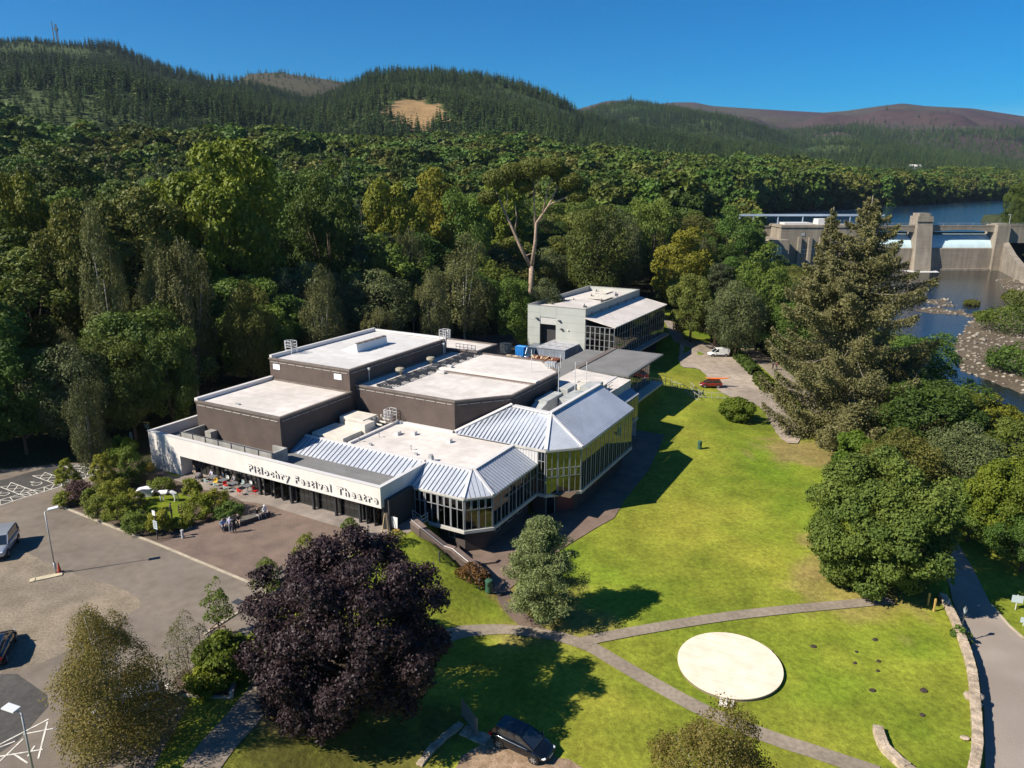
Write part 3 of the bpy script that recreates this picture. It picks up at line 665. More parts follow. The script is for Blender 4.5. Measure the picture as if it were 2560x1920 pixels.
# precast balcony boxes in front of the left box, dark frame straps
bal = M(); 
for i in range(7): u = -29.9 + i * 2.1; bal.box(u + .03, .95, 3.46, u + 2.07, 1.25, 4.95)
bal.box(-29.9, 1.25, 3.46, -29.6, 4.1, 4.95); bal.box(-15.5, .95, 3.46, -15.2, 3.1, 4.95); bal.box(-17.2, 2.8, 3.46, -15.5, 3.1, 4.95)
bal.box(-29.6, 1.25, 3.46, -15.5, 2.9, 3.9)
bal.box(-28.6, 3.2, 3.46, -27.6, 4.15, 4.6)
bal.build('precast_balustrade', M_CONC, theatre, bevel=.02)
st = M()
for i in range(8): u = -29.9 + i * 2.1; st.box(u - .05, .90, 3.46, u + .05, .945, 5.1)
st.beam((-29.9, .9, 5.08), (-15.2, .9, 5.08), .05)
st.build('balustrade_straps', M_DKSTEEL, theatre)

# --- foyer roof and its surroundings
fr_poly = [(-10.7, 7.95), (5.35, 7.95), (5.55, 8.1), (5.55, 16.95), (-10.7, 16.95)]
m = M(); m.prism(fr_poly, 3.4, 4.6); m.build('foyer_roof', M_MEMB, theatre)
m = M(); m.box(-10.9, 7.95, 4.4, -10.55, 16.9, 4.86); m.box(-10.5, 16.6, 4.6, -2.7, 16.95, 4.85); m.build('foyer_roof_kerb', M_COPW, theatre); M().box(5.25, 8.0, 4.4, 5.58, 16.3, 4.78).build('foyer_roof_kerb', M_COPW, theatre)
M().box(-17.1, 7.95, 3.4, -10.9, 16.95, 4.35).build('plant_deck', M_MEMBG, theatre)
d = M(); d.prism([(-16.6, 8.3), (-11.9, 8.3), (-11.9, 11.4), (-14.2, 12.6), (-16.6, 12.2)], 4.4, 4.95); d.box(-14.5, 11.6, 4.4, -11.5, 13.4, 5.65); d.box(-16.2, 12.6, 4.4, -12.6, 15.3, 5.75); d.build('plant_duct', M_DUCTW, theatre, bevel=.05)
d = M()
for i in range(4): y = 13.6 + i * .75; d.tube([(-11.2, y, 4.75 + .12 * i), (-12.4, y, 4.75 + .12 * i), (-12.5, y, 5.6)], .13, 8)
d.build('bent_flue_pipes', M_DUCTW, theatre)
for (u, v, s_) in ((-6.6, 13.8, .55), (-8.4, 12.8, .7), (-1.6, 13.6, .55)):
    M().add([(u, v, 4.602), (u + s_, v, 4.602), (u + s_, v + s_, 4.602), (u, v + s_, 4.602), (u + s_ * .45, v, 5.02), (u + s_ * .95, v, 5.02), (u + s_ * .95, v + s_, 5.02), (u + s_ * .45, v + s_, 5.02)], [(0, 1, 5, 4), (1, 2, 6, 5), (2, 3, 7, 6), (3, 0, 4, 7), (4, 5, 6, 7)]).build('roof_vent', M_COPW, theatre)
for (u, v) in ((-3.6, 9.8), (-9.3, 11.4), (-10.2, 9.0)):
    M().cyl(u, v, 4.6, 5.05, .045, 7).cyl(u, v, 5.05, 5.15, .1, 8).build('vent_pipe', M_DUCT, theatre)
for (u, v) in ((-2.4, 8.7), (-8.6, 8.7)): M().box(u, v, 4.6, u + .35, v + .25, 4.85).build('roof_stub', M_DUCT, theatre)
M().box(0.0, 7.9, 4.6, .45, 8.35, 5.1).box(.05, 7.95, 5.1, .40, 8.3, 5.35).build('chimney_pot', M_DUCT, theatre)
# cafe bay roof
zr, ze = 4.74, 3.15
seam_roof(theatre, 'cafe_roof', [
    ([(.02, 4.50, ze), (6.5, 4.50, ze), (5.30, 7.75, zr), (.02, 7.75, zr)], (1, 0, 0)),
    ([(6.5, 4.50, ze), (8.66, 6.62, ze), (5.62, 8.0, zr), (5.30, 7.75, zr)], (2.16, 2.12, 0)),
    ([(8.66, 6.62, ze), (8.66, 16.2, ze), (5.62, 16.2, zr), (5.62, 8.0, zr)], (0, 1, 0))], step=.5)
fl = M(); fl.beam((6.5, 4.5, ze + .06), (5.35, 7.8, zr + .04), .3, .12); fl.beam((8.66, 6.62, ze + .06), (5.6, 8.05, zr + .04), .28, .12); fl.beam((0, 7.8, zr + .02), (5.4, 7.8, zr + .02), .45, .16); fl.beam((5.6, 8.0, zr + .02), (5.6, 16.2, zr + .02), .35, .16)
fl.build('cafe_roof_flashing', M_COPW, theatre)
ring = [(.6, 4.56), (6.52, 4.56), (8.58, 6.64), (8.58, 16.2)]
def band(pts, z0, z1, out, inn, name, m_):
    b_ = M()
    for i in range(len(pts) - 1):
        A = Vector(pts[i]); B = Vector(pts[i + 1]); t = (B - A).normalized(); n_ = Vector((t.y, -t.x))
        def off(k, d_):
            # mitred offset at vertex k
            if k == 0: return Vector(pts[0]) + Vector(((Vector(pts[1]) - Vector(pts[0])).normalized().y, -(Vector(pts[1]) - Vector(pts[0])).normalized().x)) * d_
            if k == len(pts) - 1: tt = (Vector(pts[-1]) - Vector(pts[-2])).normalized(); return Vector(pts[-1]) + Vector((tt.y, -tt.x)) * d_
            t0 = (Vector(pts[k]) - Vector(pts[k - 1])).normalized(); t1 = (Vector(pts[k + 1]) - Vector(pts[k])).normalized(); a0 = Vector((t0.y, -t0.x)); a1 = Vector((t1.y, -t1.x)); return Vector(pts[k]) + (a0 + a1) / (1 + a0.dot(a1)) * d_
        o0, o1, i0, i1 = off(i, out), off(i + 1, out), off(i, -inn), off(i + 1, -inn)
        vs = [(p.x, p.y, z) for z in (z0, z1) for p in (o0, o1, i1, i0)]
        b_.add(vs, [(3, 2, 1, 0), (4, 5, 6, 7), (0, 1, 5, 4), (2, 3, 7, 6), (1, 2, 6, 5), (3, 0, 4, 7)])
    return b_.build(name, m_, theatre)
M_BAND = mat('pale_band', (.50, .47, .41), .7, noise=[(1, .1, None, 5)])
band(ring, ze - .22, ze - .03, .12, .3, 'cafe_eaves', M_BAND)
band(ring, -.62, -.30, .14, .5, 'cafe_sill_band', M_BAND)
band([(1.4, 5.6), (5.9, 5.6), (7.4, 7.1), (7.4, 16.4)], -4.4, -.6, 0, .3, 'cafe_base_wall', mat('dark_base_brick', (.07, .055, .048), .85, noise=[(.8, .15, None, 5)]))
window_bay(theatre, (.62, 4.56), (1.85, 4.56), -.3, 2.93, sub=2, rows=(.66,), openers=1)
glazed_run(theatre, (1.9, 4.56), (6.5, 4.56), 3, -.3, 2.93, sub=2, rows=(.66,), gl=M_GLASSC, openers=1)
glazed_run(theatre, (6.54, 4.58), (8.56, 6.62), 2, -.3, 2.93, sub=2, rows=(.66,), gl=M_GLASSC, openers=1)
glazed_run(theatre, (8.58, 6.66), (8.58, 16.2), 6, -.3, 2.93, sub=2, rows=(.66,))
M().add([(.6, 4.6, -.28), (6.5, 4.6, -.28), (8.5, 6.66, -.28), (8.5, 16.2, -.28), (.6, 16.2, -.28)], [(0, 1, 2, 3, 4)]).build('cafe_floor', M_FLOORI, theatre)
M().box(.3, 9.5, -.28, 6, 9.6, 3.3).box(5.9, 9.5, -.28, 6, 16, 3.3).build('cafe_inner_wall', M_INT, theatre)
for (u, v, w_) in ((3.0, 5.6, 'leftmost, at the second cafe bay'), (4.4, 5.9, 'at the third cafe bay'), (5.8, 5.6, 'nearest the corner post of the cafe'), (6.6, 6.6, 'behind the angled cafe window'), (7.6, 7.8, 'rightmost, past the angled cafe window'), (5.0, 7.2, 'farthest inside the cafe')):
    t = thing('dining_table', 'yellow topped table ' + w_, 'table', P(u, v, -.28), 0, 'yellow tables inside the cafe'); M().cyl(0, 0, 0, .70, .04, 6).build('leg', M_STEEL, t); M().cyl(0, 0, .70, .74, .42, 14).build('tabletop', M_YEL, t)
for (q0, q1, a0, a1) in (((4.0, 5.56), (4.7, 5.56), -2.0, -1.0), ((7.44, 9), (7.44, 9.9), -2.2, -1.2), ((7.44, 11.6), (7.44, 12.6), -2.2, -1.2), ((7.44, 13.8), (7.44, 14.8), -2.2, -1.2)): window_bay(theatre, q0, q1, a0, a1, sub=1)
window_bay(theatre, (2.3, 5.56), (3.1, 5.56), -3.3, -1.1, sub=1, frm=M_FRAMED, name='basement_door')
# --- tall bay
ze, zr = 4.88, 7.4
C0 = (2.7, 21.6); C1 = (7.7, 21.1); C2 = (7.95, 35.2)
seam_roof(theatre, 'tall_bay_roof', [
    ([(-2.1, 16.15, ze), (9.62, 16.15, ze), (*C1, zr), (*C0, zr)], (1, 0, 0)),
    ([(9.62, 16.15, ze), (12.68, 19.1, ze), (*C1, zr)], (1, 1, 0)),
    ([(12.68, 19.1, ze), (12.68, 35.25, ze), (*C2, zr), (*C1, zr)], (0, 1, 0))], step=.5, rh=.08)
fl = M(); fl.beam((9.62, 16.15, ze + .08), (*C1, zr + .06), .4, .12); fl.beam((12.68, 19.1, ze + .07), (*C1, zr + .05), .3, .12); fl.beam((*C0, zr + .03), (*C1, zr + .03), .7, .16); fl.beam((C1[0], C1[1], zr + .05), (C2[0], C2[1], zr + .05), .5, .2)
fl.beam((-2.2, 16.4, ze + .1), (2.3, 21.9, zr + .1), .55, .14)
fl.build('tall_bay_flashing', M_COPW, theatre)
m = M(); m.add([(C1[0] - .3, C1[1], 4.9), (C2[0] - .3, C2[1], 4.9), (C2[0] - .3, C2[1], zr), (C1[0] - .3, C1[1], zr), (C0[0], C0[1], 4.9), (C0[0], C0[1], zr)], [(0, 3, 2, 1), (4, 5, 3, 0)])
m.add([(C2[0] - .3, 35.2, 4.7), (12.6, 35.2, 4.7), (12.6, 35.2, ze), (C2[0], 35.2, zr), (C2[0] - .3, 35.2, zr)], [(4, 3, 2, 1, 0)]); m.build('tall_bay_back', M_DUCT, theatre)
ring2 = [(5.5, 16.2), (9.6, 16.2), (12.56, 19.12), (12.56, 35.2)]
band(ring2, ze - .26, ze - .03, .14, .3, 'tall_bay_eaves', M_BAND)
band([(8.8, 16.2), (9.6, 16.2), (12.56, 19.12), (12.56, 35.2)], -.62, -.30, .14, .5, 'tall_bay_sill_band', M_BAND)
band([(7.5, 17.2), (9.0, 17.2), (11.5, 19.7), (11.5, 35)], -4.6, -.6, 0, .3, 'tall_bay_base_wall', _mats['dark_base_brick'])
pn = M()
for i in range(9): pn.box(5.5 + i * .35, 16.17, 3.0, 5.5 + i * .35 + .30, 16.25, 4.62)
pn.box(5.4, 16.25, 3.0, 8.7, 16.35, 4.62); pn.build('ribbed_panel', M_COPW, theatre)
window_bay(theatre, (8.65, 16.2), (9.55, 16.2), -.3, 4.6, sub=2, rows=(.34, .5, .78))
glazed_run(theatre, (9.64, 16.24), (12.54, 19.10), 3, -.3, 4.6, sub=2, rows=(.40, .60), openers=1)
glazed_run(theatre, (12.56, 19.16), (12.56, 35.2), 12, -.3, 4.6, sub=2)
M().box(9.0, 16.6, -.28, 12.4, 35, -.26).box(9.0, 20, -.26, 9.1, 35, 4.6).build('tall_bay_floor', M_FLOORI, theatre)
for v in (21.5, 24, 26.5, 29, 31.5): window_bay(theatre, (11.54, v), (11.54, v + 1.4), -1.9, -1.0, sub=3)
window_bay(theatre, (9.15, 17.32), (9.9, 18.07), -3.3, -1.0, sub=1)
M().box(11.52, 26.2 - .9, -2.3, 11.58, 26.35, -1.1).build('poster_board', mat('poster_maroon', (.13, .025, .035), .5), theatre)
po = M().box(0, -.03, -2.9, 1.9, .03, -1.0).build('poster_board', _mats['poster_maroon'], theatre); po.location = (10.1, 18.22, 0); po.rotation_euler = (0, 0, math.pi / 4)
# --- rear flat roof with plant, third bay
M().prism([(2.2, 21.9), (7.4, 21.2), (7.6, 48), (-2, 50), (-2, 39.8), (2.25, 35.2)], 3.0, 5.0).build('rear_roof', M_MEMB, theatre)
seam_roof(theatre, 'third_bay_roof', [([(9.05, 35.25, 3.2), (9.05, 47.6, 3.2), (5.1, 48.4, 4.85), (5.1, 35.25, 4.85)], (0, 1, 0))], step=.5)
M().beam((5.1, 36, 4.95), (5.1, 48.4, 4.95), .5, .3).build('third_bay_flashing', M_COPW, theatre)
glazed_run(theatre, (9.0, 35.5), (9.0, 47.5), 8, -.3, 3.0, sub=2)
M().box(8.4, 35.3, -.62, 9.1, 47.6, -.3).box(8.0, 35.3, -4.5, 8.3, 47.5, -.6).build('third_bay_base', M_BAND, theatre)
M().box(2, 47.4, -4, 8.9, 47.5, 3.1).build('third_bay_end_wall', M_BAND, theatre)
ac = M(); ac.box(2.9, 26.5, 5.0, 4.6, 31.2, 6.9); ac.box(4.8, 29.5, 5.0, 6.6, 34.0, 6.6); ac.box(3.0, 32.5, 5.0, 4.6, 35.5, 7.0); ac.prism([(5.2, 35.2), (6.9, 35.2), (6.9, 39.0), (5.2, 38.2)], 5.0, 6.8)
ac.add([(3.0, 23.6, 5.0), (4.6, 23.6, 5.0), (4.6, 26.5, 5.0), (3.0, 26.5, 5.0), (3.0, 24.5, 6.2), (4.6, 24.5, 6.2), (4.6, 26.5, 6.7), (3.0, 26.5, 6.7)], [(0, 1, 5, 4), (1, 2, 6, 5), (2, 3, 7, 6), (3, 0, 4, 7), (4, 5, 6, 7)])
ac.build('air_handling_unit', mat('plant_grey', (.40, .41, .39), .6, noise=[(.7, .12, None, 5)]), theatre, bevel=.04)
ac = M(); ac.box(3.2, 36.5, 5.0, 4.6, 38.5, 6.3); ac.box(2.6, 39, 5, 6.5, 41.5, 5.9); ac.prism([(2.4, 31.4), (2.85, 31.4), (2.85, 35.4), (2.4, 35.4)], 5, 5.7); ac.build('plant_box', M_DUCTW, theatre, bevel=.03)
ac = M()
for i in range(5): ac.cyl(-.2 + i * .35, 36.4, 8.3, 9.1, .09, 8)
ac.box(-1.0, 37.0, 8.3, .5, 37.9, 9.0); ac.build('roof_flues', M_DUCT, theatre)
rr = M()
line = [(2.75, 22.3), (2.75, 26), (2.75, 30), (2.75, 34)]
lineb = [(7.1, 22), (7.1, 26), (7.1, 30), (7.1, 34), (7.1, 38), (7.1, 42)]
for ln in (line, lineb, [(2.75, 22.3), (4.9, 22.1), (7.1, 22)]):
    for a0, a1 in zip(ln[:-1], ln[1:]):
        for z in (5.55, 6.05): rr.beam((*a0, z), (*a1, z), .05)
        for k in range(3): q = Vector(a0).lerp(Vector(a1), k / 3); rr.beam((q.x, q.y, 5), (q.x, q.y, 6.08), .05)
rr.build('roof_guard_rail', M_DKSTEEL, theatre)
for (u, v, h) in ((4.0, 31, 10.3), (5.4, 33, 10.6), (6.2, 34.8, 10.4), (-1.2, 33.5, 11.4), (1.2, 37.5, 10.2)): M().beam((u, v, 5 if u > 2.2 else 8.3), (u, v, h), .07).build('aerial_mast', M_STEEL, theatre)
# --- flat roofed pavilion with deep eaves
pv = M(); pv.box(-4.4, 53.4, 3.72, 5.3, 70.5, 4.0); pv.build('pavilion_roof_edge', mat('pavilion_fascia', (.14, .145, .14), .6), theatre, bevel=.03)
M().box(-4.1, 53.7, 4.002, 5.0, 70.2, 4.03).build('pavilion_roof', M_MEMBG, theatre)
M().box(-4.1, 53.75, 4.03, -3.2, 70.2, 4.16).build('pavilion_gutter', M_COP, theatre)
pv = M(); pv.box(-9.2, 53.4, 0, -4.4, 70.8, 2.9); pv.build('link_block_walls', M_BROWN, theatre); M().box(-9.35, 50.5, 2.9, -4.35, 71, 3.15).build('link_block_roof', M_MEMBG, theatre)
M().box(-4, 48.5, 3.0, 4.4, 53.2, 3.12).build('link_roof', mat('link_membrane', (.50, .40, .32), .8, noise=[(.5, .5, (.36, .21, .13), 5)]), theatre)
glazed_run(theatre, (4.4, 50), (4.4, 66), 8, -.4, 3.70, sub=2)
glazed_run(theatre, (-3.4, 54.6), (4.35, 54.6), 4, 2.95, 3.70, sub=3)
M().box(4.0, 49.5, -.8, 6.2, 68.5, -.42).build('terrace_slab', M_BAND, theatre)
M().box(3.4, 49.5, -4.6, 3.7, 68, -.8).box(-2, 49.4, -4, 4.3, 49.6, 3).build('pavilion_base', _mats['dark_base_brick'], theatre)
M().box(-4, 50, -.4, 4.3, 67, -.38).box(-3.6, 50, -.38, -3.5, 67, 3.7).build('pavilion_floor', M_FLOORI, theatre)

# ================================================================= workshop
shop = thing('workshop', 'pale grey scenery workshop with tall loading door and glazed lean-to', 'workshop', P(0, 0, 0), UROT)
M_CLAD = mat('grey_cladding', (.40, .41, .37), .55, noise=[(.4, .05, None, 4)])
M_CLADD = mat('cladding_joint', (.26, .27, .25), .6)
c = M(); u0, u1, v0, v1, zt = -24.8, -12.4, 77.2, 107.5, 9.3
du0, du1, dz = -22.1, -18.6, 7.1
c.box(u0, v0, -.2, du0, v0 + .3, zt); c.box(du1, v0, -.2, u1, v0 + .3, zt); c.box(du0, v0, dz, du1, v0 + .3, zt)
c.box(u0, v0 + .3, -.2, u0 + .3, v1, zt); c.box(u1 - .3, v0 + .3, 5, u1, v1, zt); c.box(u0 + .3, v1 - .3, -.2, u1 - .3, v1, zt)
c.build('cladding', M_CLAD, shop)
j = M()
for z in (1.6, 3.2, 4.8, 6.4, 7.9):
    j.box(u0 - .004, v0 - .012, z, du0, v0 - .001, z + .035); j.box(du1, v0 - .012, z + .0, u1 + .004, v0 - .001, z + .035)
for x in (-22.1, -18.58): j.box(x - .02, v0 - .014, dz, x + .02, v0 - .002, zt)
j.build('cladding_joints', M_CLADD, shop)
M().box(u0 - .05, v0 - .05, zt, u1 + .05, v0 + .34, zt + .07).box(u1 - .34, v0 + .34, zt, u1 + .05, v1, zt + .07).box(u0 - .05, v0 + .34, zt, u0 + .34, v1, zt + .07).box(u0 + .34, v1 - .34, zt, u1 - .34, v1 + .05, zt + .07).build('parapet_cap', M_CLADD, shop)
# upper roof: shallow twin pitch between the parapets
M().add([(u0 + .3, v0 + .3, 8.75), (u1 - .3, v0 + .3, 8.75), (u1 - .3, v1 - .3, 8.2), (u0 + .3, v1 - .3, 8.2), (-20.2, v0 + .3, 9.2), (-18.2, v1 - .3, 8.9)], [(0, 4, 5, 3), (4, 1, 2, 5)]).build('upper_roof', M_MEMB, shop)
M().box(-19.5, 92, 8.98, -14.5, 98, 9.02).box(-20.5, 100, 8.98, -17.5, 104, 9.03).build('roof_stain_patch', M_DUCTW, shop)
for (u, v) in ((-21.5, 81), (-15, 82), (-20, 88), (-14.6, 90), (-19, 95), (-15.4, 100), (-20.8, 102)): M().box(u, v, 8.7, u + .7, v + .25, 9.15).cyl(u + .2, v + .1, 8.6, 9.5, .09, 7).build('roof_vent', M_DKSTEEL, shop)
ro = M(); ro.add([(u1 + .0, v0 - .2, 7.75), (-6.2, v0 - .2, 6.45), (-6.0, v1 + .3, 6.45), (u1 + .0, v1 + .3, 7.75)] + [(u1 + .0, v0 - .2, 7.55), (-6.2, v0 - .2, 6.25), (-6.0, v1 + .3, 6.25), (u1 + .0, v1 + .3, 7.55)], [(0, 1, 2, 3), (7, 6, 5, 4), (0, 4, 5, 1), (1, 5, 6, 2), (2, 6, 7, 3)]); ro.build('lower_roof', M_MEMB, shop)
cl = M()
for i in range(6): y = 80 + i * 4.6; cl.box(u1 + .02, y, 7.4, u1 + .25, y + .35, 8.3)
cl.box(u1 + .02, v0 + .2, 7.95, u1 + .1, v1, 8.05); cl.build('clerestory_posts', M_CLADD, shop)
glazed_run(shop, (-12.3, v0), (-6.4, v0), 6, .0, 6.2, sub=1, rows=(.2, .4, .6, .8), fr=.06)
glazed_run(shop, (-6.4, v0 + .05), (-6.4, v1), 22, .0, 6.2, sub=1, rows=(.25, .5, .75), fr=.06)
M().box(-12.4, v0, -.35, -5.1, v1 + .6, -.02).build('balcony_slab', M_CLADD, shop)
b_ = M(); b_.box(-12.4, v0 + 1, -4.4, -8.4, v1 - 1, -.35)
for i in range(8): y = v0 + 12 + i * 2.4; b_.box(-7.2, y, -4.4, -6.8, y + .4, -.35)
b_.build('undercroft', M_INT, shop)
M().box(-12.2, v0 + .3, 0, -6.5, v1, .02).box(-12.25, v0 + .3, .02, -12.15, v1, 7.4).box(-12.1, v0 + 4, .02, -8.5, v0 + 4.1, 3.0).build('hall_floor', M_INT, shop)
M().box(du0, v0 + .12, 5.7, du1, v0 + .2, dz).build('shutter', mat('shutter_grey', (.48, .47, .43), .6, noise=[(5, .12, None, 3)]), shop)
M().box(du0 - .1, v0 + 1.2, 0, du1 + .1, v0 + 1.3, 5.8).box(du0 - .1, v0 + .3, 0, du0, v0 + 1.2, 5.8).box(du1, v0 + .3, 0, du1 + .1, v0 + 1.2, 5.8).build('doorway_interior', M_INT, shop)
for (u, z) in ((-22.9, 6.7), (-18.0, 6.6), (-17.5, 5.0)): M().box(u, v0 - .45, z, u + .45, v0 - .02, z + .2).box(u + .15, v0 - .2, z - .2, u + .25, v0 - .02, z).build('flood_light', M_DKSTEEL, shop)
M().blob((-15.9, v0 - .12, 4.95), (.16, .12, .2)).build('alarm_box', M_RENDER, shop)
# ================================================================= vegetation meshes
R_ = np.random.default_rng(11)
def unit(a): return a / np.maximum(np.linalg.norm(a, axis=-1, keepdims=True), 1e-9)
def leaves(c, n, size, tint, asp=.62, rg=None, rj=.35):
    "rhombic leaf sprays: centres c, normals n, sizes, tints -> verts, faces, tint per vertex"
    rg = rg or R_; N = len(c); r = rg.normal(size=(N, 3)); t = unit(np.cross(n, r)); b = np.cross(n, t)
    s = (np.asarray(size) * (1 + rj * (rg.random(N) - .5) * 2))[:, None]
    fold = n * s * .25
    v = np.stack([c - t * s, c - b * s * asp + fold * .5, c + t * s * .9, c + b * s * asp - fold * .3], 1).reshape(-1, 3)
    f = np.arange(N * 4).reshape(N, 4)
    return v, f, np.repeat(tint, 4)
def lobes_on(K, ell, rg, zmin=-.75, jit=.16):
    d = unit(rg.normal(size=(K * 4, 3))); d = d[d[:, 2] > zmin]
    keep = [d[0]]
    for q in d[1:]:
        if min(np.linalg.norm(q - k) for k in keep) > 1.55 / math.sqrt(K) * 1.25: keep.append(q)
        if len(keep) >= K: break
    d = np.array(keep); return d * (1 + jit * rg.normal(size=(len(d), 1))) * np.array(ell), d
def limb_mesh(segs, n=6):
    "segs: list of (points, r0, r1)"
    m = M()
    for pts, r0, r1 in segs: m.tube(pts, r0, n, r1=r1)
    return m
def crown_broad(seed, R=6, Hc=9, N=9000, K=34, leaf=.30, zmin=-.7, rough=.22, asp=.62, inner=.16, lobe=.30, up=.25, gap=0.0):
    rg = np.random.default_rng(seed); ell = np.array([R * .80, R * .80, Hc / 2 * .82]); lc, ld = lobes_on(K, ell, rg, zmin)
    K = len(lc); rad = R * lobe * (1 + rg.random(K) * .55); w = rad ** 2; w /= w.sum(); lt = rg.random(K)
    pick = rg.choice(K, N, p=w); d = unit(rg.normal(size=(N, 3)) + ld[pick] * .75 + np.array([0, 0, .25]))
    rr = rad[pick] * (1 - np.abs(rg.normal(size=N)) * rough * .8) 
    # sub-clumps: ripple the lobe radius
    ph = np.sin(d[:, 0] * 7 + lt[pick] * 30) * np.sin(d[:, 1] * 7 + lt[pick] * 17) * np.sin(d[:, 2] * 6 + lt[pick] * 9)
    rr *= 1 + .22 * ph
    c = lc[pick] + d * rr[:, None] * np.array([1, 1, .8])
    if gap: k = rg.random(N) > gap * (ph < -.1); c, d, pick = c[k], d[k], pick[k]
    n = unit(d * .8 + np.array([0, 0, up]) + rg.normal(size=c.shape) * .55)
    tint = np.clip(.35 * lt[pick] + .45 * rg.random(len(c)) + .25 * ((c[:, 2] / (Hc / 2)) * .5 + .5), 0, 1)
    v, f, t = leaves(c, n, leaf, tint, asp, rg)
    v[:, 2] += Hc / 2
    lc2 = lc.copy(); lc2[:, 2] += Hc / 2
    return v, f, t, lc2
def trunk_for(Ht, Hb, R, lc, r0=.4, rg=None, k=9):
    "tapered trunk and limbs reaching into the crown; crown base at height Hb"
    segs = []; top = Vector((0, 0, Hb + (Ht - Hb) * .62))
    segs.append(([(0, 0, -.6), (0, 0, Hb * .5), (R * .02, 0, Hb), tuple(top)], r0, r0 * .3))
    for i in range(min(k, len(lc))):
        q = Vector(lc[i * len(lc) // k % len(lc)]); q.z += Hb; z0 = Hb * (.7 + .5 * (i % 4) / 4); p = Vector((0, 0, min(z0, q.z - .3)))
        mid = p.lerp(q, .5) + Vector((0, 0, -.06 * R)); segs.append(([tuple(p), tuple(mid), tuple(q)], r0 * .42, r0 * .08))
    return limb_mesh(segs)
def crown_spruce(seed, Ht=22, R=3.6, N=8000, tiers=26, leaf=.30, droop=.35, thin=0.0, base=.06, gapk=.1):
    rg = np.random.default_rng(seed); C = []; Nn = []; S = []; per = N // (tiers * 8)
    for k in range(tiers):
        t = (k + .5 * rg.random()) / tiers; z = Ht * (base + (1 - base) * t); L = R * (1 - t) ** .85 * (1 + .18 * rg.normal()) + .12; nb = max(5, int(9 * (1 - t) + 4)); a0 = rg.random() * 6.28
        for j in range(nb):
            if rg.random() < gapk: continue
            a = a0 + 6.283 * j / nb + rg.normal() * .15; LL = L * (.8 + .35 * rg.random()); n_ = max(5, int(per * 8 * (LL / R) * 1.6 / nb * 1.0 + 4)); u = rg.random(n_) ** .7; wid = .16 * LL * (1.15 - u)
            off = rg.normal(size=n_) * wid; x = u * LL
            zz = z - droop * x * (1 - .45 * x / max(LL, .1)) + rg.normal(size=n_) * .05 * LL - np.abs(rg.normal(size=n_)) * .10 * LL + np.where(u > .8, .06 * LL, 0)
            C.append(np.stack([x * math.cos(a) - off * math.sin(a), x * math.sin(a) + off * math.cos(a), zz], -1)); Nn.append(np.stack([np.full(n_, math.cos(a) * .5), np.full(n_, math.sin(a) * .5), np.full(n_, .8)], -1)); S.append(np.full(n_, t))
    c = np.concatenate(C); n = unit(np.concatenate(Nn) + rg.normal(size=c.shape) * .45); t = np.concatenate(S)
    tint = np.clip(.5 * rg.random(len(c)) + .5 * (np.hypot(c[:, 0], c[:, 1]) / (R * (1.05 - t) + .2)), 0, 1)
    v, f, tt = leaves(c, n, leaf * (1.05 - .4 * t), tint, .5, rg)
    return v, f, tt
def crown_birch(seed, R=3.4, Hc=12, N=9000, K=26, leaf=.16, strand=1.6):
    rg = np.random.default_rng(seed); ell = np.array([R * .72, R * .72, Hc / 2 * .85]); lc, ld = lobes_on(K, ell, rg, -.8, .2); K = len(lc)
    ns = N // 9; pick = rg.integers(0, K, ns); d = unit(rg.normal(size=(ns, 3)) + ld[pick] * .5); p = lc[pick] + d * (R * .34 * rg.random((ns, 1)) ** .4)
    L = strand * (.4 + .9 * rg.random(ns)); k = np.tile(np.arange(9) / 9, ns); pr = np.repeat(p, 9, 0); out = np.repeat(unit(p * np.array([1, 1, 0])), 9, 0)
    c = pr + out * (np.sin(k * 1.5)[:, None] * .35) - np.array([0, 0, 1]) * (k * np.repeat(L, 9))[:, None] + rg.normal(size=pr.shape) * .10
    n = unit(out * .9 + rg.normal(size=c.shape) * .6 + np.array([0, 0, .3])); tint = np.clip(np.repeat(rg.random(ns) * .5, 9) + .5 * rg.random(len(c)), 0, 1)
    v, f, t = leaves(c, n, leaf, tint, .5, rg); v[:, 2] += Hc / 2; lc = lc.copy(); lc[:, 2] += Hc / 2
    return v, f, t, lc
def crown_pine(seed, R=4, Hc=10, N=9000, K=30, leaf=.14):
    "needle tufts on spreading boughs"
    rg = np.random.default_rng(seed); C = []; Nn = []; T_ = []; ends = []
    for k in range(K):
        t = (k + rg.random()) / K; z = Hc * (.05 + .93 * t); L = R * (min(1, .55 + t * 2.2) * (1 - t) ** .62 * .95 + .07) * (.72 + .5 * rg.random()); a = k * 2.4 + rg.random(); q = np.array([math.cos(a) * L, math.sin(a) * L, z + .12 * L]); ends.append(q)
        m_ = 9
        for j in range(m_):
            u = .35 + .65 * (j + rg.random()) / m_; p = np.array([q[0] * u, q[1] * u, z + .12 * L * u]) + rg.normal(size=3) * np.array([.35, .35, .18]) * (.5 + L * .16); n_ = N // (K * m_); rad = .42 + .32 * rg.random()
            d = unit(rg.normal(size=(n_, 3)) + np.array([0, 0, .5])); C.append(p + d * rad * np.array([1.15, 1.15, .6]) * rg.random((n_, 1)) ** .35); Nn.append(unit(np.cross(d, rg.normal(size=(n_, 3)))) * .6 + d * .5); T_.append(np.full(n_, rg.random() * .5) + .5 * rg.random(n_))
    c = np.concatenate(C); n = unit(np.concatenate(Nn)); v, f, t = leaves(c, n, leaf, np.clip(np.concatenate(T_), 0, 1), .22, rg)
    return v, f, t, np.array(ends)

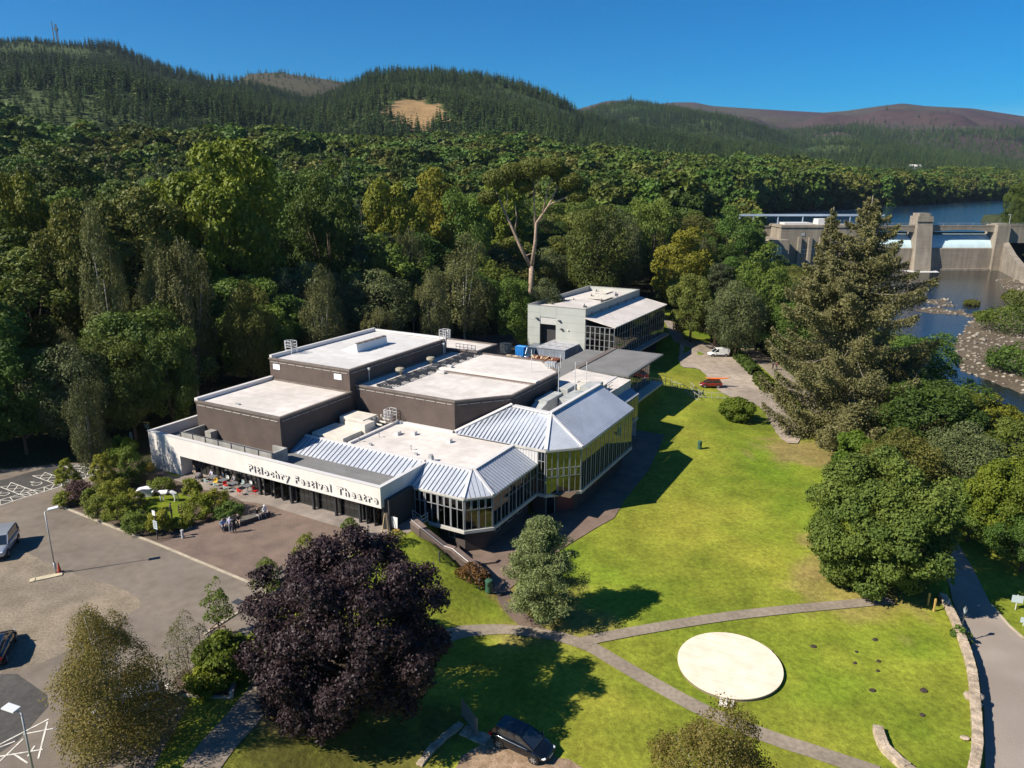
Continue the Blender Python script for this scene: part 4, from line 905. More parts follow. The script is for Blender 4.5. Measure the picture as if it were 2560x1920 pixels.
# ---------------------------------------------------------------- foliage and bark materials
M_BARK = mat('bark_brown', (.095, .072, .052), .9, noise=[(3, .3, None, 5)], spec=.1)
M_BARKP = mat('bark_pale_pink', (.42, .30, .23), .85, noise=[(2, .25, None, 4)], spec=.1)
M_BARKB = mat('bark_birch', (.50, .47, .43), .8, noise=[(4, .7, (.10, .09, .08), 4)], spec=.1)
LM = {
 'oak': leafmat('leaf_deep_green', (.030, .070, .013), (.120, .175, .024), rnd=.35, huer=.035),
 'olive': leafmat('leaf_olive', (.055, .075, .015), (.165, .175, .030), rnd=.25, huer=.02),
 'lime': leafmat('leaf_yellow_green', (.060, .098, .010), (.23, .26, .020), rnd=.2, huer=.02),
 'gold': leafmat('leaf_autumn_gold', (.09, .115, .012), (.27, .275, .020), rnd=.15, huer=.02),
 'grey': leafmat('leaf_willow_grey', (.050, .078, .026), (.140, .165, .060), rnd=.2, huer=.02),
 'birch': leafmat('leaf_birch', (.065, .078, .022), (.180, .180, .062), rnd=.2, huer=.02),
 'birchfg': leafmat('leaf_autumn_birch', (.100, .095, .018), (.34, .28, .075), trans=.45, rnd=.05, huer=.01),
 'spruce': leafmat('needle_dark', (.018, .046, .018), (.058, .100, .034), trans=.15, rnd=.4, huer=.035),
 'plant': leafmat('needle_plantation', (.034, .076, .018), (.108, .160, .040), trans=.15, rnd=.35, huer=.03),
 'old_spruce': leafmat('needle_tawny', (.060, .066, .022), (.205, .185, .070), trans=.15, rnd=.05, huer=.01),
 'old_spruce2': leafmat('needle_green_spruce', (.022, .042, .016), (.085, .095, .034), trans=.15, rnd=.05, huer=.01),
 'pine': leafmat('needle_blue_green', (.085, .118, .036), (.32, .37, .14), trans=.15, rnd=.05, huer=.01),
 'beech': leafmat('leaf_copper_purple', (.008, .005, .007), (.062, .035, .037), trans=.12, rnd=.05, huer=.01, spec=.3, rough=.55),
 'round': leafmat('leaf_mid_green', (.038, .082, .014), (.140, .190, .034), trans=.25, rnd=.15, huer=.02, spec=.2, rough=.6),
 'fresh': leafmat('leaf_fresh_green', (.040, .085, .010), (.150, .210, .020), trans=.35, rnd=.15, huer=.02),
 'rust': leafmat('leaf_rusty', (.060, .035, .012), (.200, .105, .025), trans=.25, rnd=.1, huer=.01),
 'heath': leafmat('plum_flower_heads', (.050, .030, .022), (.150, .085, .070), trans=.2, rnd=.1, huer=.01),
 'dead': leafmat('bare_grey_twigs', (.10, .085, .065), (.24, .20, .155), trans=0, rnd=.1, huer=.01),
 'leafrb': leafmat('leaf_riverbank', (.030, .065, .012), (.120, .170, .020), trans=.3, rnd=.3, huer=.03),
}
def pack(name, vft, trunk, bark, leafm, Hb, link=False):
    "makes the crown and trunk mesh data"
    v, f, t = vft[:3]; v = v.copy(); v[:, 2] += Hb
    me = bigmesh(name + '_crown', v, f, leafm, attrs={'tint': ('FLOAT', t)}, link=False)
    tm = None
    if trunk is not None:
        o = trunk.build('trunk', bark, smooth=True); tm = o.data; bpy.data.objects.remove(o)
    return me, tm
def plain_trunk(H, r, bark=None, lean=0):
    return limb_mesh([([(0, 0, -.6), (lean * .3, 0, H * .4), (lean, 0, H)], r, r * .25)])
KINDS = {}
def reg(k, name, vft, trunk, bark, lm, Hb, Ht, R):
    KINDS[k] = dict(name=name, crown=pack(k, vft, trunk, bark, LM[lm], Hb), H=Ht, R=R)
LM['bedlime'] = leafmat('leaf_bed_yellow_green', (.085, .115, .012), (.31, .32, .030), trans=.3, rnd=.12, huer=.015)
LM['bedgreen'] = leafmat('leaf_bed_green', (.050, .085, .012), (.20, .24, .030), trans=.3, rnd=.15, huer=.02)
for i in range(4):
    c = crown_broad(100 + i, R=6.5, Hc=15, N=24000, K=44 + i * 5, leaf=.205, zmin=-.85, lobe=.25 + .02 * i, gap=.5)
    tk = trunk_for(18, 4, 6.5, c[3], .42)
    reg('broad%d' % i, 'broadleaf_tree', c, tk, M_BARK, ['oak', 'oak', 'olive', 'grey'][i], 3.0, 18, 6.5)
c = crown_broad(110, R=6.5, Hc=12, N=24000, K=48, leaf=.205, zmin=-.8, lobe=.22, up=.4); reg('lime', 'broadleaf_tree', c, trunk_for(16, 4, 6.5, c[3], .42), M_BARK, 'lime', 3.5, 15.5, 6.5)
c = crown_broad(111, R=5.5, Hc=14, N=21000, K=44, leaf=.20, zmin=-.85, lobe=.24, gap=.4); reg('olive', 'broadleaf_tree', c, trunk_for(17, 4, 5.5, c[3], .4), M_BARK, 'olive', 3, 17, 5.5)
c = crown_broad(112, R=5.5, Hc=13, N=21000, K=40, leaf=.20, zmin=-.9, lobe=.26, gap=.4); reg('gold', 'broadleaf_tree', c, trunk_for(16, 4, 5.5, c[3], .4), M_BARK, 'gold', 3, 16, 5.5)
for i in range(2):
    c = crown_birch(120 + i, R=4.0, Hc=15, N=17000, K=34, leaf=.15, strand=2.2); reg('birch%d' % i, 'birch_tree', c, trunk_for(17, 3, 4, c[3], .22, k=12), M_BARKB, 'birch', 2.2, 17, 4.0)
for i in range(3):
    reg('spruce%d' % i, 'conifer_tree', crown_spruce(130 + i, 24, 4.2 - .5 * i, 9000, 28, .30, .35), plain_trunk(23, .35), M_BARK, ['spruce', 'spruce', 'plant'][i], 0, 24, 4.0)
c = crown_broad(140, R=2.2, Hc=15, N=12000, K=34, leaf=.17, zmin=-.95, lobe=.34); reg('poplar', 'columnar_tree', c, plain_trunk(12, .25), M_BARK, 'grey', 1.5, 16.5, 2.4)
# light versions for the hills
def low_conifer(seed, H=14, R=2.3, N=420):
    return crown_spruce(seed, H, R, N, 10, .62, .35, gapk=.12)
reg('low_a', 'conifer_tree', low_conifer(150), None, M_BARK, 'plant', 0, 14, 2.3)
reg('low_b', 'conifer_tree', low_conifer(151, 15, 2.0), None, M_BARK, 'spruce', 0, 15, 2.0)
c = crown_broad(152, R=5.5, Hc=11, N=2600, K=26, leaf=.58, zmin=-.96, lobe=.28); reg('low_c', 'broadleaf_tree', c, None, M_BARK, 'oak', 0.2, 11.2, 5.5)
c = crown_broad(153, R=5, Hc=11, N=2600, K=26, leaf=.56, zmin=-.96, lobe=.28); reg('low_d', 'broadleaf_tree', c, None, M_BARK, 'olive', 0.2, 11.2, 5.0)

TREES = []      # (x, y, height, radius) of everything planted
def plant(kind, x, y, h=None, r=None, label=None, group='trees of the wooded hillside', name=None, z=None, rz=None, cat='tree', sink=0.3):
    K = KINDS[kind]; h = h or K['H']; r = r or K['R'] * h / K['H']; z = Tz(x, y) if z is None else z
    root = thing(name or K['name'], label, cat, (x, y, z - sink), random.random() * 6.28 if rz is None else rz, group); root.scale = (r / K['R'], r / K['R'], h / K['H'])
    for nm, me in zip(('crown', 'trunk'), K['crown']):
        if me is None: continue
        o = bpy.data.objects.new(nm, me); COL.objects.link(o); o.parent = root
    TREES.append((x, y, h, r)); return root
# ================================================================= trees one can tell apart
GRP_F = 'trees of the wooded hillside'
def tree_top(kind, x, y, dist, wpx, label, sink=.3, **k):
    "tree whose top is seen at x, y, standing dist metres away, wpx wide"
    d = ray(x * KD, y * KD); h = math.hypot(d.x, d.y); X, Y = d.x / h * dist, d.y / h * dist; zt = CAM_H + d.z / h * dist; z0 = Tz(X, Y)
    depth = Y * math.cos(TH) + (CAM_H - zt) * math.sin(TH); return plant(kind, X, Y, max(4, zt - z0 + sink), wpx / 2 * KD * depth / F_PX, label, sink=sink, **k)
def tree_base(kind, x, y, ytop, wpx, label, **k):
    g = G(x, y); depth = g.y * math.cos(TH) + (CAM_H - g.z) * math.sin(TH)
    lo, hi = 0, 60
    for _ in range(40):
        m = (lo + hi) / 2; q = Vector((g.x, g.y, g.z + m)) - Vector((0, 0, CAM_H)); yy = (960 - F_PX * (q.z * math.cos(TH) + q.y * math.sin(TH)) / (q.y * math.cos(TH) - q.z * math.sin(TH))) / KD
        if yy > ytop: lo = m
        else: hi = m
    return plant(kind, g.x, g.y, lo, wpx / 2 * KD * depth / F_PX, label, **k)
for a in [
 ('lime', 455, 322, 146, 250, 'tallest broad oak standing above the dark wood, its dome lit yellow green'),
 ('lime', 38, 392, 150, 150, 'bright green round tree at the left edge of the wood'),
 ('olive', 270, 402, 138, 215, 'olive green billowing tree left of the tallest oak'),
 ('olive', 160, 425, 128, 150, 'olive tree with yellowing leaves between the bright green tree and the billowing one'),
 ('birch0', 205, 478, 118, 95, 'drooping greyish birch in front of the olive trees'),
 ('birch1', 388, 512, 116, 105, 'drooping birch below the tallest oak'),
 ('birch0', 320, 560, 120, 80, 'small drooping birch between the two tall birches'),
 ('broad1', 640, 372, 172, 150, 'grey green broad tree right of the tallest oak'),
 ('broad0', 700, 398, 160, 140, 'deep green broad tree behind the fly tower'),
 ('lime', 848, 402, 172, 130, 'mid green tree with lit leaves left of the yellow tree'),
 ('gold', 938, 388, 185, 120, 'yellow leaved tree glowing in the middle of the wood'),
 ('broad1', 1010, 415, 180, 110, 'deep green tree right of the yellow tree'),
 ('lime', 1065, 398, 205, 140, 'wide pale green tree behind the bare limbed pine'),
 ('broad2', 1290, 452, 190, 120, 'olive broad tree right of the bare limbed pine'),
 ('spruce0', 778, 420, 150, 70, 'dark pointed conifer left of the birches behind the theatre'),
 ('birch1', 885, 490, 152, 60, 'narrow pale birch above the theatre roof'),
 ('birch0', 1000, 528, 150, 120, 'pale birch with two heads behind the workshop yard'),
 ('birch1', 935, 575, 140, 75, 'low pale birch in front of the narrow birch'),
 ('broad2', 530, 618, 116, 95, 'lit grey green tree just behind the left brick box'),
 ('birch0', 688, 598, 124, 85, 'small bright birch just behind the fly tower'),
 ('broad1', 350, 715, 104, 110, 'leafy tree beside the left end of the theatre'),
 ('birch1', 172, 815, 92, 75, 'small pale tree by the shaded parking bays'),
 ('broad3', 1340, 470, 205, 90, 'greyish tree between the bare limbed pine and the golden tree'),
 ('broad1', 1418, 432, 215, 110, 'deep green tree left of the golden tree'),
 ('gold', 1482, 508, 188, 125, 'golden olive tree left of the tall bare trunk'),
 ('spruce1', 1440, 520, 200, 50, 'narrow dark conifer beside the golden tree'),
 ('lime', 1208, 583, 158, 85, 'bright yellow green small tree just behind the workshop'),
 ('olive', 1500, 590, 168, 90, 'olive tree at the end of the workshop, lit on top'),
 ('broad0', 1650, 560, 170, 120, 'dark tree left of the big tawny spruce'),
 ('broad3', 1600, 620, 160, 110, 'grey green tree beside the riverside path'),
 ('broad0', 1590, 470, 250, 110, 'dark tree at the left end of the lake'),
 ('spruce2', 600, 300, 300, 50, 'slim conifer above the wood, behind the tallest oak'),
 ('poplar', 245, 330, 215, 50, 'columnar grey green tree left of the tallest oak'),
 ('poplar', 345, 335, 220, 45, 'slender columnar tree just left of the oak dome'),
 ('broad0', 110, 350, 205, 190, 'large dark domed tree behind the left of the wood'),
 ('spruce0', 690, 310, 260, 60, 'tall dark conifer in the middle distance'),
 ('spruce1', 745, 300, 270, 65, 'tallest blue green conifer in the middle distance'),
]: tree_top(*a[:5], a[5], group=GRP_F)
for a in [
 ('leafrb' if False else 'broad1', 1985, 1010, 822, 190, 'broad green tree on the riverbank right of the big spruce'),
 ('lime', 2105, 990, 850, 150, 'yellow green tree overhanging the river'),
 ('broad1', 2185, 1060, 905, 130, 'dark green tree at the right edge above the river'),
 ('broad2', 1930, 1110, 935, 150, 'low olive tree between the spruce and the round tree'),
 ('broad3', 2060, 1090, 930, 150, 'greyish riverbank tree in the middle of the clump'),
 ('lime', 2165, 1195, 995, 160, 'fresh lime green tree by the road at the right edge'),
 ('broad1', 2090, 1170, 1040, 130, 'dark green tree behind the round tree'),
 ('broad1', 2205, 1235, 1100, 130, 'deep shaded tree at the right edge beside the road'),
 ('lime', 1900, 905, 790, 120, 'green tree low behind the big spruce'),
]: tree_base(*a[:5], a[5], group='trees along the riverbank')
for i, (x, y, h_) in enumerate(((-83, 77.5, 15), (-76, 80, 13), (-70, 82, 15), (-65, 84.5, 12), (-60, 86, 14), (-54.5, 88.5, 13), (-49.5, 92, 14))):
    plant(('broad1', 'broad0', 'broad3')[i % 3], x, y, h_, 4.2, ('first', 'second', 'third', 'fourth', 'fifth', 'sixth', 'seventh')[i] + ' shaded tree from the left behind the disabled parking bays', 'trees behind the parking bays')
tree_top('broad0', 2215, 388, 440, 60, 'dark tree at the right edge overhanging the lake', group='trees beside the dam'); tree_top('broad1', 2203, 425, 432, 34, 'smaller tree at the right end of the dam walkway', group='trees beside the dam'); tree_top('broad0', 2250, 395, 455, 80, 'broad tree behind the right end of the dam, cut by the frame', group='trees beside the dam')
tree_top('broad3', 1182, 612, 152, 70, 'grey green tree hiding the foot of the bare limbed pine'); tree_top('broad1', 1112, 600, 150, 80, 'dark green tree left of the foot of the bare limbed pine')
# fill of the near wood
def fill(cond, step, kindf, lab, limit, group=GRP_F, hf=lambda x, y: 15 + 7 * random.random()):
    n = 0; pts = []
    for i in range(int(-130 / step), int(190 / step)):
        for j in range(int(50 / step), int(420 / step)):
            x = (i + .5 * (j % 2) + .55 * (random.random() - .5)) * step; y = (j + .55 * (random.random() - .5)) * step
            if cond(x, y): pts.append((math.hypot(x, y), x, y))
    pts.sort()
    for d, x, y in pts:
        if n >= limit: break
        if any((x - a) ** 2 + (y - b) ** 2 < (max(r, 3) * .95 + 1.2) ** 2 for a, b, h, r in TREES): continue
        k = kindf(x, y); h_ = hf(x, y); plant(k, x, y, h_, KINDS[k]['R'] * h_ / KINDS[k]['H'] * (1.22 if k[:3] in ('bro', 'lim', 'oli', 'gol') else 1.05), lab(k), group); n += 1
    return n
LABK = {'broad0': 'deep green leafy tree of the dense wood, one of many alike', 'broad1': 'dark leafy tree of the dense wood, one of many alike', 'broad2': 'olive leafy tree of the dense wood, one of many alike', 'broad3': 'grey green leafy tree of the dense wood, one of many alike',
 'lime': 'yellow green leafy tree of the dense wood, one of many alike', 'olive': 'olive tree with yellowish crown in the wood, one of many alike', 'gold': 'golden leaved tree inside the wood, one of a few', 'birch0': 'drooping grey birch of the dense wood, one of many alike', 'birch1': 'slim drooping birch of the dense wood, one of many alike',
 'spruce0': 'dark conifer of the dense wood, one of many alike', 'spruce1': 'dark slim conifer of the dense wood, one of many alike', 'spruce2': 'lighter green conifer of the dense wood, one of many alike', 'poplar': 'columnar tree of the dense wood, one of a few'}
def in_forest(x, y):
    d, s = polyline_dist(np.array([x]), np.array([y]), FOREST); return s[0] > 0, d[0]
def condA(x, y):
    d = math.hypot(x, y); az = math.degrees(math.atan2(x, y))
    if az < -43 or az > 20 or d > 262: return False
    i, e = in_forest(x, y); return i and e > 3 and not (y > 330 and x > 95)
def kindA(x, y):
    r = random.random(); n = float(vnoise(np.array([x]), np.array([y]), 38)[0])
    if n > .62: return random.choice(['spruce0', 'spruce1', 'spruce0', 'broad0'])
    if r < .26: return 'broad0'
    if r < .50: return 'broad1'
    if r < .62: return 'broad2'
    if r < .72: return 'broad3'
    if r < .80: return 'birch0'
    if r < .86: return 'birch1'
    if r < .92: return 'lime'
    if r < .97: return 'olive'
    return 'spruce2'
EDGE = lambda x, y: (13 + 6.5 * random.random()) * (1.18 if x < -62 else 1.0) * (.80 if in_forest(x, y)[1] < 12 and x > -62 else 1.0)
nA = fill(condA, 8.9, kindA, lambda k: LABK[k], 205, hf=EDGE)
def condB(x, y):
    if y < 118 or y > 326: return False
    xe = np.interp(y, [110, 130, 155, 185, 220, 262, 318], [73, 75, 73, 84, 101, 126, 152]); lo = xe - np.interp(y, [118, 150, 175, 330], [10, 16, 40, 46])
    return lo < x < xe - 3 and not in_forest(x, y)[0]
nB = fill(condB, 7.5, lambda x, y: random.choice(['broad1', 'broad0', 'broad2', 'broad3', 'lime']), lambda k: LABK[k].replace('of the dense wood', 'on the west riverbank').replace('in the wood', 'on the west riverbank').replace('inside the wood', 'on the west riverbank'), 42, 'trees along the west riverbank', hf=lambda x, y: 9 + 4 * random.random() if y < 300 else 7 + 3 * random.random())
def condC(x, y):
    return (y > 285 and x > 234 + (345 - y) * .1 and x < 330 and y < 424 and x > 246 + .25 * (y - 345)) or (250 > y > 200 and x > 175 and x < 200)
nC = fill(condC, 9.5, lambda x, y: random.choice(['broad1', 'broad0', 'broad3']), lambda k: LABK[k].replace('of the dense wood', 'beside the right end of the dam'), 30, 'trees beside the dam', hf=lambda x, y: 9 + 5 * random.random())
print('FOREST COUNTS', nA, nB, nC)

# ---------------------------------------------------------------- the far woods: countless trees as two stuff objects
def visible_filter():
    az = np.radians(np.arange(-42, 42.01, .5)); d = np.exp(np.linspace(math.log(120), math.log(5200), 420)); A, D = np.meshgrid(az, d); Z = T(D * np.sin(A), D * np.cos(A)); tn = (Z - CAM_H) / D; mx = np.maximum.accumulate(tn, 0)
    def vis(x, y, z, extra=24):
        a = np.arctan2(x, y); dd = np.hypot(x, y); i = np.clip(((a - az[0]) / (az[1] - az[0])).astype(int), 0, len(az) - 1); j = np.clip(((np.log(dd) - math.log(120)) / (math.log(5200) - math.log(120)) * 419).astype(int) - 1, 0, 419)
        return (z + extra - CAM_H) / dd >= mx[j, i]
    return vis
def far_points():
    rg = np.random.default_rng(5); X = []; Y = []; S = []
    for d0, d1, sp, sc in ((150, 420, 7.6, 1.0), (420, 900, 6.8, 1.05), (900, 1500, 7.2, .88), (1500, 2400, 9.0, .92), (2400, 3600, 14, 1.35)):
        n = int(.5 * (d1 ** 2 - d0 ** 2) * math.radians(82) / sp ** 2); a = np.radians(rg.random(n) * 82 - 41); d = np.sqrt(d0 ** 2 + rg.random(n) * (d1 ** 2 - d0 ** 2)); X.append(d * np.sin(a)); Y.append(d * np.cos(a)); S.append(np.full(n, sc))
    x = np.concatenate(X); y = np.concatenate(Y); s = np.concatenate(S); z = T(x, y); fd, fs = polyline_dist(x, y, FOREST); dist = np.hypot(x, y); azd = np.degrees(np.arctan2(x, y))
    k = (fs > 0) & (fd > 2) & visible_filter()(x, y, z)
    tx = np.array([t[0] for t in TREES]); ty = np.array([t[1] for t in TREES]); grid = set((int(a // 6), int(b // 6)) for a, b in zip(tx, ty))
    near = dist < 330; occ = np.array([(int(a // 6), int(b // 6)) in grid for a, b in zip(x, y)]); k &= ~(near & occ)
    k &= ~((dist < 262) & (azd < 20) & (azd > -43) & (y < 330))
    for (qx, qy, sx, sy) in CLEAR: k &= (((x - qx) / sx) ** 2 + ((y - qy - (x - qx) * -.9) / sy) ** 2 + (vnoise(x, y, 16) - .5) * 1.5 > 1.05)
    moor = (dist > 2350) & ((azd > 3) | (dist > 2900)) & (vnoise(x, y, 500) * 200 + z > np.where(azd > 3, 270, 330)); k &= ~(moor & (rg.random(len(x)) < .94))
    m2 = (dist > 1650) & (dist < 2450) & (azd > -24) & (azd < -9) & (z > 215); k &= ~(m2 & (rg.random(len(x)) < .9))
    k &= ~((vnoise(x + 300, y, 95) > .80) & (dist > 700) & (rg.random(len(x)) < .8))
    return x[k], y[k], z[k], s[k], dist[k], rg
fx, fy, fz, fsx, fdist, frg = far_points()
_n = vnoise(fx, fy, 110); _n2 = vnoise(fx + 70, fy + 30, 240)
broad = (fdist < 620) & (_n < .66) | (fdist < 1000) & (_n < .46) & (fdist < 700) | (polyline_dist(fx, fy, FOREST)[0] < 85) & (fy > 400) & (fx > 100)
is_dk = _n2 > .55
print('FAR', len(fx), broad.sum())
def gn_scatter(name, pts, scl, idx, kinds, seed):
    me = bpy.data.meshes.new(name); me.vertices.add(len(pts)); me.vertices.foreach_set('co', pts.astype(np.float32).ravel()); me.update()
    for nm, arr, ty in (('sc', scl, 'FLOAT'), ('rz', np.random.default_rng(seed).random(len(pts)) * 6.28, 'FLOAT'), ('ki', idx, 'INT')):
        a = me.attributes.new(nm, ty, 'POINT'); a.data.foreach_set('value', arr.astype(np.int32 if ty == 'INT' else np.float32))
    o = bpy.data.objects.new(name, me); COL.objects.link(o); g = bpy.data.node_groups.new(name + '_nodes', 'GeometryNodeTree'); g.interface.new_socket('Geometry', in_out='INPUT', socket_type='NodeSocketGeometry'); g.interface.new_socket('Geometry', in_out='OUTPUT', socket_type='NodeSocketGeometry')
    N = g.nodes; L = g.links; gi = N.new('NodeGroupInput'); go = N.new('NodeGroupOutput'); ip = N.new('GeometryNodeInstanceOnPoints'); jn = N.new('GeometryNodeJoinGeometry')
    for src in reversed(kinds):
        oi = N.new('GeometryNodeObjectInfo'); oi.inputs['Object'].default_value = src; oi.inputs['As Instance'].default_value = True; L.new(oi.outputs['Geometry'], jn.inputs[0])
    L.new(gi.outputs[0], ip.inputs['Points']); L.new(jn.outputs[0], ip.inputs['Instance']); ip.inputs['Pick Instance'].default_value = True
    def na(nm, dt):
        a = N.new('GeometryNodeInputNamedAttribute'); a.data_type = dt; a.inputs['Name'].default_value = nm; return a.outputs[0]
    L.new(na('ki', 'INT'), ip.inputs['Instance Index']); L.new(na('sc', 'FLOAT'), ip.inputs['Scale']); cx = N.new('ShaderNodeCombineXYZ'); L.new(na('rz', 'FLOAT'), cx.inputs[2]); L.new(cx.outputs[0], ip.inputs['Rotation']); L.new(ip.outputs[0], go.inputs[0])
    o.modifiers.new('scatter', 'NODES').node_group = g; return o
# four small trees at the wood's far edge lend their shapes to the far woods
def crown_of(root): return [c for c in root.children if c.name.startswith('crown')][0]
LOWS = [crown_of(tree_top(k, x, y, d, w_, l, group=GRP_F)) for k, x, y, d, w_, l in (('low_a', 520, 268, 640, 12, 'small plantation conifer on the slope above the wood'), ('low_b', 1040, 300, 560, 12, 'slim plantation conifer below the felled slope'), ('low_c', 860, 352, 330, 40, 'little round tree behind the yellow tree'), ('low_d', 1180, 372, 330, 40, 'little olive tree behind the bare limbed pine'))]
j = 1.0 + .5 * (frg.random(len(fx)) - .5); young = np.where(vnoise(fx + 900, fy, 150) > .6, .62, 1.0)
c = ~broad
gn_scatter('conifer_forest', np.stack([fx, fy, fz - .4], -1)[c], (fsx * j * young * 1.12)[c], np.where(is_dk, (frg.random(len(fx)) < .75) * 1, (frg.random(len(fx)) < .25) * 1)[c], LOWS[:2], 1)['kind'] = 'stuff'
gn_scatter('broadleaf_forest', np.stack([fx, fy, fz - .4], -1)[broad], (fsx * j * np.where((fx > 60) & (fdist > 470), 1.9, np.where(fdist > 420, 1.7, 1.35)))[broad], (frg.random(len(fx)) < .38)[broad] * 1, LOWS[2:], 2)['kind'] = 'stuff'
# ================================================================= big single trees
def own_tree(name, label, loc, vft, lm, trunk, bark, group=None, rz=0, cat='tree', Hb=0):
    root = thing(name, label, cat, loc, rz, group); v = vft[0].copy(); v[:, 2] += Hb
    bigmesh('crown', v, vft[1], lm, root, attrs={'tint': ('FLOAT', vft[2])})
    if trunk is not None: trunk.build('trunk', bark, root, smooth=True)
    TREES.append((loc[0], loc[1], 10, 4)); return root
# copper beech
c = crown_broad(201, R=6.5, Hc=11.6, N=200000, K=120, leaf=.105, zmin=-.96, rough=.55, asp=.6, lobe=.16, up=.1, gap=.8)
g = at(768, 1505, -1.6); own_tree('copper_beech', 'large dark purple copper beech on the grass bank by the car park', (g.x, g.y, Tz(g.x, g.y)), c, LM['beech'], trunk_for(12, 2.5, 7, c[3], .5, k=14), M_BARK, Hb=-.3)
# round broad tree on the right of the lawn
c = crown_broad(202, R=6.4, Hc=11.8, N=130000, K=110, leaf=.13, zmin=-.96, rough=.4, lobe=.17, up=.2, gap=.6)
g = at(1876, 1262, -3.6); own_tree('sycamore_tree', 'big rounded green tree beside the lawn path and the road', (g.x, g.y, Tz(g.x, g.y)), c, LM['round'], trunk_for(11, 2, 7, c[3], .45), M_BARK, Hb=.4)
c = crown_broad(212, R=3.0, Hc=6, N=16000, K=30, leaf=.17, zmin=-.9, lobe=.26); g = at(1850, 1050, -4); own_tree('holly_bush', 'smaller bushy tree tucked behind the big rounded tree', (g.x, g.y, Tz(g.x, g.y)), c, LM['fresh'], plain_trunk(3, .15), M_BARK, Hb=.3)
# blue green pine by the ramp
c = crown_pine(203, R=3.7, Hc=9.0, N=60000, K=60, leaf=.13)
g = at(1166, 1335, -3.2); tk = limb_mesh([([(0, 0, -.4), (.1, 0, 4), (0, .1, 9.3)], .2, .04)] + [([(0, 0, e[2] * .9), tuple(e)], .06, .015) for e in c[3][::2]])
own_tree('pine_tree', 'blue green pine at the corner of the lawn where the paths meet', (g.x, g.y, Tz(g.x, g.y)), c, LM['pine'], tk, M_BARK, Hb=.3)
# foreground birches
c = crown_birch(204, R=3.5, Hc=7.6, N=56000, K=46, leaf=.07, strand=1.1); v = c[0].copy(); zz = np.clip(v[:, 2] / 7.6, 0, 1); v[:, 0] *= 1.36 - .82 * zz; v[:, 1] *= 1.36 - .82 * zz
c1 = crown_birch(214, R=2.5, Hc=5.6, N=20000, K=26, leaf=.07, strand=1.2); v1 = c1[0].copy(); v1[:, 2] += 3.0; z1 = np.clip((v1[:, 2] - 3) / 5.6, 0, 1); v1[:, 0] *= 1.15 - .6 * z1; v1[:, 1] *= 1.15 - .6 * z1; v1[:, 0] -= .5
c2 = crown_birch(215, R=3.5, Hc=3.9, N=25000, K=30, leaf=.07, strand=1.0); v2 = c2[0].copy(); v2[:, 2] += .1
lim = np.concatenate([c1[3] + np.array([-.5, 0, 3.0]), c2[3]]); c = (None, np.concatenate([c1[1], c2[1] + len(v1)]), np.concatenate([c1[2], c2[2]]), lim); v = np.concatenate([v1, v2])
g = at(262, 1610, 0); own_tree('silver_birch', 'autumn tinted birch with fine drooping twigs over the bottom left car park', (g.x, g.y, 0), (v, c[1], c[2]), LM['birchfg'], trunk_for(7.6, 1.0, 3.0, c[3], .15, k=26), M_BARKB, Hb=.7)
c = crown_birch(205, R=2.9, Hc=6.6, N=34000, K=30, leaf=.075, strand=1.1)
d = ray(1555 * KD, 1548 * KD); hh = math.hypot(d.x, d.y); X, Y = d.x / hh * 35.5, d.y / hh * 35.5; own_tree('silver_birch', 'yellowing birch top poking up at the bottom edge beside the lawn path', (X, Y, CAM_H + d.z / hh * 35.5 - 7.2), c, LM['birchfg'], trunk_for(7, 1, 2.6, c[3], .12, k=16), M_BARKB, Hb=.4)
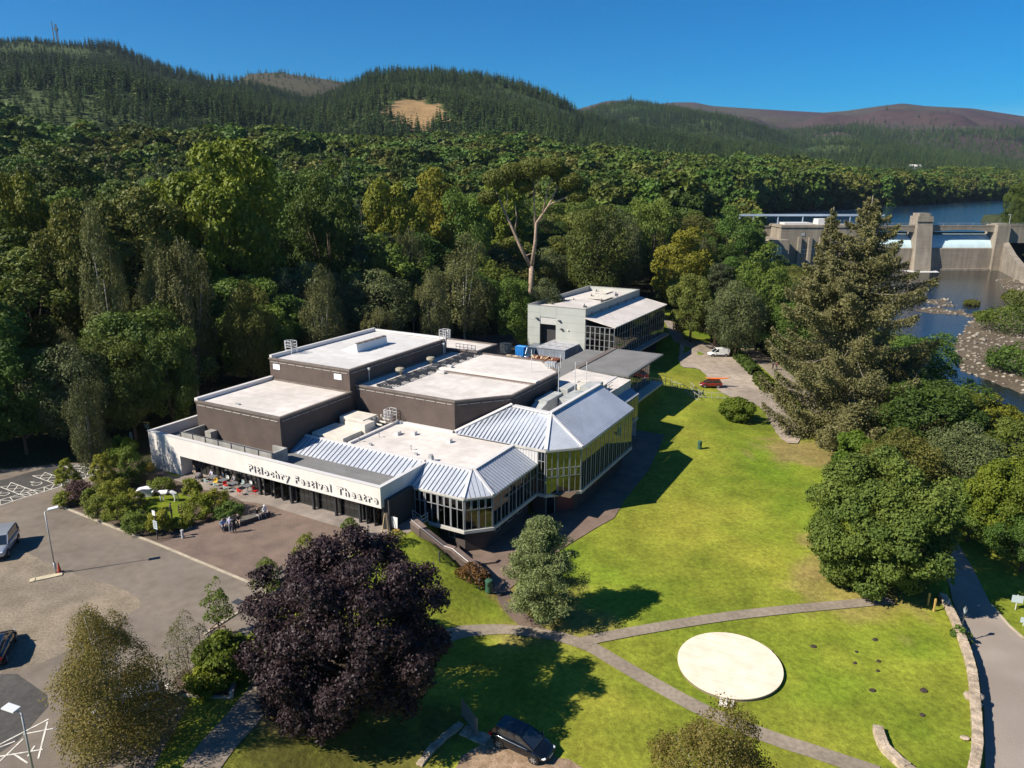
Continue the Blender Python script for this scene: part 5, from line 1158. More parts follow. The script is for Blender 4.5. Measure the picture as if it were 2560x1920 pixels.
# big old spruce with two leaders
def old_spruce():
    rg = np.random.default_rng(206); C = []; Nn = []; S_ = []; limbs = []
    H = 34.5
    prof = lambda t: np.interp(t, [0, .06, .15, .30, .45, .60, .72, .80, .90, 1.0], [6.0, 9.0, 11.8, 12.6, 10.4, 8.8, 7.0, 5.0, 3.0, .7])
    leaders = [(0, 0, H, 0.0, 1.0, 125), (-4.6, 1.0, H - 1.5, .50, .50, 44)]
    for (lx, ly, Ht, tmin, rs, nb) in leaders:
        pts = [(0, 0, -.5), (0, 0, H * .4), (lx * .8, ly, H * .62), (lx, ly, Ht)] if lx else [(0, 0, -.5), (.1, 0, H * .5), (0, 0, Ht)]
        limbs.append((pts, .62 if not lx else .3, .05))
        for k in range(nb):
            t = tmin + (1 - tmin) * (k + rg.random() * .7) / nb; z = Ht * (.03 + .96 * t); a = k * 2.399 + rg.normal() * .3; L = float(prof(t)) * rs * (.72 + .42 * rg.random()); 
            if L < .2: continue
            cx, cy = (lx * min(1, max(0, (t - .3) / .35)), ly) if lx else (0, 0)
            drop = (.30 if t < .5 else .02) * L; rise = .20 * L
            path = []
            for i in range(9):
                u = i / 8; path.append(np.array([cx + math.cos(a) * L * u, cy + math.sin(a) * L * u, z - drop * math.sin(u * 2.2) + rise * u ** 3]))
            limbs.append(([tuple(p) for p in path], .10 if L > 5 else .05, .015))
            nn = int(900 * (L / 6) ** 1.15) + 90; u = rg.random(nn) ** .65; seg = np.minimum((u * 8).astype(int), 7); fr = u * 8 - seg; pp = np.array(path); base = pp[seg] * (1 - fr)[:, None] + pp[seg + 1] * fr[:, None]
            side = np.array([-math.sin(a), math.cos(a), 0]); w_ = (.11 * L + .25) * (1.25 - u); off = rg.normal(size=nn) * w_; hang = np.abs(rg.normal(size=nn)) * (.55 + .05 * L) * (1.1 - .5 * u)
            C.append(base + side * off[:, None] - np.array([0, 0, 1]) * hang[:, None] + rg.normal(size=(nn, 3)) * .08); out = np.array([math.cos(a), math.sin(a), .5]); Nn.append(np.tile(out, (nn, 1))); S_.append(np.clip(.25 + .75 * u * rg.random(nn) + .15 * rg.random(), 0, 1))
    c = np.concatenate(C); n = unit(np.concatenate(Nn) * .6 + rg.normal(size=c.shape) * .6); v, f, t = leaves(c, n, .17, np.concatenate(S_), .42, rg); print('old spruce leaves', len(c))
    return (v, f, t), limb_mesh(limbs, 5)
vft, lm_ = old_spruce(); g = at(1818, 962, -4.2)
own_tree('old_spruce', 'huge tawny spruce with two tops standing between the gravel car park and the river', (g.x, g.y, Tz(g.x, g.y)), vft, LM['old_spruce'], lm_, mat('bark_lichen', (.20, .17, .125), .9, noise=[(2, .3, None, 4)]))
c = crown_spruce(207, 13, 4.2, 15000, 26, .22, .3); g = at(1925, 935, -4.5); own_tree('spruce_tree', 'dark green spruce nestled against the foot of the tawny spruce', (g.x, g.y, Tz(g.x, g.y)), c, LM['old_spruce2'], plain_trunk(12, .2), M_BARK)
# bare limbed pine in the wood
def bare_pine():
    rg = np.random.default_rng(208); S = []
    S += [([(0, 0, -1), (.2, 0, 8.5)], .62, .52), ([(.2, 0, 8), (-2.4, .3, 13), (-4.6, .2, 18), (-6.5, 0, 22), (-8.2, 0, 26)], .46, .10), ([(.2, 0, 8), (1.0, -.2, 14), (1.2, 0, 18), (4.0, 0, 22), (6.2, .2, 26.5)], .46, .12), ([(1.0, 0, 15.5), (.8, .2, 21), (.6, 0, 27)], .26, .08), ([(4.0, 0, 22), (7.4, 0, 23.5), (9.6, 0, 25)], .2, .06), ([(2.6, 0, 20.2), (3.6, .2, 25), (5, .3, 29)], .2, .06), ([(-3.6, .2, 15.5), (-3.2, .4, 19), (-3.4, .3, 22)], .18, .05), ([(-5.6, 0, 20), (-5.2, 0, 24), (-6, 0, 28)], .15, .05), ([(-1.2, 0, 10.8), (1.8, .5, 12)], .12, .04)]
    C = []; N_ = []
    for q, r in (((-7.5, 0, 27.5), 3.2), ((-4, .5, 29), 3.0), ((0, 0, 29.5), 3.4), ((4.5, 0, 30), 3.0), ((8.5, 0, 27), 3.0), ((10.5, 0, 24), 2.2), ((-9.5, .5, 23.5), 2.4), ((-1.5, 1, 26), 2.2), ((6.6, 1, 28.5), 2.6)):
        n = 3600; d = unit(rg.normal(size=(n, 3)) + np.array([0, 0, .5])); C.append(np.array(q) + d * r * np.array([1, 1, .65]) * (.7 + .35 * rg.random((n, 1)))); N_.append(d)
    c = np.concatenate(C); n = unit(np.concatenate(N_) + rg.normal(size=c.shape) * .6); v, f, t = leaves(c, n, .28, rg.random(len(c)), .4, rg); return (v, f, t), limb_mesh(S, 7)
d = ray(1146 * KD, 580 * KD); hh = math.hypot(d.x, d.y); dist = 168; X, Y = d.x / hh * dist, d.y / hh * dist; zf = CAM_H + d.z / hh * dist
vft, tk = bare_pine(); own_tree('bare_limbed_pine', 'tall pine whose pale forked limbs stand out bare in the middle of the wood', (X, Y, zf - 8.0), vft, LM['olive'], tk, mat('bark_tan', (.33, .24, .17), .85, noise=[(2, .25, None, 4)]), group=GRP_F)
for t_ in [o for o in list(COL.objects) if o.get('group') == GRP_F and o.type == 'EMPTY' and 'bare limbed' not in str(o.get('label')) and 118 < math.hypot(*o.location[:2]) < 166 and abs(math.degrees(math.atan2(o.location.x, o.location.y) - math.atan2(X, Y))) < 2.6]:
    t_.scale.z *= .52
# tall bare trunked pine by the lot
def scots(seed, H, R):
    rg = np.random.default_rng(seed); C = []; N_ = []; S = [([(0, 0, -.5), (.15, 0, H * .5), (.5, .1, H * .97)], .30, .08)]
    for k in range(34):
        z = H * (.46 + .52 * k / 34); a = k * 2.4; L = R * (.5 + .5 * rg.random()) * (1.1 - .5 * k / 34); q = (math.cos(a) * L + .4, math.sin(a) * L, z + .2 * L); S.append(([(.3, 0, z), q], .06, .02)); n = 420
        d = unit(rg.normal(size=(n, 3)) + np.array([0, 0, .4])); C.append(np.array(q) + d * np.array([1.3, 1.3, .6]) * rg.random((n, 1)) ** .4 * 1.1); N_.append(d)
    c = np.concatenate(C); n = unit(np.concatenate(N_) + rg.normal(size=c.shape) * .5); v, f, t = leaves(c, n, .2, rg.random(len(c)), .35, rg); return (v, f, t), limb_mesh(S, 6)
vft, tk = scots(209, 18.5, 3.6); g = at(1543, 742, -2.6); own_tree('scots_pine', 'tall pine with long bare trunk beside the gravel lot', (g.x, g.y, Tz(g.x, g.y)), vft, LM['old_spruce2'], tk, M_BARKP)
# bush on the lawn
c = crown_broad(210, R=2.35, Hc=4.0, N=14000, K=34, leaf=.12, zmin=-.95, lobe=.28); g = at(1590, 912, -3.8); own_tree('round_bush', 'round leafy bush alone at the top of the lawn', (g.x, g.y, Tz(g.x, g.y)), c, LM['fresh'], plain_trunk(2, .08), M_BARK, cat='bush', Hb=-.2)
# young trees of the plaza
def young(x, y, ytop, wpx, label, lm, seed, n=5000, stem=.9, shape=1.0, leaf=.075):
    g = at(x, y, 0); dep = g.y * math.cos(TH) + CAM_H * math.sin(TH); Rr = wpx / 2 * KD * dep / F_PX; Ht = (y - ytop) * KD * dep / F_PX / math.cos(math.atan2(CAM_H, g.y)) * .93; c = crown_broad(seed, R=Rr, Hc=Ht - stem, N=n, K=26, leaf=leaf, zmin=-.95, lobe=.34, gap=.5); v = c[0].copy(); zz = v[:, 2] / (Ht - stem); k = 1.15 - .45 * zz * shape; v[:, 0] *= k; v[:, 1] *= k
    return own_tree('young_tree', label, (g.x, g.y, 0), (v, c[1], c[2]), LM[lm], trunk_for(Ht, stem, Rr, c[3], .045, k=6), M_BARK, Hb=stem)
young(475, 1378, 1263, 58, 'slim young tree in a square planter held by timber stakes', 'fresh', 220, 2600, 1.3)
young(581, 1285, 1208, 58, 'young yellow green tree at the corner of the kerb line', 'fresh', 221, 3000, .5)
young(664, 1222, 1150, 52, 'young golden tree beside the slatted bench', 'gold', 222, 3000, .4, 1.4)
young(757, 1168, 1118, 38, 'small young tree between the theatre front and the copper beech', 'fresh', 223, 2200, .6)
young(856, 1175, 1148, 34, 'low golden shrub in front of the cafe ramp', 'gold', 224, 1200, .1, .3)
young(412, 1470, 1325, 95, 'sparse pale young birch beside the cycle stands', 'birch', 225, 5200, .4, 1.3, .05)
c = crown_broad(226, R=1.7, Hc=2.9, N=9000, K=34, leaf=.12, zmin=-.9, lobe=.3); g = at(487, 1465, 0); own_tree('leafy_shrub', 'bright green shrub in the raised bed beside the beech', (g.x, g.y, 0), c, LM['fresh'], None, None, cat='shrub', Hb=.1)
c = crown_broad(227, R=1.2, Hc=1.6, N=4000, K=24, leaf=.1, zmin=-.9, lobe=.3); g = at(447, 1490, 0); own_tree('leafy_shrub', 'low olive shrub in front of the bright green one', (g.x, g.y, 0), c, LM['lime'], None, None, cat='shrub', Hb=.05)
# ================================================================= paved areas
def closed(pts):
    "rounded and slightly ragged outline through the points"
    rg = random.Random(4); pts = [Vector((p[0], p[1])) for p in pts]; n = len(pts); out = []
    for i in range(n):
        p0, p1, p2, p3 = pts[i - 1], pts[i], pts[(i + 1) % n], pts[(i + 2) % n]; k = max(3, int((p2 - p1).length / .9))
        for j in range(k):
            t = j / k; q = .5 * ((2 * p1) + (-p0 + p2) * t + (2 * p0 - 5 * p1 + 4 * p2 - p3) * t * t + (-p0 + 3 * p1 - 3 * p2 + p3) * t ** 3); out.append(q + Vector((rg.random() - .5, rg.random() - .5)) * .28)
    return out
def zp(ox, oy, sc, z=0.0):
    "reader for points measured in an enlarged part of the photograph, on level z"
    return lambda x, y: at((ox + x / sc) / KD, (oy + y / sc) / KD, z)
def D0(*l): return [at(x, y, 0) for x, y in l]
sheet('car_park', D0((-330, 1035), (30, 1012), (150, 1000), (245, 1003), (330, 1000), (385, 1040), (445, 1052), (830, 1135), (838, 1148), (610, 1300), (520, 1385), (515, 1430), (445, 1440), (392, 1500), (405, 1520), (395, 1545), (330, 1660), (200, 1800), (-500, 1800)), M_ASPH, dz=.004, step=6, z=0)
sheet('worn_ground', closed([Vector(zp(0, 1440, 4.608)(x, y).xy) for x, y in ((-300, -600), (-150, -420), (150, -330), (480, -190), (620, -100), (880, -20), (1150, 60), (1400, 140), (1560, 240), (1640, 330), (1560, 400), (1400, 500), (1280, 560), (1180, 640), (980, 760), (700, 900), (560, 960), (380, 1040), (100, 1110), (-700, 1160))]), M_GRAVD, dz=.010, step=6, z=0)
sheet('road_patch', [zp(0, 1440, 4.608)(x, y) for x, y in ((-300, 1130), (200, 1130), (540, 1370), (560, 1500), (200, 1900), (-400, 2300))], M_ASPHD, dz=.016, step=6, z=0)
z8 = zp(0, 1140, 7.373)
sheet('parking_bays', [z8(x, y) for x, y in ((-700, 1060), (0, 912), (480, 755), (930, 622), (1830, 330), (1900, 200), (1400, 150), (800, 230), (200, 400), (-300, 520), (-900, 700))], M_ASPHD, dz=.010, step=6, z=0)
sheet('plaza_paving', D0((255, 1046 - 20), (330, 1000), (384, 1037), (447, 1050), (838, 1140), (830, 1150), (640, 1276), (585, 1278), (380, 1190), (345, 1176), (440, 1108), (425, 1090), (390, 1070)), M_PAVE, dz=.010, step=5, z=0)
sheet('facade_paving', [P(-31, -.6), P(-29.3, -.6), P(-29.3, 1.9), P(.2, 1.9), P(.2, 4.3), P(2.2, 4.3), P(2.4, 1.3), P(2.2, -.8), P(-.5, -1.4), P(-14.9, -1.0), P(-22, -2.6), P(-28.5, -2.6)], M_PAVEL, dz=.016, step=5, z=0)
# kerbs along the drive, set as raised stone edging
def kerb(name, pts, label, w_=.22, h=.11, m_=None, cat='kerb'):
    k = M()
    for a, b in zip(pts[:-1], pts[1:]):
        L = (b - a).length; n = max(1, int(L / .92))
        for i in range(n): p = a.lerp(b, i / n); q = a.lerp(b, (i + 1) / n - .012 / max(L / n, .1) / n); k.beam((p.x, p.y, p.z + h / 2 - .02), (q.x, q.y, q.z + h / 2 - .02), w_, h)
    o = k.build(name, m_ or M_KERB); return tag(o, label, cat)
kerb('kerb', [at(195, 1053, 0), at(116, 1088, 0), at(205, 1124, 0), at(345, 1178, 0), at(582, 1277, 0)], 'pale stone kerb running from the planted bed to the corner of the block paving')
kerb('kerb', [at(582, 1277, 0), at(513, 1325, 0), at(440, 1372, 0)], 'pale kerb going down from the paving corner towards the car park trees')
kerb('kerb', [at(500, 1508, 0), at(392, 1503, 0), at(360, 1545, 0)], 'short kerb beside the low shrub bed at the bottom left')
def line(p, q, w_=.1, z=.024):
    p, q = Vector((p[0], p[1])), Vector((q[0], q[1])); t = (q - p).normalized(); n = Vector((-t.y, t.x)) * w_ / 2
    return [(p.x - n.x, p.y - n.y, z), (q.x - n.x, q.y - n.y, z), (q.x + n.x, q.y + n.y, z), (p.x + n.x, p.y + n.y, z)]
LM_ = M()
def ln(p, q, w_=.1):
    global _lz; _lz = .022 + .0008 * (len(LM_.f) % 9); LM_.add(line(p, q, w_, _lz), [(0, 1, 2, 3)])
def hatch(A, B, C_, Dd, n=3):
    ln(A, Dd); ln(B, C_)
    for i in range(n): s0 = A.lerp(Dd, i / n); s1 = B.lerp(C_, i / n); e0 = A.lerp(Dd, (i + 1) / n); e1 = B.lerp(C_, (i + 1) / n); ln(s0, e1, .08); ln(s1, e0, .08)
for q in (((0, 570), (205, 490), (610, 635), (360, 710)), ((600, 365), (830, 305), (1230, 440), (1010, 515)), ((1175, 190), (1400, 165), (1790, 260), (1600, 335)), ((-620, 780), (-400, 700), (0, 815), (-250, 900))): hatch(*[z8(*p) for p in q])
inn = [z8(*p) for p in ((-250, 900), (0, 815), (360, 710), (610, 635), (1010, 515), (1230, 440), (1600, 335), (1790, 260))]; out = [z8(*p) for p in ((-300, 1010), (0, 912), (480, 755), (700, 690), (930, 622), (1350, 485), (1560, 415), (1830, 325))]
for a, b in zip(inn[:-1], inn[1:]): ln(a, b)
for a, b in zip(out[:-1], out[1:]): ln(a, b, .12)
for i in range(len(inn) - 1):
    for k in (0, 1): a = inn[i].lerp(inn[i + 1], k / 2); b = out[i].lerp(out[i + 1], (k + 1) / 2); ln(a, b, .08); a2 = out[i].lerp(out[i + 1], (k + 1) / 2); b2 = inn[i].lerp(inn[i + 1], (k + 1) / 2); ln(a2, b2, .08)
for dx, dy in ((0, 0), (590, -190), (-600, 190)):
    for a, b in zip(((560, 480), (620, 500), (740, 490), (780, 500), (580, 520), (600, 545), (680, 545), (740, 525), (640, 470)), ((620, 500), (740, 490), (770, 478), (740, 525), (600, 545), (680, 545), (740, 525), (780, 490), (560, 480))): ln(z8(a[0] + dx, a[1] + dy), z8(b[0] + dx, b[1] + dy), .09)
z6 = zp(0, 1440, 3.456)
for a, b in (((-200, 1560), (420, 1238)), ((0, 1480), (130, 1430)), ((-60, 1570), (370, 1500)), ((-40, 1640), (200, 1410)), ((120, 1540), (240, 1620)), ((240, 1560), (300, 1470)), ((200, 1370), (460, 1320)), ((330, 1580), (410, 1260)), ((1270, 965), (1440, 948)), ((1340, 900), (1335, 1010)), ((1355, 1025), (1460, 1005)), ((1450, 930), (1430, 1065)), ((1610, 995), (1690, 1030))): ln(z6(*a), z6(*b))
tag(LM_.build('bay_markings', M_WHITE), kind='structure')
for x, y in ((278, 1120 + 205 - 1120 + 130), ): pass
for (x, y, lab) in ((279, 1324 / KD * 1.0, 'dark drain grate in the drive below the planted bed'), (593, 1505 / KD, 'dark drain grate beside the kerb near the young trees')):
    c = at(x if x != 593 else 594 / KD, y, 0); m = M(); 
    for i in range(5): m.box(-.35, -.28 + i * .13, .006, .35, -.21 + i * .13, .03)
    m.box(-.4, -.32, .005, .4, .35, .012); o = m.build('drain_grate', M_DKSTEEL); o.location = (c.x, c.y, .012); o.rotation_euler = (0, 0, UROT); tag(o, lab, 'drain')
# planted bed
bed = D0((120, 1084), (195, 1050), (232, 1012), (285, 990), (320, 1003), (335, 1022), (385, 1040), (430, 1058), (480, 1062), (528, 1086), (500, 1118), (432, 1132), (408, 1142), (372, 1165), (342, 1172))
sheet('soil_bed', bed, mat('bed_soil', (.085, .058, .038), .95, noise=[(1.2, .3, None, 5), (6, .3, None, 4)], bump=(6, .6)), dz=.030, step=5, z=0)
M_TURF = mat('bed_turf', (.120, .170, .012), .9, noise=[(.7, .5, (.20, .20, .02), 4), (6, .2, None, 4)], bump=(14, .5), spec=.1)
sheet('bed_lawn', D0((305, 1072), (330, 1062), (372, 1060), (410, 1075), (402, 1100), (385, 1120), (372, 1140), (348, 1138), (332, 1118), (306, 1100)), M_TURF, dz=.045, step=5, z=0)
# paths across the lawn
pj = gp([(1210, 1372), (1282, 1388)])
def path(name, pts, w_, m_=M_PATH, dz=.05): return sheet(name, strip_poly(smooth_pts(gp(pts)), w_), m_, dz=dz, step=1.0)
path('path', [(905, 1395), (960, 1376), (1010, 1364), (1080, 1360), (1150, 1366), (1215, 1378), (1275, 1398), (1330, 1430), (1420, 1482), (1530, 1540), (1660, 1592), (1760, 1625), (1900, 1672)], 1.35)
path('lawn_path', [(1262, 1388), (1300, 1378), (1420, 1356), (1560, 1334), (1700, 1318), (1830, 1306), (1925, 1297)], 1.25, dz=.075)
path('ramp_path', [(1085, 1275), (1098, 1305), (1125, 1335), (1165, 1368)], 1.5, M_PAVE, dz=.035)
sheet('lower_terrace', [P(*q) for q in ((11.6, -1.0), (13.2, -.2), (13.4, 5), (14.4, 12), (15.4, 17), (16.2, 20.2), (15.6, 25), (14.9, 36), (12.5, 50), (8.2, 50), (8.2, 36), (11.4, 35), (11.4, 19.7), (9, 17.2), (7.4, 16.5), (7.4, 7.1), (5.9, 5.6), (3.4, 5.6), (3.2, 2.9), (10.8, 1.75))], M_PAVE, dz=.07, step=1.2)
path('bank_path', [(430, 1664), (470, 1610), (520, 1555), (560, 1505), (600, 1455), (640, 1400)], 2.1, M_PATH, dz=.04)
sheet('gravel_lot', closed([Vector((p.x, p.y)) for p in gp([(1480, 735), (1570, 748), (1590, 775), (1640, 820), (1690, 875), (1730, 945), (1700, 958), (1668, 925), (1640, 880), (1560, 850), (1512, 800), (1470, 790)])]), M_GRAV, dz=.13, step=1.5)
path('riverside_path', [(1500, 700), (1560, 728), (1610, 752), (1660, 788), (1720, 840), (1790, 900)], 4.2, M_PATH, dz=.09)
sheet('gravel_track', strip_poly(gp([(1470, 742), (1450, 700), (1430, 690)]), 3), M_GRAV, dz=.09, step=1.5)
rl_ = [(2049, 1285), (2088, 1370), (2112, 1440), (2126, 1540), (2128, 1660), (2120, 1800)]
road_l = [at(x, y, -4.2) for x, y in rl_]
sheet('road', [Vector((p.x, p.y)) for p in ([at(2010, 1190, -4.2)] + road_l + [at(2400, 1900, -4.2), at(2400, 1500, -4.2), at(2330, 1420, -4.2), at(2212, 1385, -4.2), at(2140, 1310, -4.2), at(2085, 1225, -4.2), at(2060, 1180, -4.2), at(2030, 1130, -4.2)])], mat('road_tarmac', (.30, .255, .215), .9, noise=[(.14, .12, None, 3), (.30, .6, (.25, .20, .165), 3), (14, .12, None, 3)], spec=.15), dz=.05, step=1.2)
kerb('kerb', [at(x, y, -4.15) for x, y in ((2062, 1180), (2088, 1225), (2142, 1308), (2180, 1352), (2212, 1380), (2300, 1420))], 'kerb line on the river side of the road at the right edge', .14, .12)
sheet('yard', [P(-36, 45), P(-13, 44.8), P(-13, 39.8), P(-2.6, 39.8), P(-2, 50), P(-4.4, 71), P(-12.4, 77.1), P(-25, 77.1), P(-36, 90), P(-48, 70)], M_ASPHD, dz=.02, step=2.5)

# ================================================================= walls, ramp, stage
M_COPB = mat('brick_coping', (.185, .13, .105), .85, noise=[(1.2, .15, None, 5)])
M_RAILS = mat('rail_steel', (.62, .60, .55), .4, metal=.5)
wl = thing('ramp_wall', 'brown brick ramp wall with handrail stepping down beside the cafe', 'ramp wall', (0, 0, 0))
z7 = lambda z: zp(960, 1280, 6.9125, z)
spine = [(z7(.95)(480, 150), .95), (z7(.75)(640, 285), .75), (z7(-.75)(1040, 600), -.75), (z7(-.85)(1190, 650), -.85), (z7(-2.15)(1750, 1105), -2.15)]
w1 = M(); ct_ = M(); hr = M()
for (a, za), (b, zb) in zip(spine[:-1], spine[1:]):
    t = (b - a); t.z = 0; t.normalize(); n = Vector((-t.y, t.x, 0)); n = n if n.y > 0 else -n; ins = .62
    A0, B0, A1, B1 = a - n * .18, b - n * .18, a + n * ins, b + n * ins
    g = min(Tz(a.x, a.y), Tz(b.x, b.y), -3.3) - .5
    vs = [(p.x, p.y, z) for p, zz in ((A0, za), (B0, zb), (B1, zb), (A1, za)) for z in (g, zz - .1)]
    w1.add(vs, [(0, 2, 3, 1), (2, 4, 5, 3), (4, 6, 7, 5), (6, 0, 1, 7), (1, 3, 5, 7)])
    ct_.add([(p.x, p.y, z) for p, zz in ((A0 - n * .05, za), (B0 - n * .05, zb), (B1 + n * .05, zb), (A1 + n * .05, za)) for z in (zz - .1, zz)], [(0, 2, 3, 1), (2, 4, 5, 3), (4, 6, 7, 5), (6, 0, 1, 7), (1, 3, 5, 7), (6, 4, 2, 0)])
    off = n * .05; hr.tube([(a.x - off.x, a.y - off.y, za + .12), (b.x - off.x, b.y - off.y, zb + .12)], .035, 6)
w1.build('wall', M_BROWN, wl); ct_.build('coping', M_COPB, wl); hr.build('handrail', M_RAILS, wl)
# low brick pier and kerbed slab below the cafe corner
m = M(); q = [z7(-3.0)(*p) for p in ((1470, 810), (1820, 750), (1990, 810), (1930, 855), (1570, 905))]; m.prism([(p.x, p.y) for p in q], -3.6, -3.0); tag(m.build('paved_plinth', M_PAVE), 'low paved plinth at the foot of the cafe wall', 'plinth')
gl_ = [z7(0)(500, 105), z7(.0)(650, 225), z7(.0)(760, 150)]
m = M()
for a, b in zip(gl_[:-1], gl_[1:]):
    for z in (.12, .5, .9): m.beam((a.x, a.y, z), (b.x, b.y, z), .05)
for p in gl_: m.beam((p.x, p.y, -.1), (p.x, p.y, .92), .06)
tag(m.build('guard_rail', M_STEEL), 'short metal guard rail at the head of the ramp by the cafe window', 'railing')
# round timber stage
st = thing('timber_stage', 'pale oval timber stage standing on the lawn', 'stage', (0, 0, 0))
ol = []
for i in range(96):
    t = 2 * math.pi * i / 96; p = at((1826.5 + 132.5 * math.cos(t)) / KD, (1664 + 83.5 * math.sin(t + .24)) / KD, -3.0); ol.append((p.x, p.y))
M_PLY = mat('new_plywood', (.80, .66, .50), .7, noise=[(.9, .10, None, 5), (.5, .22, (.70, .52, .38), 6, (.35, 3.5, 1)), (2.5, .12, (.86, .78, .66), 5)])
cx_ = sum(p[0] for p in ol) / 96; cy_ = sum(p[1] for p in ol) / 96
M().prism(ol, -3.07, -3.0).build('deck', M_PLY, st); M().prism([(cx_ + (p[0] - cx_) * .985, cy_ + (p[1] - cy_) * .985) for p in ol], -3.6, -3.07).build('skirt', mat('stage_skirt', (.20, .16, .11), .8), st)
j = M()
for k in range(-5, 6):
    u = k * 1.22
    for s_ in (0,):
        d1 = Vector((math.cos(.42), -math.sin(.42))); n1 = Vector((d1.y, -d1.x)); c0 = Vector((cx_, cy_)) + n1 * u; r_ = 0
        pr_ = [(Vector(p) - c0) for p in ol]; cr = [q.dot(d1) for q, q2 in zip(pr_, pr_[1:] + pr_[:1]) if q.dot(n1) * q2.dot(n1) < 0]
        if len(cr) == 2: a = c0 + d1 * min(cr); b = c0 + d1 * max(cr); j.add(line(a, b, .02, -2.996), [(0, 1, 2, 3)])
j.build('board_joints', mat('board_joint_brown', (.50, .38, .28), .8), st)  # thin browner strips between the boards
arc = [ol[i] for i in range(70, 86)]; m = M()
for a, b in zip(arc[:-1], arc[1:]):
    o0 = [cx_ + (a[0] - cx_) * 1.012, cy_ + (a[1] - cy_) * 1.012]; o1 = [cx_ + (b[0] - cx_) * 1.012, cy_ + (b[1] - cy_) * 1.012]; q0 = [cx_ + (a[0] - cx_) * 1.05, cy_ + (a[1] - cy_) * 1.05]; q1 = [cx_ + (b[0] - cx_) * 1.05, cy_ + (b[1] - cy_) * 1.05]; m.prism([o0, o1, q1, q0], -3.4, -3.12)
m.build('edge_step', mat('grey_timber', (.36, .30, .23), .85), st)
c = G(1569, 1523); m = M(); m.box(-.5, -.38, .02, .5, .38, .1); o = m.build('info_board', mat('board_white', (.72, .66, .58), .6, noise=[(5, .4, (.35, .30, .25), 3)])); o.location = (c.x, c.y, c.z + .1); o.rotation_euler = (.12, 0, -.35); tag(o, 'small pale board lying on the grass below the oval stage', 'board')
# dry stone walls
M_STONE = mat('field_stone', (.40, .32, .235), .9, noise=[(1.3, .3, None, 5), (9, .15, None, 3)], bump=(6, .5), spec=.1)
def stone_wall(name, pts, ztop, label, w_=.7, drop=1.3, size=.42):
    "coursed rubble: every stone a shaped block in one wall"
    m = M(); rg = random.Random(5)
    for a, b in zip(pts[:-1], pts[1:]):
        L = (b - a).length; t = (b - a) / L; n = Vector((-t.y, t.x)); x = 0
        zt0 = ztop if not callable(ztop) else None
        while x < L:
            s = size * (.7 + .7 * rg.random()); c = a + t * min(x + s / 2, L); zt = ztop(c.x, c.y) if callable(ztop) else zt0
            z = zt - drop
            while z < zt - .08:
                h = min(.30 + .2 * rg.random(), zt - z + .05)
                for sd in ((-1, 1) if w_ > .55 else (0,)):
                    cc = c + n * sd * w_ * .24; wx = s * .52; wy = w_ * (.30 if sd else .5); vs = []
                    for dz in (0, h):
                        for ax, ay in ((-1, -1), (1, -1), (1, 1), (-1, 1)):
                            q = cc + t * ax * wx * (.86 + .2 * rg.random()) + n * ay * wy * (.86 + .25 * rg.random()); vs.append((q.x, q.y, z + dz * (.9 + .15 * rg.random())))
                    m.add(vs, [(0, 3, 2, 1), (4, 5, 6, 7), (0, 1, 5, 4), (1, 2, 6, 5), (2, 3, 7, 6), (3, 0, 4, 7)])
                z += h
            x += s * .98
    o = m.build(name, M_STONE, bevel=.035); return tag(o, label, 'stone wall')
w0 = [Vector((p.x, p.y)) for p in [at(x, y, -3.0) for x, y in ((2036, 1283), (2060, 1330), (2082, 1385), (2100, 1445), (2108, 1520), (2112, 1600), (2102, 1664), (2080, 1740))]]
stone_wall('retaining_wall', smooth_pts(w0, 3), -2.95, 'curving dry stone retaining wall between the lawn and the road', .6, 1.5, .34)
w0 = [Vector((p.x, p.y)) for p in gp([(1895, 1578), (1901, 1600), (1912, 1622), (1935, 1645), (1962, 1668), (2000, 1700)])]
stone_wall('stone_wall', smooth_pts(w0, 3), lambda x, y: Tz(x, y) + .42, 'short rubble wall curving through the grass at the bottom right', .6, .7, .34)
for (x, y, r, lab) in ((2103, 1508, .75, 'large pale boulder set in the grass against the retaining wall'), (2112, 1524, .4, 'small boulder below the large one by the retaining wall'), (2084, 1597, .33, 'white stone lying on the grass near the bottom right')):
    c = G(x, y); o = M().blob((0, 0, 0), (r, r * .7, r * .35), 9, 6, rough=.13).build('boulder', M_STONE, smooth=True); o.location = (c.x, c.y, c.z + .12); tag(o, lab, 'boulder')
for i, (x, y, r) in enumerate(((1757, 1397, .35), (1890, 1382, .33), (1850, 1409, .2), (1898, 1429, .28), (1846, 1433, .22), (1896, 1450, .22), (1884, 1492, .38), (1995, 1492, .45), (1992, 1545, .3))):
    c = G(x, y); r *= .72; o = M().blob((0, 0, 0), (r, r * .8, .12), 9, 4, rough=.2).build('mole_hill', mat('fresh_earth', (.045, .03, .022), .95)); o.location = (c.x, c.y, c.z + .02); tag(o, 'dark heap of earth on the lawn right of the oval stage', 'mole hill', 'mole hills right of the oval stage')
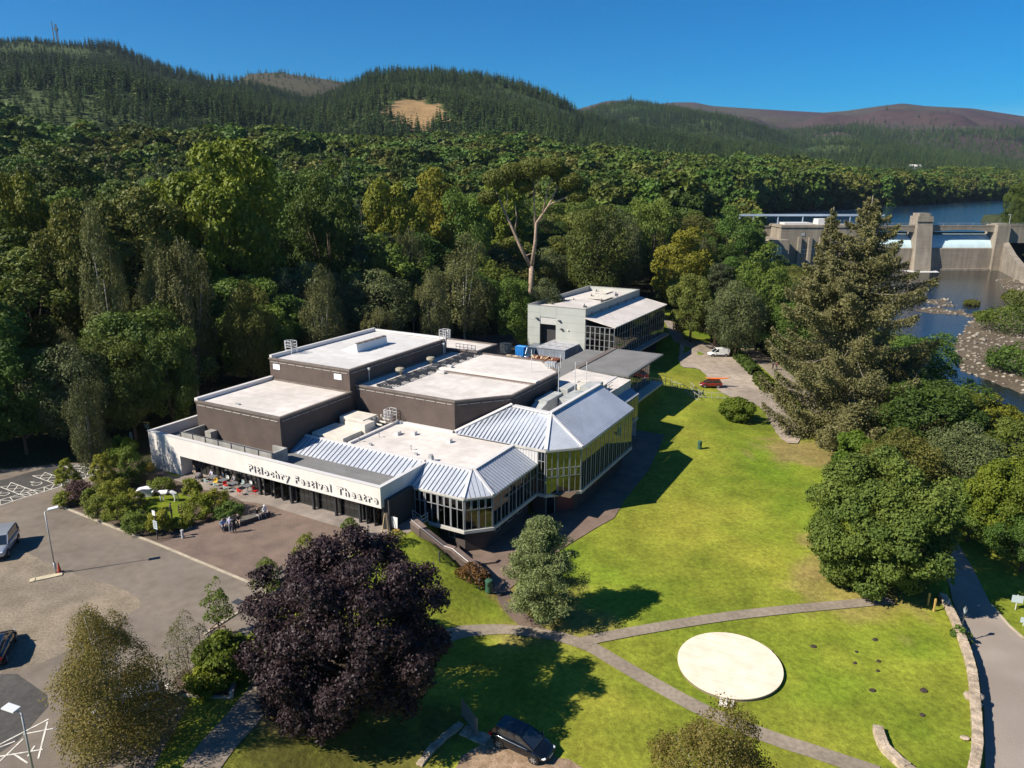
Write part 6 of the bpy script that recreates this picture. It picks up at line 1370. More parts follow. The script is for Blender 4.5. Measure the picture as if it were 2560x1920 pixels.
# hedge in two lengths
def hedge(name, pts, w_, h, label, n, seed):
    rg = np.random.default_rng(seed); P_ = [Vector((p.x, p.y)) for p in pts]; C = []; N_ = []
    seg = [(a, b) for a, b in zip(P_[:-1], P_[1:])]; tot = sum((b - a).length for a, b in seg)
    for a, b in seg:
        k = int(n * (b - a).length / tot); t = (b - a).normalized(); nn = Vector((-t.y, t.x)); u = rg.random(k); th = rg.random(k) * math.pi * 1.15 - .08 * math.pi; wob = 1 + .14 * np.sin(u * (b - a).length * 2.2 + seed) + .07 * rg.normal(size=k)
        y = np.cos(th) * w_ / 2 * wob; z = (np.abs(np.sin(th)) ** .5) * h * wob * np.where(th > math.pi, .3, 1); x = a.x + (b.x - a.x) * u + nn.x * y; yy = a.y + (b.y - a.y) * u + nn.y * y
        C.append(np.stack([x, yy, T(x, yy) + z], -1)); N_.append(np.stack([nn.x * np.cos(th), nn.y * np.cos(th), np.abs(np.sin(th)) + .2], -1))
    c = np.concatenate(C); nrm = unit(np.concatenate(N_) + rg.normal(size=c.shape) * .45); v, f, t = leaves(c, nrm, .2, rg.random(len(c)), .6, rg)
    o = bigmesh(name, v, f, LM['leafrb'], attrs={'tint': ('FLOAT', t)}); return tag(o, label, 'hedge')
hedge('hedge', gp([(1580, 762), (1605, 785), (1632, 812)]), 1.9, 1.7, 'clipped green hedge between the gravel lot and the riverside path, nearer the white van', 12000, 1)
hedge('hedge', gp([(1640, 825), (1665, 850)]), 2.3, 1.8, 'shorter bushy hedge end in front of the tawny spruce', 7000, 2)
# bed shrubs: (x, y base, width px, height px, leaf, label)
SH = [(150, 1068, 46, 78, 'gold', 'orange tinted shrub at the left corner of the planted bed'), (172, 1085, 50, 46, 'heath', 'plum coloured flower clump beside the orange tinted shrub'), (142, 1092, 40, 30, 'lime', 'low bright yellow green plant at the left tip of the bed'),
 (232, 1062, 52, 88, 'lime', 'tall feathery yellow green bush, left of the two tall ones'), (288, 1040, 56, 82, 'olive', 'tall feathery bush right of its taller twin, in front of the white wall end'), (208, 1090, 44, 42, 'olive', 'olive grass clump in the middle of the bed'), (252, 1098, 58, 62, 'lime', 'wide yellow green shrub below the tall feathery bush'),
 (218, 1118, 52, 50, 'olive', 'low green shrub along the kerb, left of centre'), (262, 1132, 60, 62, 'gold', 'golden green shrub along the kerb in the middle of the bed'), (296, 1110, 42, 58, 'gold', 'orange tinted shrub at the left of the small lawn'), (300, 1150, 58, 44, 'olive', 'shaded green shrub along the kerb near the sign'),
 (345, 1150, 46, 50, 'lime', 'bushy green shrub right behind the sign post'), (352, 1062, 44, 30, 'olive', 'brownish green cushion plant behind the cow statue'), (417, 1076, 36, 42, 'lime', 'round yellow green tree shrub right of the cow statue'), (432, 1118, 58, 52, 'lime', 'big yellow green shrub left of the slatted fence end'),
 (468, 1108, 56, 50, 'lime', 'green shrub at the right end of the bed'), (495, 1118, 56, 30, 'round', 'dark low spreading shrub at the right tip of the bed'), (392, 1140, 40, 22, 'lime', 'low green plants beside the short posts'), (275, 1048, 60, 28, 'round', 'dark green ground shrub behind the white sculpture'), (325, 1036, 36, 44, 'birch', 'thin wispy sapling in front of the white wall end')]
for i, (x, y, wd, hh, lf, lab) in enumerate(SH):
    g = at(x, y, 0); dep = g.y * math.cos(TH) + CAM_H * math.sin(TH); Rr = wd / 2 * KD * dep / F_PX; Hh = hh * KD * dep / F_PX * 1.02
    wisp = lf == 'birch'; c = crown_broad(300 + i, R=Rr * 1.02, Hc=Hh, N=700 if wisp else int(3200 + 1600 * Rr * Hh), K=34, leaf=.075, zmin=-.5, lobe=.30, rough=.75, gap=.6, up=.6); v = c[0].copy()
    if hh > wd * 1.3: k = 1.2 - .6 * np.clip(v[:, 2] / Hh, 0, 1); v[:, 0] *= k; v[:, 1] *= k
    own_tree('shrub', lab, (g.x, g.y, 0), (v, c[1], c[2]), LM[{'lime': 'bedlime', 'olive': 'bedgreen', 'fresh': 'bedgreen'}.get(lf, lf)], None, None, cat='shrub')
c = crown_broad(340, R=1.6, Hc=1.2, N=3600, K=26, leaf=.10, zmin=-.4, lobe=.3); g = at(250, 995, 0); own_tree('shrub', 'bright green undergrowth at the edge of the wood behind the bed', (g.x, g.y, 0), c, LM['fresh'], None, None, cat='shrub'); 
g = at(262, 980, 0); c = crown_broad(341, R=1.7, Hc=1.8, N=4600, K=26, leaf=.11, zmin=-.4, lobe=.3); own_tree('shrub', 'taller undergrowth against the left end of the white wall', (g.x, g.y, 0), c, LM['fresh'], None, None, cat='shrub')
# bushes on the river bank, right side
for i, (x, y, r, h, lf, lab) in enumerate(((2185, 715, 7.5, 5, 'leafrb', 'large green willow scrub on the far river bank'), (2125, 690, 2.5, 1.8, 'olive', 'small scrub bush on the shingle'), (2100, 660, 2.0, 1.4, 'olive', 'tiny scrub bush nearer the water'), (2205, 660, 5, 4, 'olive', 'yellowish scrub above the curved wing wall'), (2208, 800, 6, 4, 'leafrb', 'scrub at the right edge above the shingle'))):
    g = G(x, y); c = crown_broad(350 + i, R=r, Hc=h, N=5000, K=30, leaf=.26, zmin=-.3, lobe=.28); own_tree('scrub_bush', lab, (g.x, g.y, g.z), c, LM[lf], None, None, cat='bush')
# river stones: countless, one object
def stones(name, n, cond, smin, smax, label=None):
    rg = np.random.default_rng(77); V = []; F_ = []; k = 0; base = [(1, 0, 0), (-1, 0, 0), (0, 1, 0), (0, -1, 0), (0, 0, 1), (0, 0, -1)]; fb = [(0, 2, 4), (2, 1, 4), (1, 3, 4), (3, 0, 4), (2, 0, 5), (1, 2, 5), (3, 1, 5), (0, 3, 5)]
    x = rg.uniform(84, 232, n * 12); y = rg.uniform(95, 332, n * 12); z = T(x, y); d, s_ = polyline_dist(x, y, RIVER); ok = cond(x, y, z, d, s_); x, y, z = x[ok][:n], y[ok][:n], z[ok][:n]
    s = smin + (smax - smin) * rg.random(len(x)) ** 3; a = rg.random(len(x)) * 6.28; B = np.array(base)[None] * (s[:, None, None] * (.6 + .8 * rg.random((len(x), 6, 1)))); B[:, :, 2] *= .55
    ca, sa = np.cos(a)[:, None], np.sin(a)[:, None]; X = x[:, None] + B[:, :, 0] * ca - B[:, :, 1] * sa; Y = y[:, None] + B[:, :, 0] * sa + B[:, :, 1] * ca; Z = np.maximum(z, -6.1)[:, None] + B[:, :, 2] + .05
    V = np.stack([X, Y, Z], -1).reshape(-1, 3); F_ = (np.arange(len(x))[:, None, None] * 6 + np.array(fb)[None]).reshape(-1, 3); o = bigmesh(name, V, F_, mat('river_stone', (.24, .21, .165), .9, noise=[(.5, .35, None, 3), (.06, .3, None, 3)])); o['kind'] = 'stuff'
stones('river_stones', 3600, lambda x, y, z, d, s: ((s > 0) & (z > -6.0) & (z < -4.9) & (d < 44) | (z > -5.99) & (z < -5.3) & (d < 40)) & (y < 300), .10, .75)
# ================================================================= dam and power station
M_DAM = mat('dam_concrete', (.31, .27, .21), .9, noise=[(.12, .2, None, 5), (.55, .8, (.15, .125, .10), 8, (1, 1, .10)), (.9, .35, (.40, .345, .27), 6, (.1, .1, 3.5)), (.25, .5, (.20, .175, .14), 6)], bump=(2, .3), spec=.15)
M_GATE = mat('gate_pale_blue', (.52, .66, .68), .5, noise=[(.3, .08, None, 4)])
M_PANE = mat('station_window', (.72, .74, .72), .3)
YD = 336.0
dam = thing('dam', 'concrete dam with tall central pier, two pale blue drum gates and arched walkway', 'dam', (0, YD, 0))
def arch_span(x0, x1):
    m = M(); n = 24; ztop, zb, rise = 13.6, 10.6, 1.1; y0, y1 = -1.6, 1.6; vs = []
    for i in range(n + 1):
        t = i / n; x = x0 + (x1 - x0) * t; z = zb + rise * (1 - (2 * t - 1) ** 2)
        vs += [(x, y0, z), (x, y1, z), (x, y1, ztop), (x, y0, ztop)]
    fs = []
    for i in range(n):
        a = i * 4; b = a + 4; fs += [(a, b, b + 1, a + 1), (a + 1, b + 1, b + 2, a + 2), (a + 2, b + 2, b + 3, a + 3), (a + 3, b + 3, b, a)]
    m.add(vs, fs); m.box(x0, y0 - .08, ztop - .5, x1, y0 - .002, ztop + .12); return m.build('walkway_arch', M_DAM, dam)
def gate(x0, x1):
    m = M(); n = 12; R0 = 8.2; cy, cz = 6.2, 1.9; vs = []
    for i in range(n + 1):
        a = math.radians(90 + 84 * i / n) ; y = cy + R0 * math.cos(a); z = cz + R0 * math.sin(a) * .95; vs += [(x0, y, max(z, 3.2)), (x1, y, max(z, 3.2))]
    fs = [(2 * i, 2 * i + 1, 2 * i + 3, 2 * i + 2) for i in range(n)]; m.add(vs, fs); return m.build('drum_gate', M_GATE, dam, smooth=True)
PX = (178.2, 185.4); RX = (213.8, 219.5); LX = (147.0, 150.4)
for (a, b) in ((PX[1], RX[0]), (LX[1], PX[0])):
    arch_span(a, b); gate(a, b); m = M(); m.box(a, -2.6, -7, b, 9, 3.6); m.add([(a, -2.6, 3.6), (b, -2.6, 3.6), (b, -1.2, 4.1), (a, -1.2, 4.1)], [(0, 1, 2, 3)]); m.box(a, -3.4, -7, b, -2.6, -5.2); m.build('spillway_wall', M_DAM, dam)
    m = M(); m.beam((a, 3.2, 9.4), (b, 3.2, 9.4), .25, .25)
    for i in range(34): x = a + (b - a) * (i + .5) / 34; m.beam((x, 3.2, 8.7), (x, 3.2, 9.4), .22, .22)
    m.build('catwalk_beam', M_DKSTEEL, dam)
m = M(); m.add([(PX[0] - .1, -6.6, -7), (PX[1] + .1, -6.6, -7), (PX[1] + .1, 4, -7), (PX[0] - .1, 4, -7), (PX[0] + .25, -3.6, 14.0), (PX[1] - .25, -3.6, 14.0), (PX[1] - .25, 4, 14), (PX[0] + .25, 4, 14)], [(0, 1, 5, 4), (1, 2, 6, 5), (2, 3, 7, 6), (3, 0, 4, 7), (4, 5, 6, 7)])
m.box(PX[0] + .2, -3.3, 14, PX[1] - .2, 3.6, 17.6); m.box(PX[0] + 1.0, -2.6, 17.6, PX[1] - 1.2, 3.0, 18.9)
m.box(PX[0] - .05, -3.62, 15.3, PX[1] + .05, -3.3, 15.9); m.build('central_pier', M_DAM, dam)
m = M(); m.box(RX[0], -4, -7, RX[1], 5, 13.9); m.box(RX[1], -2, 6, 320, 3, 13.4); m.box(RX[1], -2.1, 13.4, 320, -1.9, 14.2); m.box(RX[0] + .4, -2.5, 13.9, RX[1] - .8, 2, 14.5); m.build('right_abutment', M_DAM, dam)
m = M(); m.box(LX[0], -4, -7, LX[1], 5, 13.9); m.box(100, 2, 4, LX[0], 6, 13.0); m.build('left_abutment', M_DAM, dam)
wp = [(219, -3), (212, -20), (206, -34), (203, -44), (205, -52), (210, -55)]; m = M()
hh = [6.5, 2.5, 0.5, -.8, -1.2, -1.4]
for i in range(len(wp) - 1):
    a = Vector(wp[i]); b = Vector(wp[i + 1]); t = (b - a).normalized(); n = Vector((-t.y, t.x)) * 1.1; m.add([(p.x, p.y, z) for p, h in ((a - n, hh[i]), (b - n, hh[i + 1]), (b + n, hh[i + 1]), (a + n, hh[i])) for z in (-7, h)], [(0, 2, 3, 1), (2, 4, 5, 3), (4, 6, 7, 5), (6, 0, 1, 7), (1, 3, 5, 7)])
m.build('wing_wall', M_DAM, dam)
m = M()
for i in range(26): x = 152 + i * 6.5; m.beam((x, -1.5, 13.6), (x, -1.5, 14.6), .07)
m.beam((150, -1.5, 14.6), (316, -1.5, 14.6), .07); m.build('walkway_rail', M_STEEL, dam)
m = M(); m.cyl(221, 0, 13.4, 18.2, .09, 6); m.box(220.2, -.2, 18.1, 221.1, .2, 18.35); m.build('dam_lamp', M_STEEL, dam)
tag(M().box(199, 285, -7, 204, 290, -4.2).build('river_block', M_DAM), 'dark square concrete block standing in the shallow river below the dam', 'block')
tag(M().add([(173, 334, -5.97), (190, 334, -5.97), (187, 325, -5.97), (176, 324.5, -5.97)], [(0, 3, 2, 1)]).add([(150, 333.5, -5.97), (173, 333.5, -5.97), (165, 330.5, -5.97), (153, 331.5, -5.97)], [(0, 3, 2, 1)]).build('foam', mat('white_water', (.75, .75, .72), .9, noise=[(1.2, .6, (.05, .06, .06), 5)])), kind='stuff')
ps = thing('power_station', 'concrete power station with small paned windows at the left end of the dam', 'power station', (0, YD, 0))
m = M(); m.box(116, -11, -6, 149, 4, 14.2); m.box(115.6, -11.3, 13.2, 149.3, 4.2, 13.7)
for i in range(6): x = 123.5 + i * 4.6; m.box(x, -12.1, -6, x + 1.4, -11, 9.2)
m.build('main_block', M_DAM, ps)
m = M(); m.box(103, -13.5, -2, 110.5, -3, 7.8); m.box(110.5, -16.5, -2, 118.2, -3, 8.4); m.box(96, -8, -2, 116, 2, 8.6); m.build('side_block', M_DAM, ps)
def pwin(x, z, w_, h, y, dark=False):
    m = M(); m.box(x, y - .05, z, x + w_, y + .02, z + h); o = m.build('window', M_INT if dark else M_PANE, ps)
    g = M()
    for i in range(1, 4): g.box(x + w_ * i / 4 - .06, y - .09, z, x + w_ * i / 4 + .06, y - .052, z + h)
    for i in range(1, 3): g.box(x, y - .088, z + h * i / 3 - .06, x + w_, y - .054, z + h * i / 3 + .06)
    g.build('glazing_bars', M_PANE if dark else mat('bar_grey', (.4, .4, .38), .6), o)
pwin(105.4, 3.2, 1.6, 2.2, -13.52); pwin(113.0, 2.2, 2.0, 3.4, -16.52); pwin(124.6, 9.6, 2.0, 1.5, -11.02, True)
for i in range(5): pwin(125.1 + i * 4.6, .8, 2.6, 4.6, -11.02, True)
M().box(112.6, -16.6, -2, 114.6, -16.5, .7).build('door', mat('door_maroon', (.12, .035, .03), .5), ps)
m = M(); 
for x in (101, 107, 118, 129, 140, 150): m.beam((x, 0, 9), (x, 0, 18.2), .35)
m.beam((101, 0, 18.0), (165, 0, 18.0), .6, .9); m.beam((101, 0, 18.0), (101, 0, 12), .5); m.build('gantry_rail', mat('gantry_blue', (.38, .46, .55), .5), ps)
M().box(119, -6, 14.2, 131, 2, 15.0).box(134, -5, 14.2, 138, 1, 16.6).build('roof_housing', mat('roof_pale', (.62, .60, .56), .6), ps)
M().box(97.5, -9, 9.6, 103.5, -4, 12.0).build('intake_cabin', mat('cabin_buff', (.45, .42, .34), .7), ps)
g = G(1975, 365); tag(M().box(g.x - 9, g.y - 4, g.z, g.x + 9, g.y + 4, g.z + 4).add([(g.x - 9.5, g.y - 4.5, g.z + 4), (g.x + 9.5, g.y - 4.5, g.z + 4), (g.x + 9.5, g.y + 4.5, g.z + 4), (g.x - 9.5, g.y + 4.5, g.z + 4), (g.x - 9, g.y, g.z + 7), (g.x + 9, g.y, g.z + 7)], [(0, 1, 5, 4), (2, 3, 4, 5), (0, 4, 3), (1, 2, 5)]).build('cottage', M_RENDER), 'tiny white cottage in a clearing on the far shore of the lake', 'cottage')
# hilltop masts
for x, y, h, lab in ((119, 100, 33, 'thin radio mast on the hilltop, left of its thicker twin'), (127, 100, 30, 'lattice radio mast on the hilltop, thicker of the two')):
    d = ray(x * KD, y * KD); hz_ = math.hypot(d.x, d.y); X, Y = d.x / hz_ * 1490, d.y / hz_ * 1490; m = M(); b = .5 if h > 31 else 1.3
    for sx, sy in ((-1, -1), (1, -1), (1, 1), (-1, 1)): m.beam((sx * b, sy * b, -3), (sx * b * .5, sy * b * .5, h), .4)
    for i in range(8): z = h * i / 8; z2 = h * (i + 1) / 8; m.beam((-b, -b, z), (b * .7, -b, z2), .3); m.beam((b, b, z), (-b * .7, b, z2), .3)
    if h < 31: m.box(-2, -2, 20, 2, 2, 24)
    o = m.build('radio_mast', mat('mast_grey', (.16, .17, .18), .6)); o.location = (X, Y, Tz(X, Y)); tag(o, lab, 'mast')

# ================================================================= vehicles
M_TYRE = mat('tyre_rubber', (.012, .012, .012), .85); M_RIM = mat('alloy_rim', (.55, .56, .57), .3, metal=.8)
M_AUTOG = mat('car_glass', (.015, .022, .028), .05, spec=.9, coat=.6)
def paint(n, c, metal=.35, rough=.32): return mat(n, c, rough, metal=metal, coat=1.0)
M_LAMPW = mat('lamp_clear', (.75, .77, .78), .15); M_LAMPR = mat('lamp_red', (.35, .01, .01), .25); M_PLATE = mat('number_plate', (.75, .74, .66), .5); M_PLATEY = mat('number_plate_yellow', (.75, .58, .10), .5); M_BLKP = mat('black_trim', (.012, .012, .014), .5)
def loft(m, st, mi=None):
    "st: list of rings of equal length"
    n = len(st[0]); vs = [p for r in st for p in r]; fs = [(i * n + j, i * n + (j + 1) % n, (i + 1) * n + (j + 1) % n, (i + 1) * n + j) for i in range(len(st) - 1) for j in range(n)]
    fs += [tuple(reversed(range(n))), tuple(range((len(st) - 1) * n, len(st) * n))]; return m.add(vs, fs, mi)
def car(name, label, cat, loc, rz, pm, L=4.2, W=1.78, Ht=1.48, kind='hatch', rear_plate=True, group=None):
    "front points to +x"
    t = thing(name, label, cat, loc, rz, group); hw = W / 2; f, r = L / 2, -L / 2
    if kind == 'hatch': S = [(r, .80, .40, .80), (r + .12, .93, .30, .95), (r + .7, .99, .24, .98), (-.3, 1.0, .22, .93), (.75, 1.0, .22, .93), (1.15, .99, .22, .92), (f - .45, .93, .24, .80), (f - .12, .82, .28, .66), (f, .66, .36, .56)]; cab = [(r + .06, .86, .94), (r + .45, .80, Ht - .06), (-.9, .78, Ht), (.15, .76, Ht - .02), (1.25, .86, .92)]
    elif kind == 'suv': S = [(r, .9, .45, 1.0), (r + .1, .97, .38, 1.12), (r + .8, 1.0, .34, 1.14), (0, 1.0, .34, 1.12), (.9, 1.0, .34, 1.10), (1.1, .99, .34, 1.10), (f - .35, .95, .36, 1.04), (f - .08, .90, .40, .98), (f, .82, .46, .85)]; cab = [(r + .05, .92, 1.1), (r + .22, .86, Ht - .05), (-1.0, .85, Ht), (.35, .84, Ht - .02), (1.1, .92, 1.10)]
    elif kind == 'van': S = [(r, .95, .35, 1.0), (r + .06, 1.0, .3, 1.1), (r + .8, 1.0, .26, 1.1), (0, 1.0, .26, 1.05), (.8, 1.0, .26, 1.05), (1.1, .99, .26, 1.03), (f - .4, .95, .28, .92), (f - .1, .86, .32, .78), (f, .75, .4, .62)]; cab = [(r + .02, .97, 1.08), (r + .1, .92, Ht - .06), (-1.0, .91, Ht), (.35, .86, Ht - .08), (1.28, .88, 1.0)]
    else: S = [(r, .96, .4, 1.1), (r + .05, 1.0, .34, 1.2), (r + .9, 1.0, .3, 1.2), (0, 1.0, .3, 1.2), (1.2, 1.0, .3, 1.2), (f - 1.0, 1.0, .3, 1.2), (f - .6, .97, .32, 1.12), (f - .15, .9, .36, .95), (f, .82, .45, .75)]; cab = [(r + .02, .98, 1.15), (r + .06, .95, Ht - .08), (-1.4, .95, Ht), (f - 1.55, .88, Ht - .1), (f - .75, .92, 1.18)]
    rings = []
    for x, k, zb, zt in S:
        w_ = hw * k; zm = (zb + zt) / 2; rings.append([(x, -w_ * .90, zb), (x, -w_, zb + .16), (x, -w_, zm + .1), (x, -w_ * .955, zt - .06), (x, -w_ * .86, zt), (x, w_ * .86, zt), (x, w_ * .955, zt - .06), (x, w_, zm + .1), (x, w_, zb + .16), (x, w_ * .90, zb)])
    m = M(); loft(m, [[p for p in reversed(q)] for q in rings]); b = m.build('body', pm, t, smooth=True, weld=True); mod = b.modifiers.new('s', 'SUBSURF'); mod.levels = 1; mod.render_levels = 1
    belt = [p[2] for p in S]; 
    def cabring(x, k, z, zlow): w_ = hw * k; return [(x, w_, zlow), (x, w_ * .97 if z > zlow + .2 else w_, z - .05), (x, w_ * .88, z), (x, -w_ * .88, z), (x, -w_ * .97 if z > zlow + .2 else -w_, z - .05), (x, -w_, zlow)]
    zl = cab[0][2] - .12
    g = M(); loft(g, [cabring(x, k, z, zl) for x, k, z in cab]); g.build('glasshouse', M_AUTOG, t, weld=True)
    rf = M(); (x1, k1, z1), (x2, k2, z2), (x3, k3, z3) = cab[1:4]; pts = [(x1 - .06, k1, z1 + .015), (x2, k2, z2 + .02), (x3, k3, z3 + .02), (x3 + .12, k3 + .01, z3 - .035)]
    for (xa, ka, za), (xb, kb, zb_) in zip(pts[:-1], pts[1:]):
        ya, yb = hw * ka * .90, hw * kb * .90; rf.add([(xa, -ya, za), (xb, -yb, zb_), (xb, yb, zb_), (xa, ya, za), (xa, -ya - .02, za - .06), (xb, -yb - .02, zb_ - .06), (xb, yb + .02, zb_ - .06), (xa, ya + .02, za - .06)], [(0, 1, 2, 3), (0, 4, 5, 1), (3, 2, 6, 7), (1, 5, 6, 2), (0, 3, 7, 4)])
    rf.build('roof', pm, t)
    pl = M()
    def side(x, z): # half width of the cabin side at given x, z
        for (xa, ka, za), (xb, kb, zb_) in zip(cab[:-1], cab[1:]):
            if xa <= x <= xb: k = ka + (kb - ka) * (x - xa) / (xb - xa); zt = za + (zb_ - za) * (x - xa) / (xb - xa); return hw * k * (1 - .03 * (z > zl + .2)), zt
        return hw * .85, zl + .1
    for s_ in (-1, 1):
        (xa, ka, za), (xb, kb, zb_) = cab[3], cab[4]; pl.beam((xa, s_ * hw * ka * .93, za - .02), (xb, s_ * hw * kb * .97, zb_), .07, .07)
        (xa, ka, za), (xb, kb, zb_) = cab[0], cab[1]; pl.beam((xa, s_ * hw * ka * .97, za), (xb, s_ * hw * kb * .93, zb_ - .02), .16 if kind != 'hatch' else .1, .07)
        for px_ in ((-.25,) if kind == 'hatch' else (-.15, -1.2) if kind == 'suv' else ()): y_, zt = side(px_, 1.2); pl.beam((px_, s_ * (y_ + .012), zl + .1), (px_, s_ * (y_ * .985 + .01), zt - .04), .08, .03)
        if kind in ('van', 'bigvan'):
            xe = .15 if kind == 'van' else f - 2.1; y1 = hw * .985 if kind == 'van' else hw * 1.0; pl.add([(r + .03, s_ * y1, zl), (xe, s_ * y1 * .985, zl), (xe, s_ * y1 * .93, Ht - .03), (r + .1, s_ * y1 * .95, Ht - .03)], [(0, 1, 2, 3) if s_ < 0 else (3, 2, 1, 0)])
    if kind in ('van', 'bigvan'): pl.add([(r - .004, -hw * .95, zl), (r - .004, hw * .95, zl), (r + .07, hw * .9, Ht - .05), (r + .07, -hw * .9, Ht - .05)], [(3, 2, 1, 0)])
    pl.build('pillars', pm, t)
    wr = .33 if kind in ('hatch', 'van') else .38; wx = (f - .82, r + .78) if L < 5 else (f - 1.0, r + 1.1)
    for x in wx:
        for s_ in (-1, 1):
            a = M(); a.tube([(x, s_ * (hw - .20), wr), (x, s_ * (hw - .19), wr), (x, s_ * (hw + .005), wr), (x, s_ * (hw + .012), wr)], [wr * .9, wr, wr, wr * .93], 20); ar = M(); ar.tube([(x, s_ * (hw - .25), wr + .03), (x, s_ * (hw - .004), wr + .03)], wr + .06, 20)
            ar.build('wheel_arch', M_BLKP, t); wo = a.build('wheel', M_TYRE, t); q = M(); q.tube([(x, s_ * (hw + .005), wr), (x, s_ * (hw + .018), wr)], wr * .30, 10)
            for k in range(6):
                an = k * math.pi / 3; q.beam((x, s_ * (hw + .016), wr), (x + math.cos(an) * wr * .66, s_ * (hw + .016), wr + math.sin(an) * wr * .66), .05, .07)
            q.build('rim', M_RIM, wo)
    zh = S[-2][3]; 
    for s_ in (-1, 1):
        h = M(); h.blob((f - .22, s_ * hw * .70, zh - .10), (.22, .16, .075), 8, 5); h.build('headlight', M_LAMPW, t)
        h = M(); h.box(r - .015, s_ * hw * .62, .72, r + .14, s_ * hw * .93, .95) if kind != 'van' else h.box(r - .02, s_ * hw * .82, .75, r + .08, s_ * hw * .97, 1.2); h.build('tail_light', M_LAMPR, t)
        h = M(); h.blob((cab[4][0] - .28, s_ * (hw + .10), cab[4][2] + .03), (.08, .12, .08), 8, 5); h.build('mirror', pm, t)
        M().box(-.9 if kind != 'bigvan' else -2.4, s_ * (hw - .01), .38, f - 1.35, s_ * (hw + .012), .47).build('side_strip', M_BLKP, t)
        M().box(-.1, s_ * (hw - .005), .74, .14, s_ * (hw + .025), .78).build('door_handle', pm, t)
    M().box(f - .05, -.55 * hw, .34, f + .012, .55 * hw, .52).build('grille', M_BLKP, t); M().box(f + .0, -.26, .36, f + .03, .26, .47).build('number_plate', M_PLATE, t)
    if rear_plate: M().box(r - .03, -.26, .55, r - .002, .26, .67).build('number_plate', M_PLATEY, t)
    M().box(cab[4][0] - .06, -hw * .7, cab[4][2] + .0, cab[4][0] + .0, hw * .7, cab[4][2] + .02).build('wiper', M_BLKP, t)
    return t
def heading(p, q): return math.atan2(q.y - p.y, q.x - p.x)
zc = zp(1200, 1760, 10.05, -2.0)
gA = G((1200 + 480 / 10.05) / KD, (1760 + 1120 / 10.05) / KD); gB = G((1200 + 1330 / 10.05) / KD, (1760 + 1515 / 10.05) / KD); rz = heading(gA, gB); mid = (gA + gB) / 2; nrm = Vector((-math.sin(rz), math.cos(rz), 0)) * .86; cpos = mid + nrm; cz = Tz(cpos.x, cpos.y)
car('parked_car', 'black hatchback parked on the grass at the bottom of the photo', 'car', (cpos.x, cpos.y, cz), rz, paint('paint_black', (.008, .010, .014), .5, .16), L=4.25, W=1.78)
sheet('dirt_pullin', closed([Vector((p.x, p.y)) for p in gp([(985, 1660), (1010, 1625), (1050, 1600), (1090, 1585), (1150, 1600), (1205, 1635), (1262, 1664), (1290, 1760), (960, 1760)])]), mat('dry_dirt', (.34, .235, .15), .95, noise=[(.4, .2, None, 4), (2.2, .7, (.17, .11, .06), 5), (9, .15, None, 3)], bump=(9, .6)), dz=.03, step=.8)
a = zp(0, 1300, 11.06); p0 = a(-330, 1010); p1 = a(300, 1090)
car('parked_car', 'silver off road car with roof rails at the left edge of the car park', 'car', (-47.0, 61.7, .012), heading(Vector((-50.4, 66, 0)), Vector((-48.6, 60.6, 0))), paint('paint_silver', (.36, .39, .43)), L=4.7, W=1.95, Ht=1.85, kind='suv')
car('parked_car', 'black car at the left edge, its yellow rear plate facing the camera', 'car', (-37.1, 46.3, .012), heading(Vector((-36.6, 44.0, 0)), Vector((-38.4, 48.6, 0))), _mats['paint_black'], L=4.4, W=1.8)
c = at(296, 1532, 0); car('parked_car', 'silver car half hidden under the foreground birch', 'car', (c.x - .2, c.y - .4, .03), math.radians(212), paint('paint_light_silver', (.50, .52, .53)), L=4.3, W=1.78)
g = G(1553, 772); car('delivery_van', 'small white van on the gravel in front of the hedge', 'van', (g.x, g.y + .8, g.z + .06), math.radians(184), paint('paint_white', (.78, .78, .76), 0, .4), L=4.4, W=1.85, Ht=1.84, kind='van')
g = G(1540, 840); kc = car('parked_car', 'red car parked behind the steel railings with an orange board on its roof', 'car', (g.x - .2, g.y + 1.0, g.z + .06), math.radians(176), paint('paint_red', (.24, .02, .012), .2, .3), L=4.0, W=1.72, Ht=1.5)
m = M(); n = 14; st_ = []
for i in range(n + 1):
    x = -2.2 + 4.6 * i / n; k = math.sin(math.pi * min(1, (i + .4) / (n + .8))) ** .6; zz = .10 * ((x) / 2.3) ** 2; st_.append([(x, .42 * k * math.cos(a_), zz + .09 + .12 * k * math.sin(a_)) for a_ in [j * math.pi / 4 for j in range(8)]])
loft(m, st_); o = m.build('kayak', mat('kayak_orange', (.72, .17, .03), .4, coat=.3), smooth=True); o.location = (g.x + .9, g.y + 1.0, g.z + 1.62); o.rotation_euler = (0, 0, math.radians(-2)); tag(o, 'long orange kayak strapped on the roof of the red car', 'kayak')
p = P(-20.5, 71.6, .04); car('box_van', 'dark blue high roofed van waiting in the yard below the workshop door', 'van', (p.x, p.y, p.z), UROT - math.pi / 2 + .08, paint('paint_dark_blue', (.03, .07, .13), .3, .3), L=5.6, W=2.0, Ht=2.5, kind='bigvan')
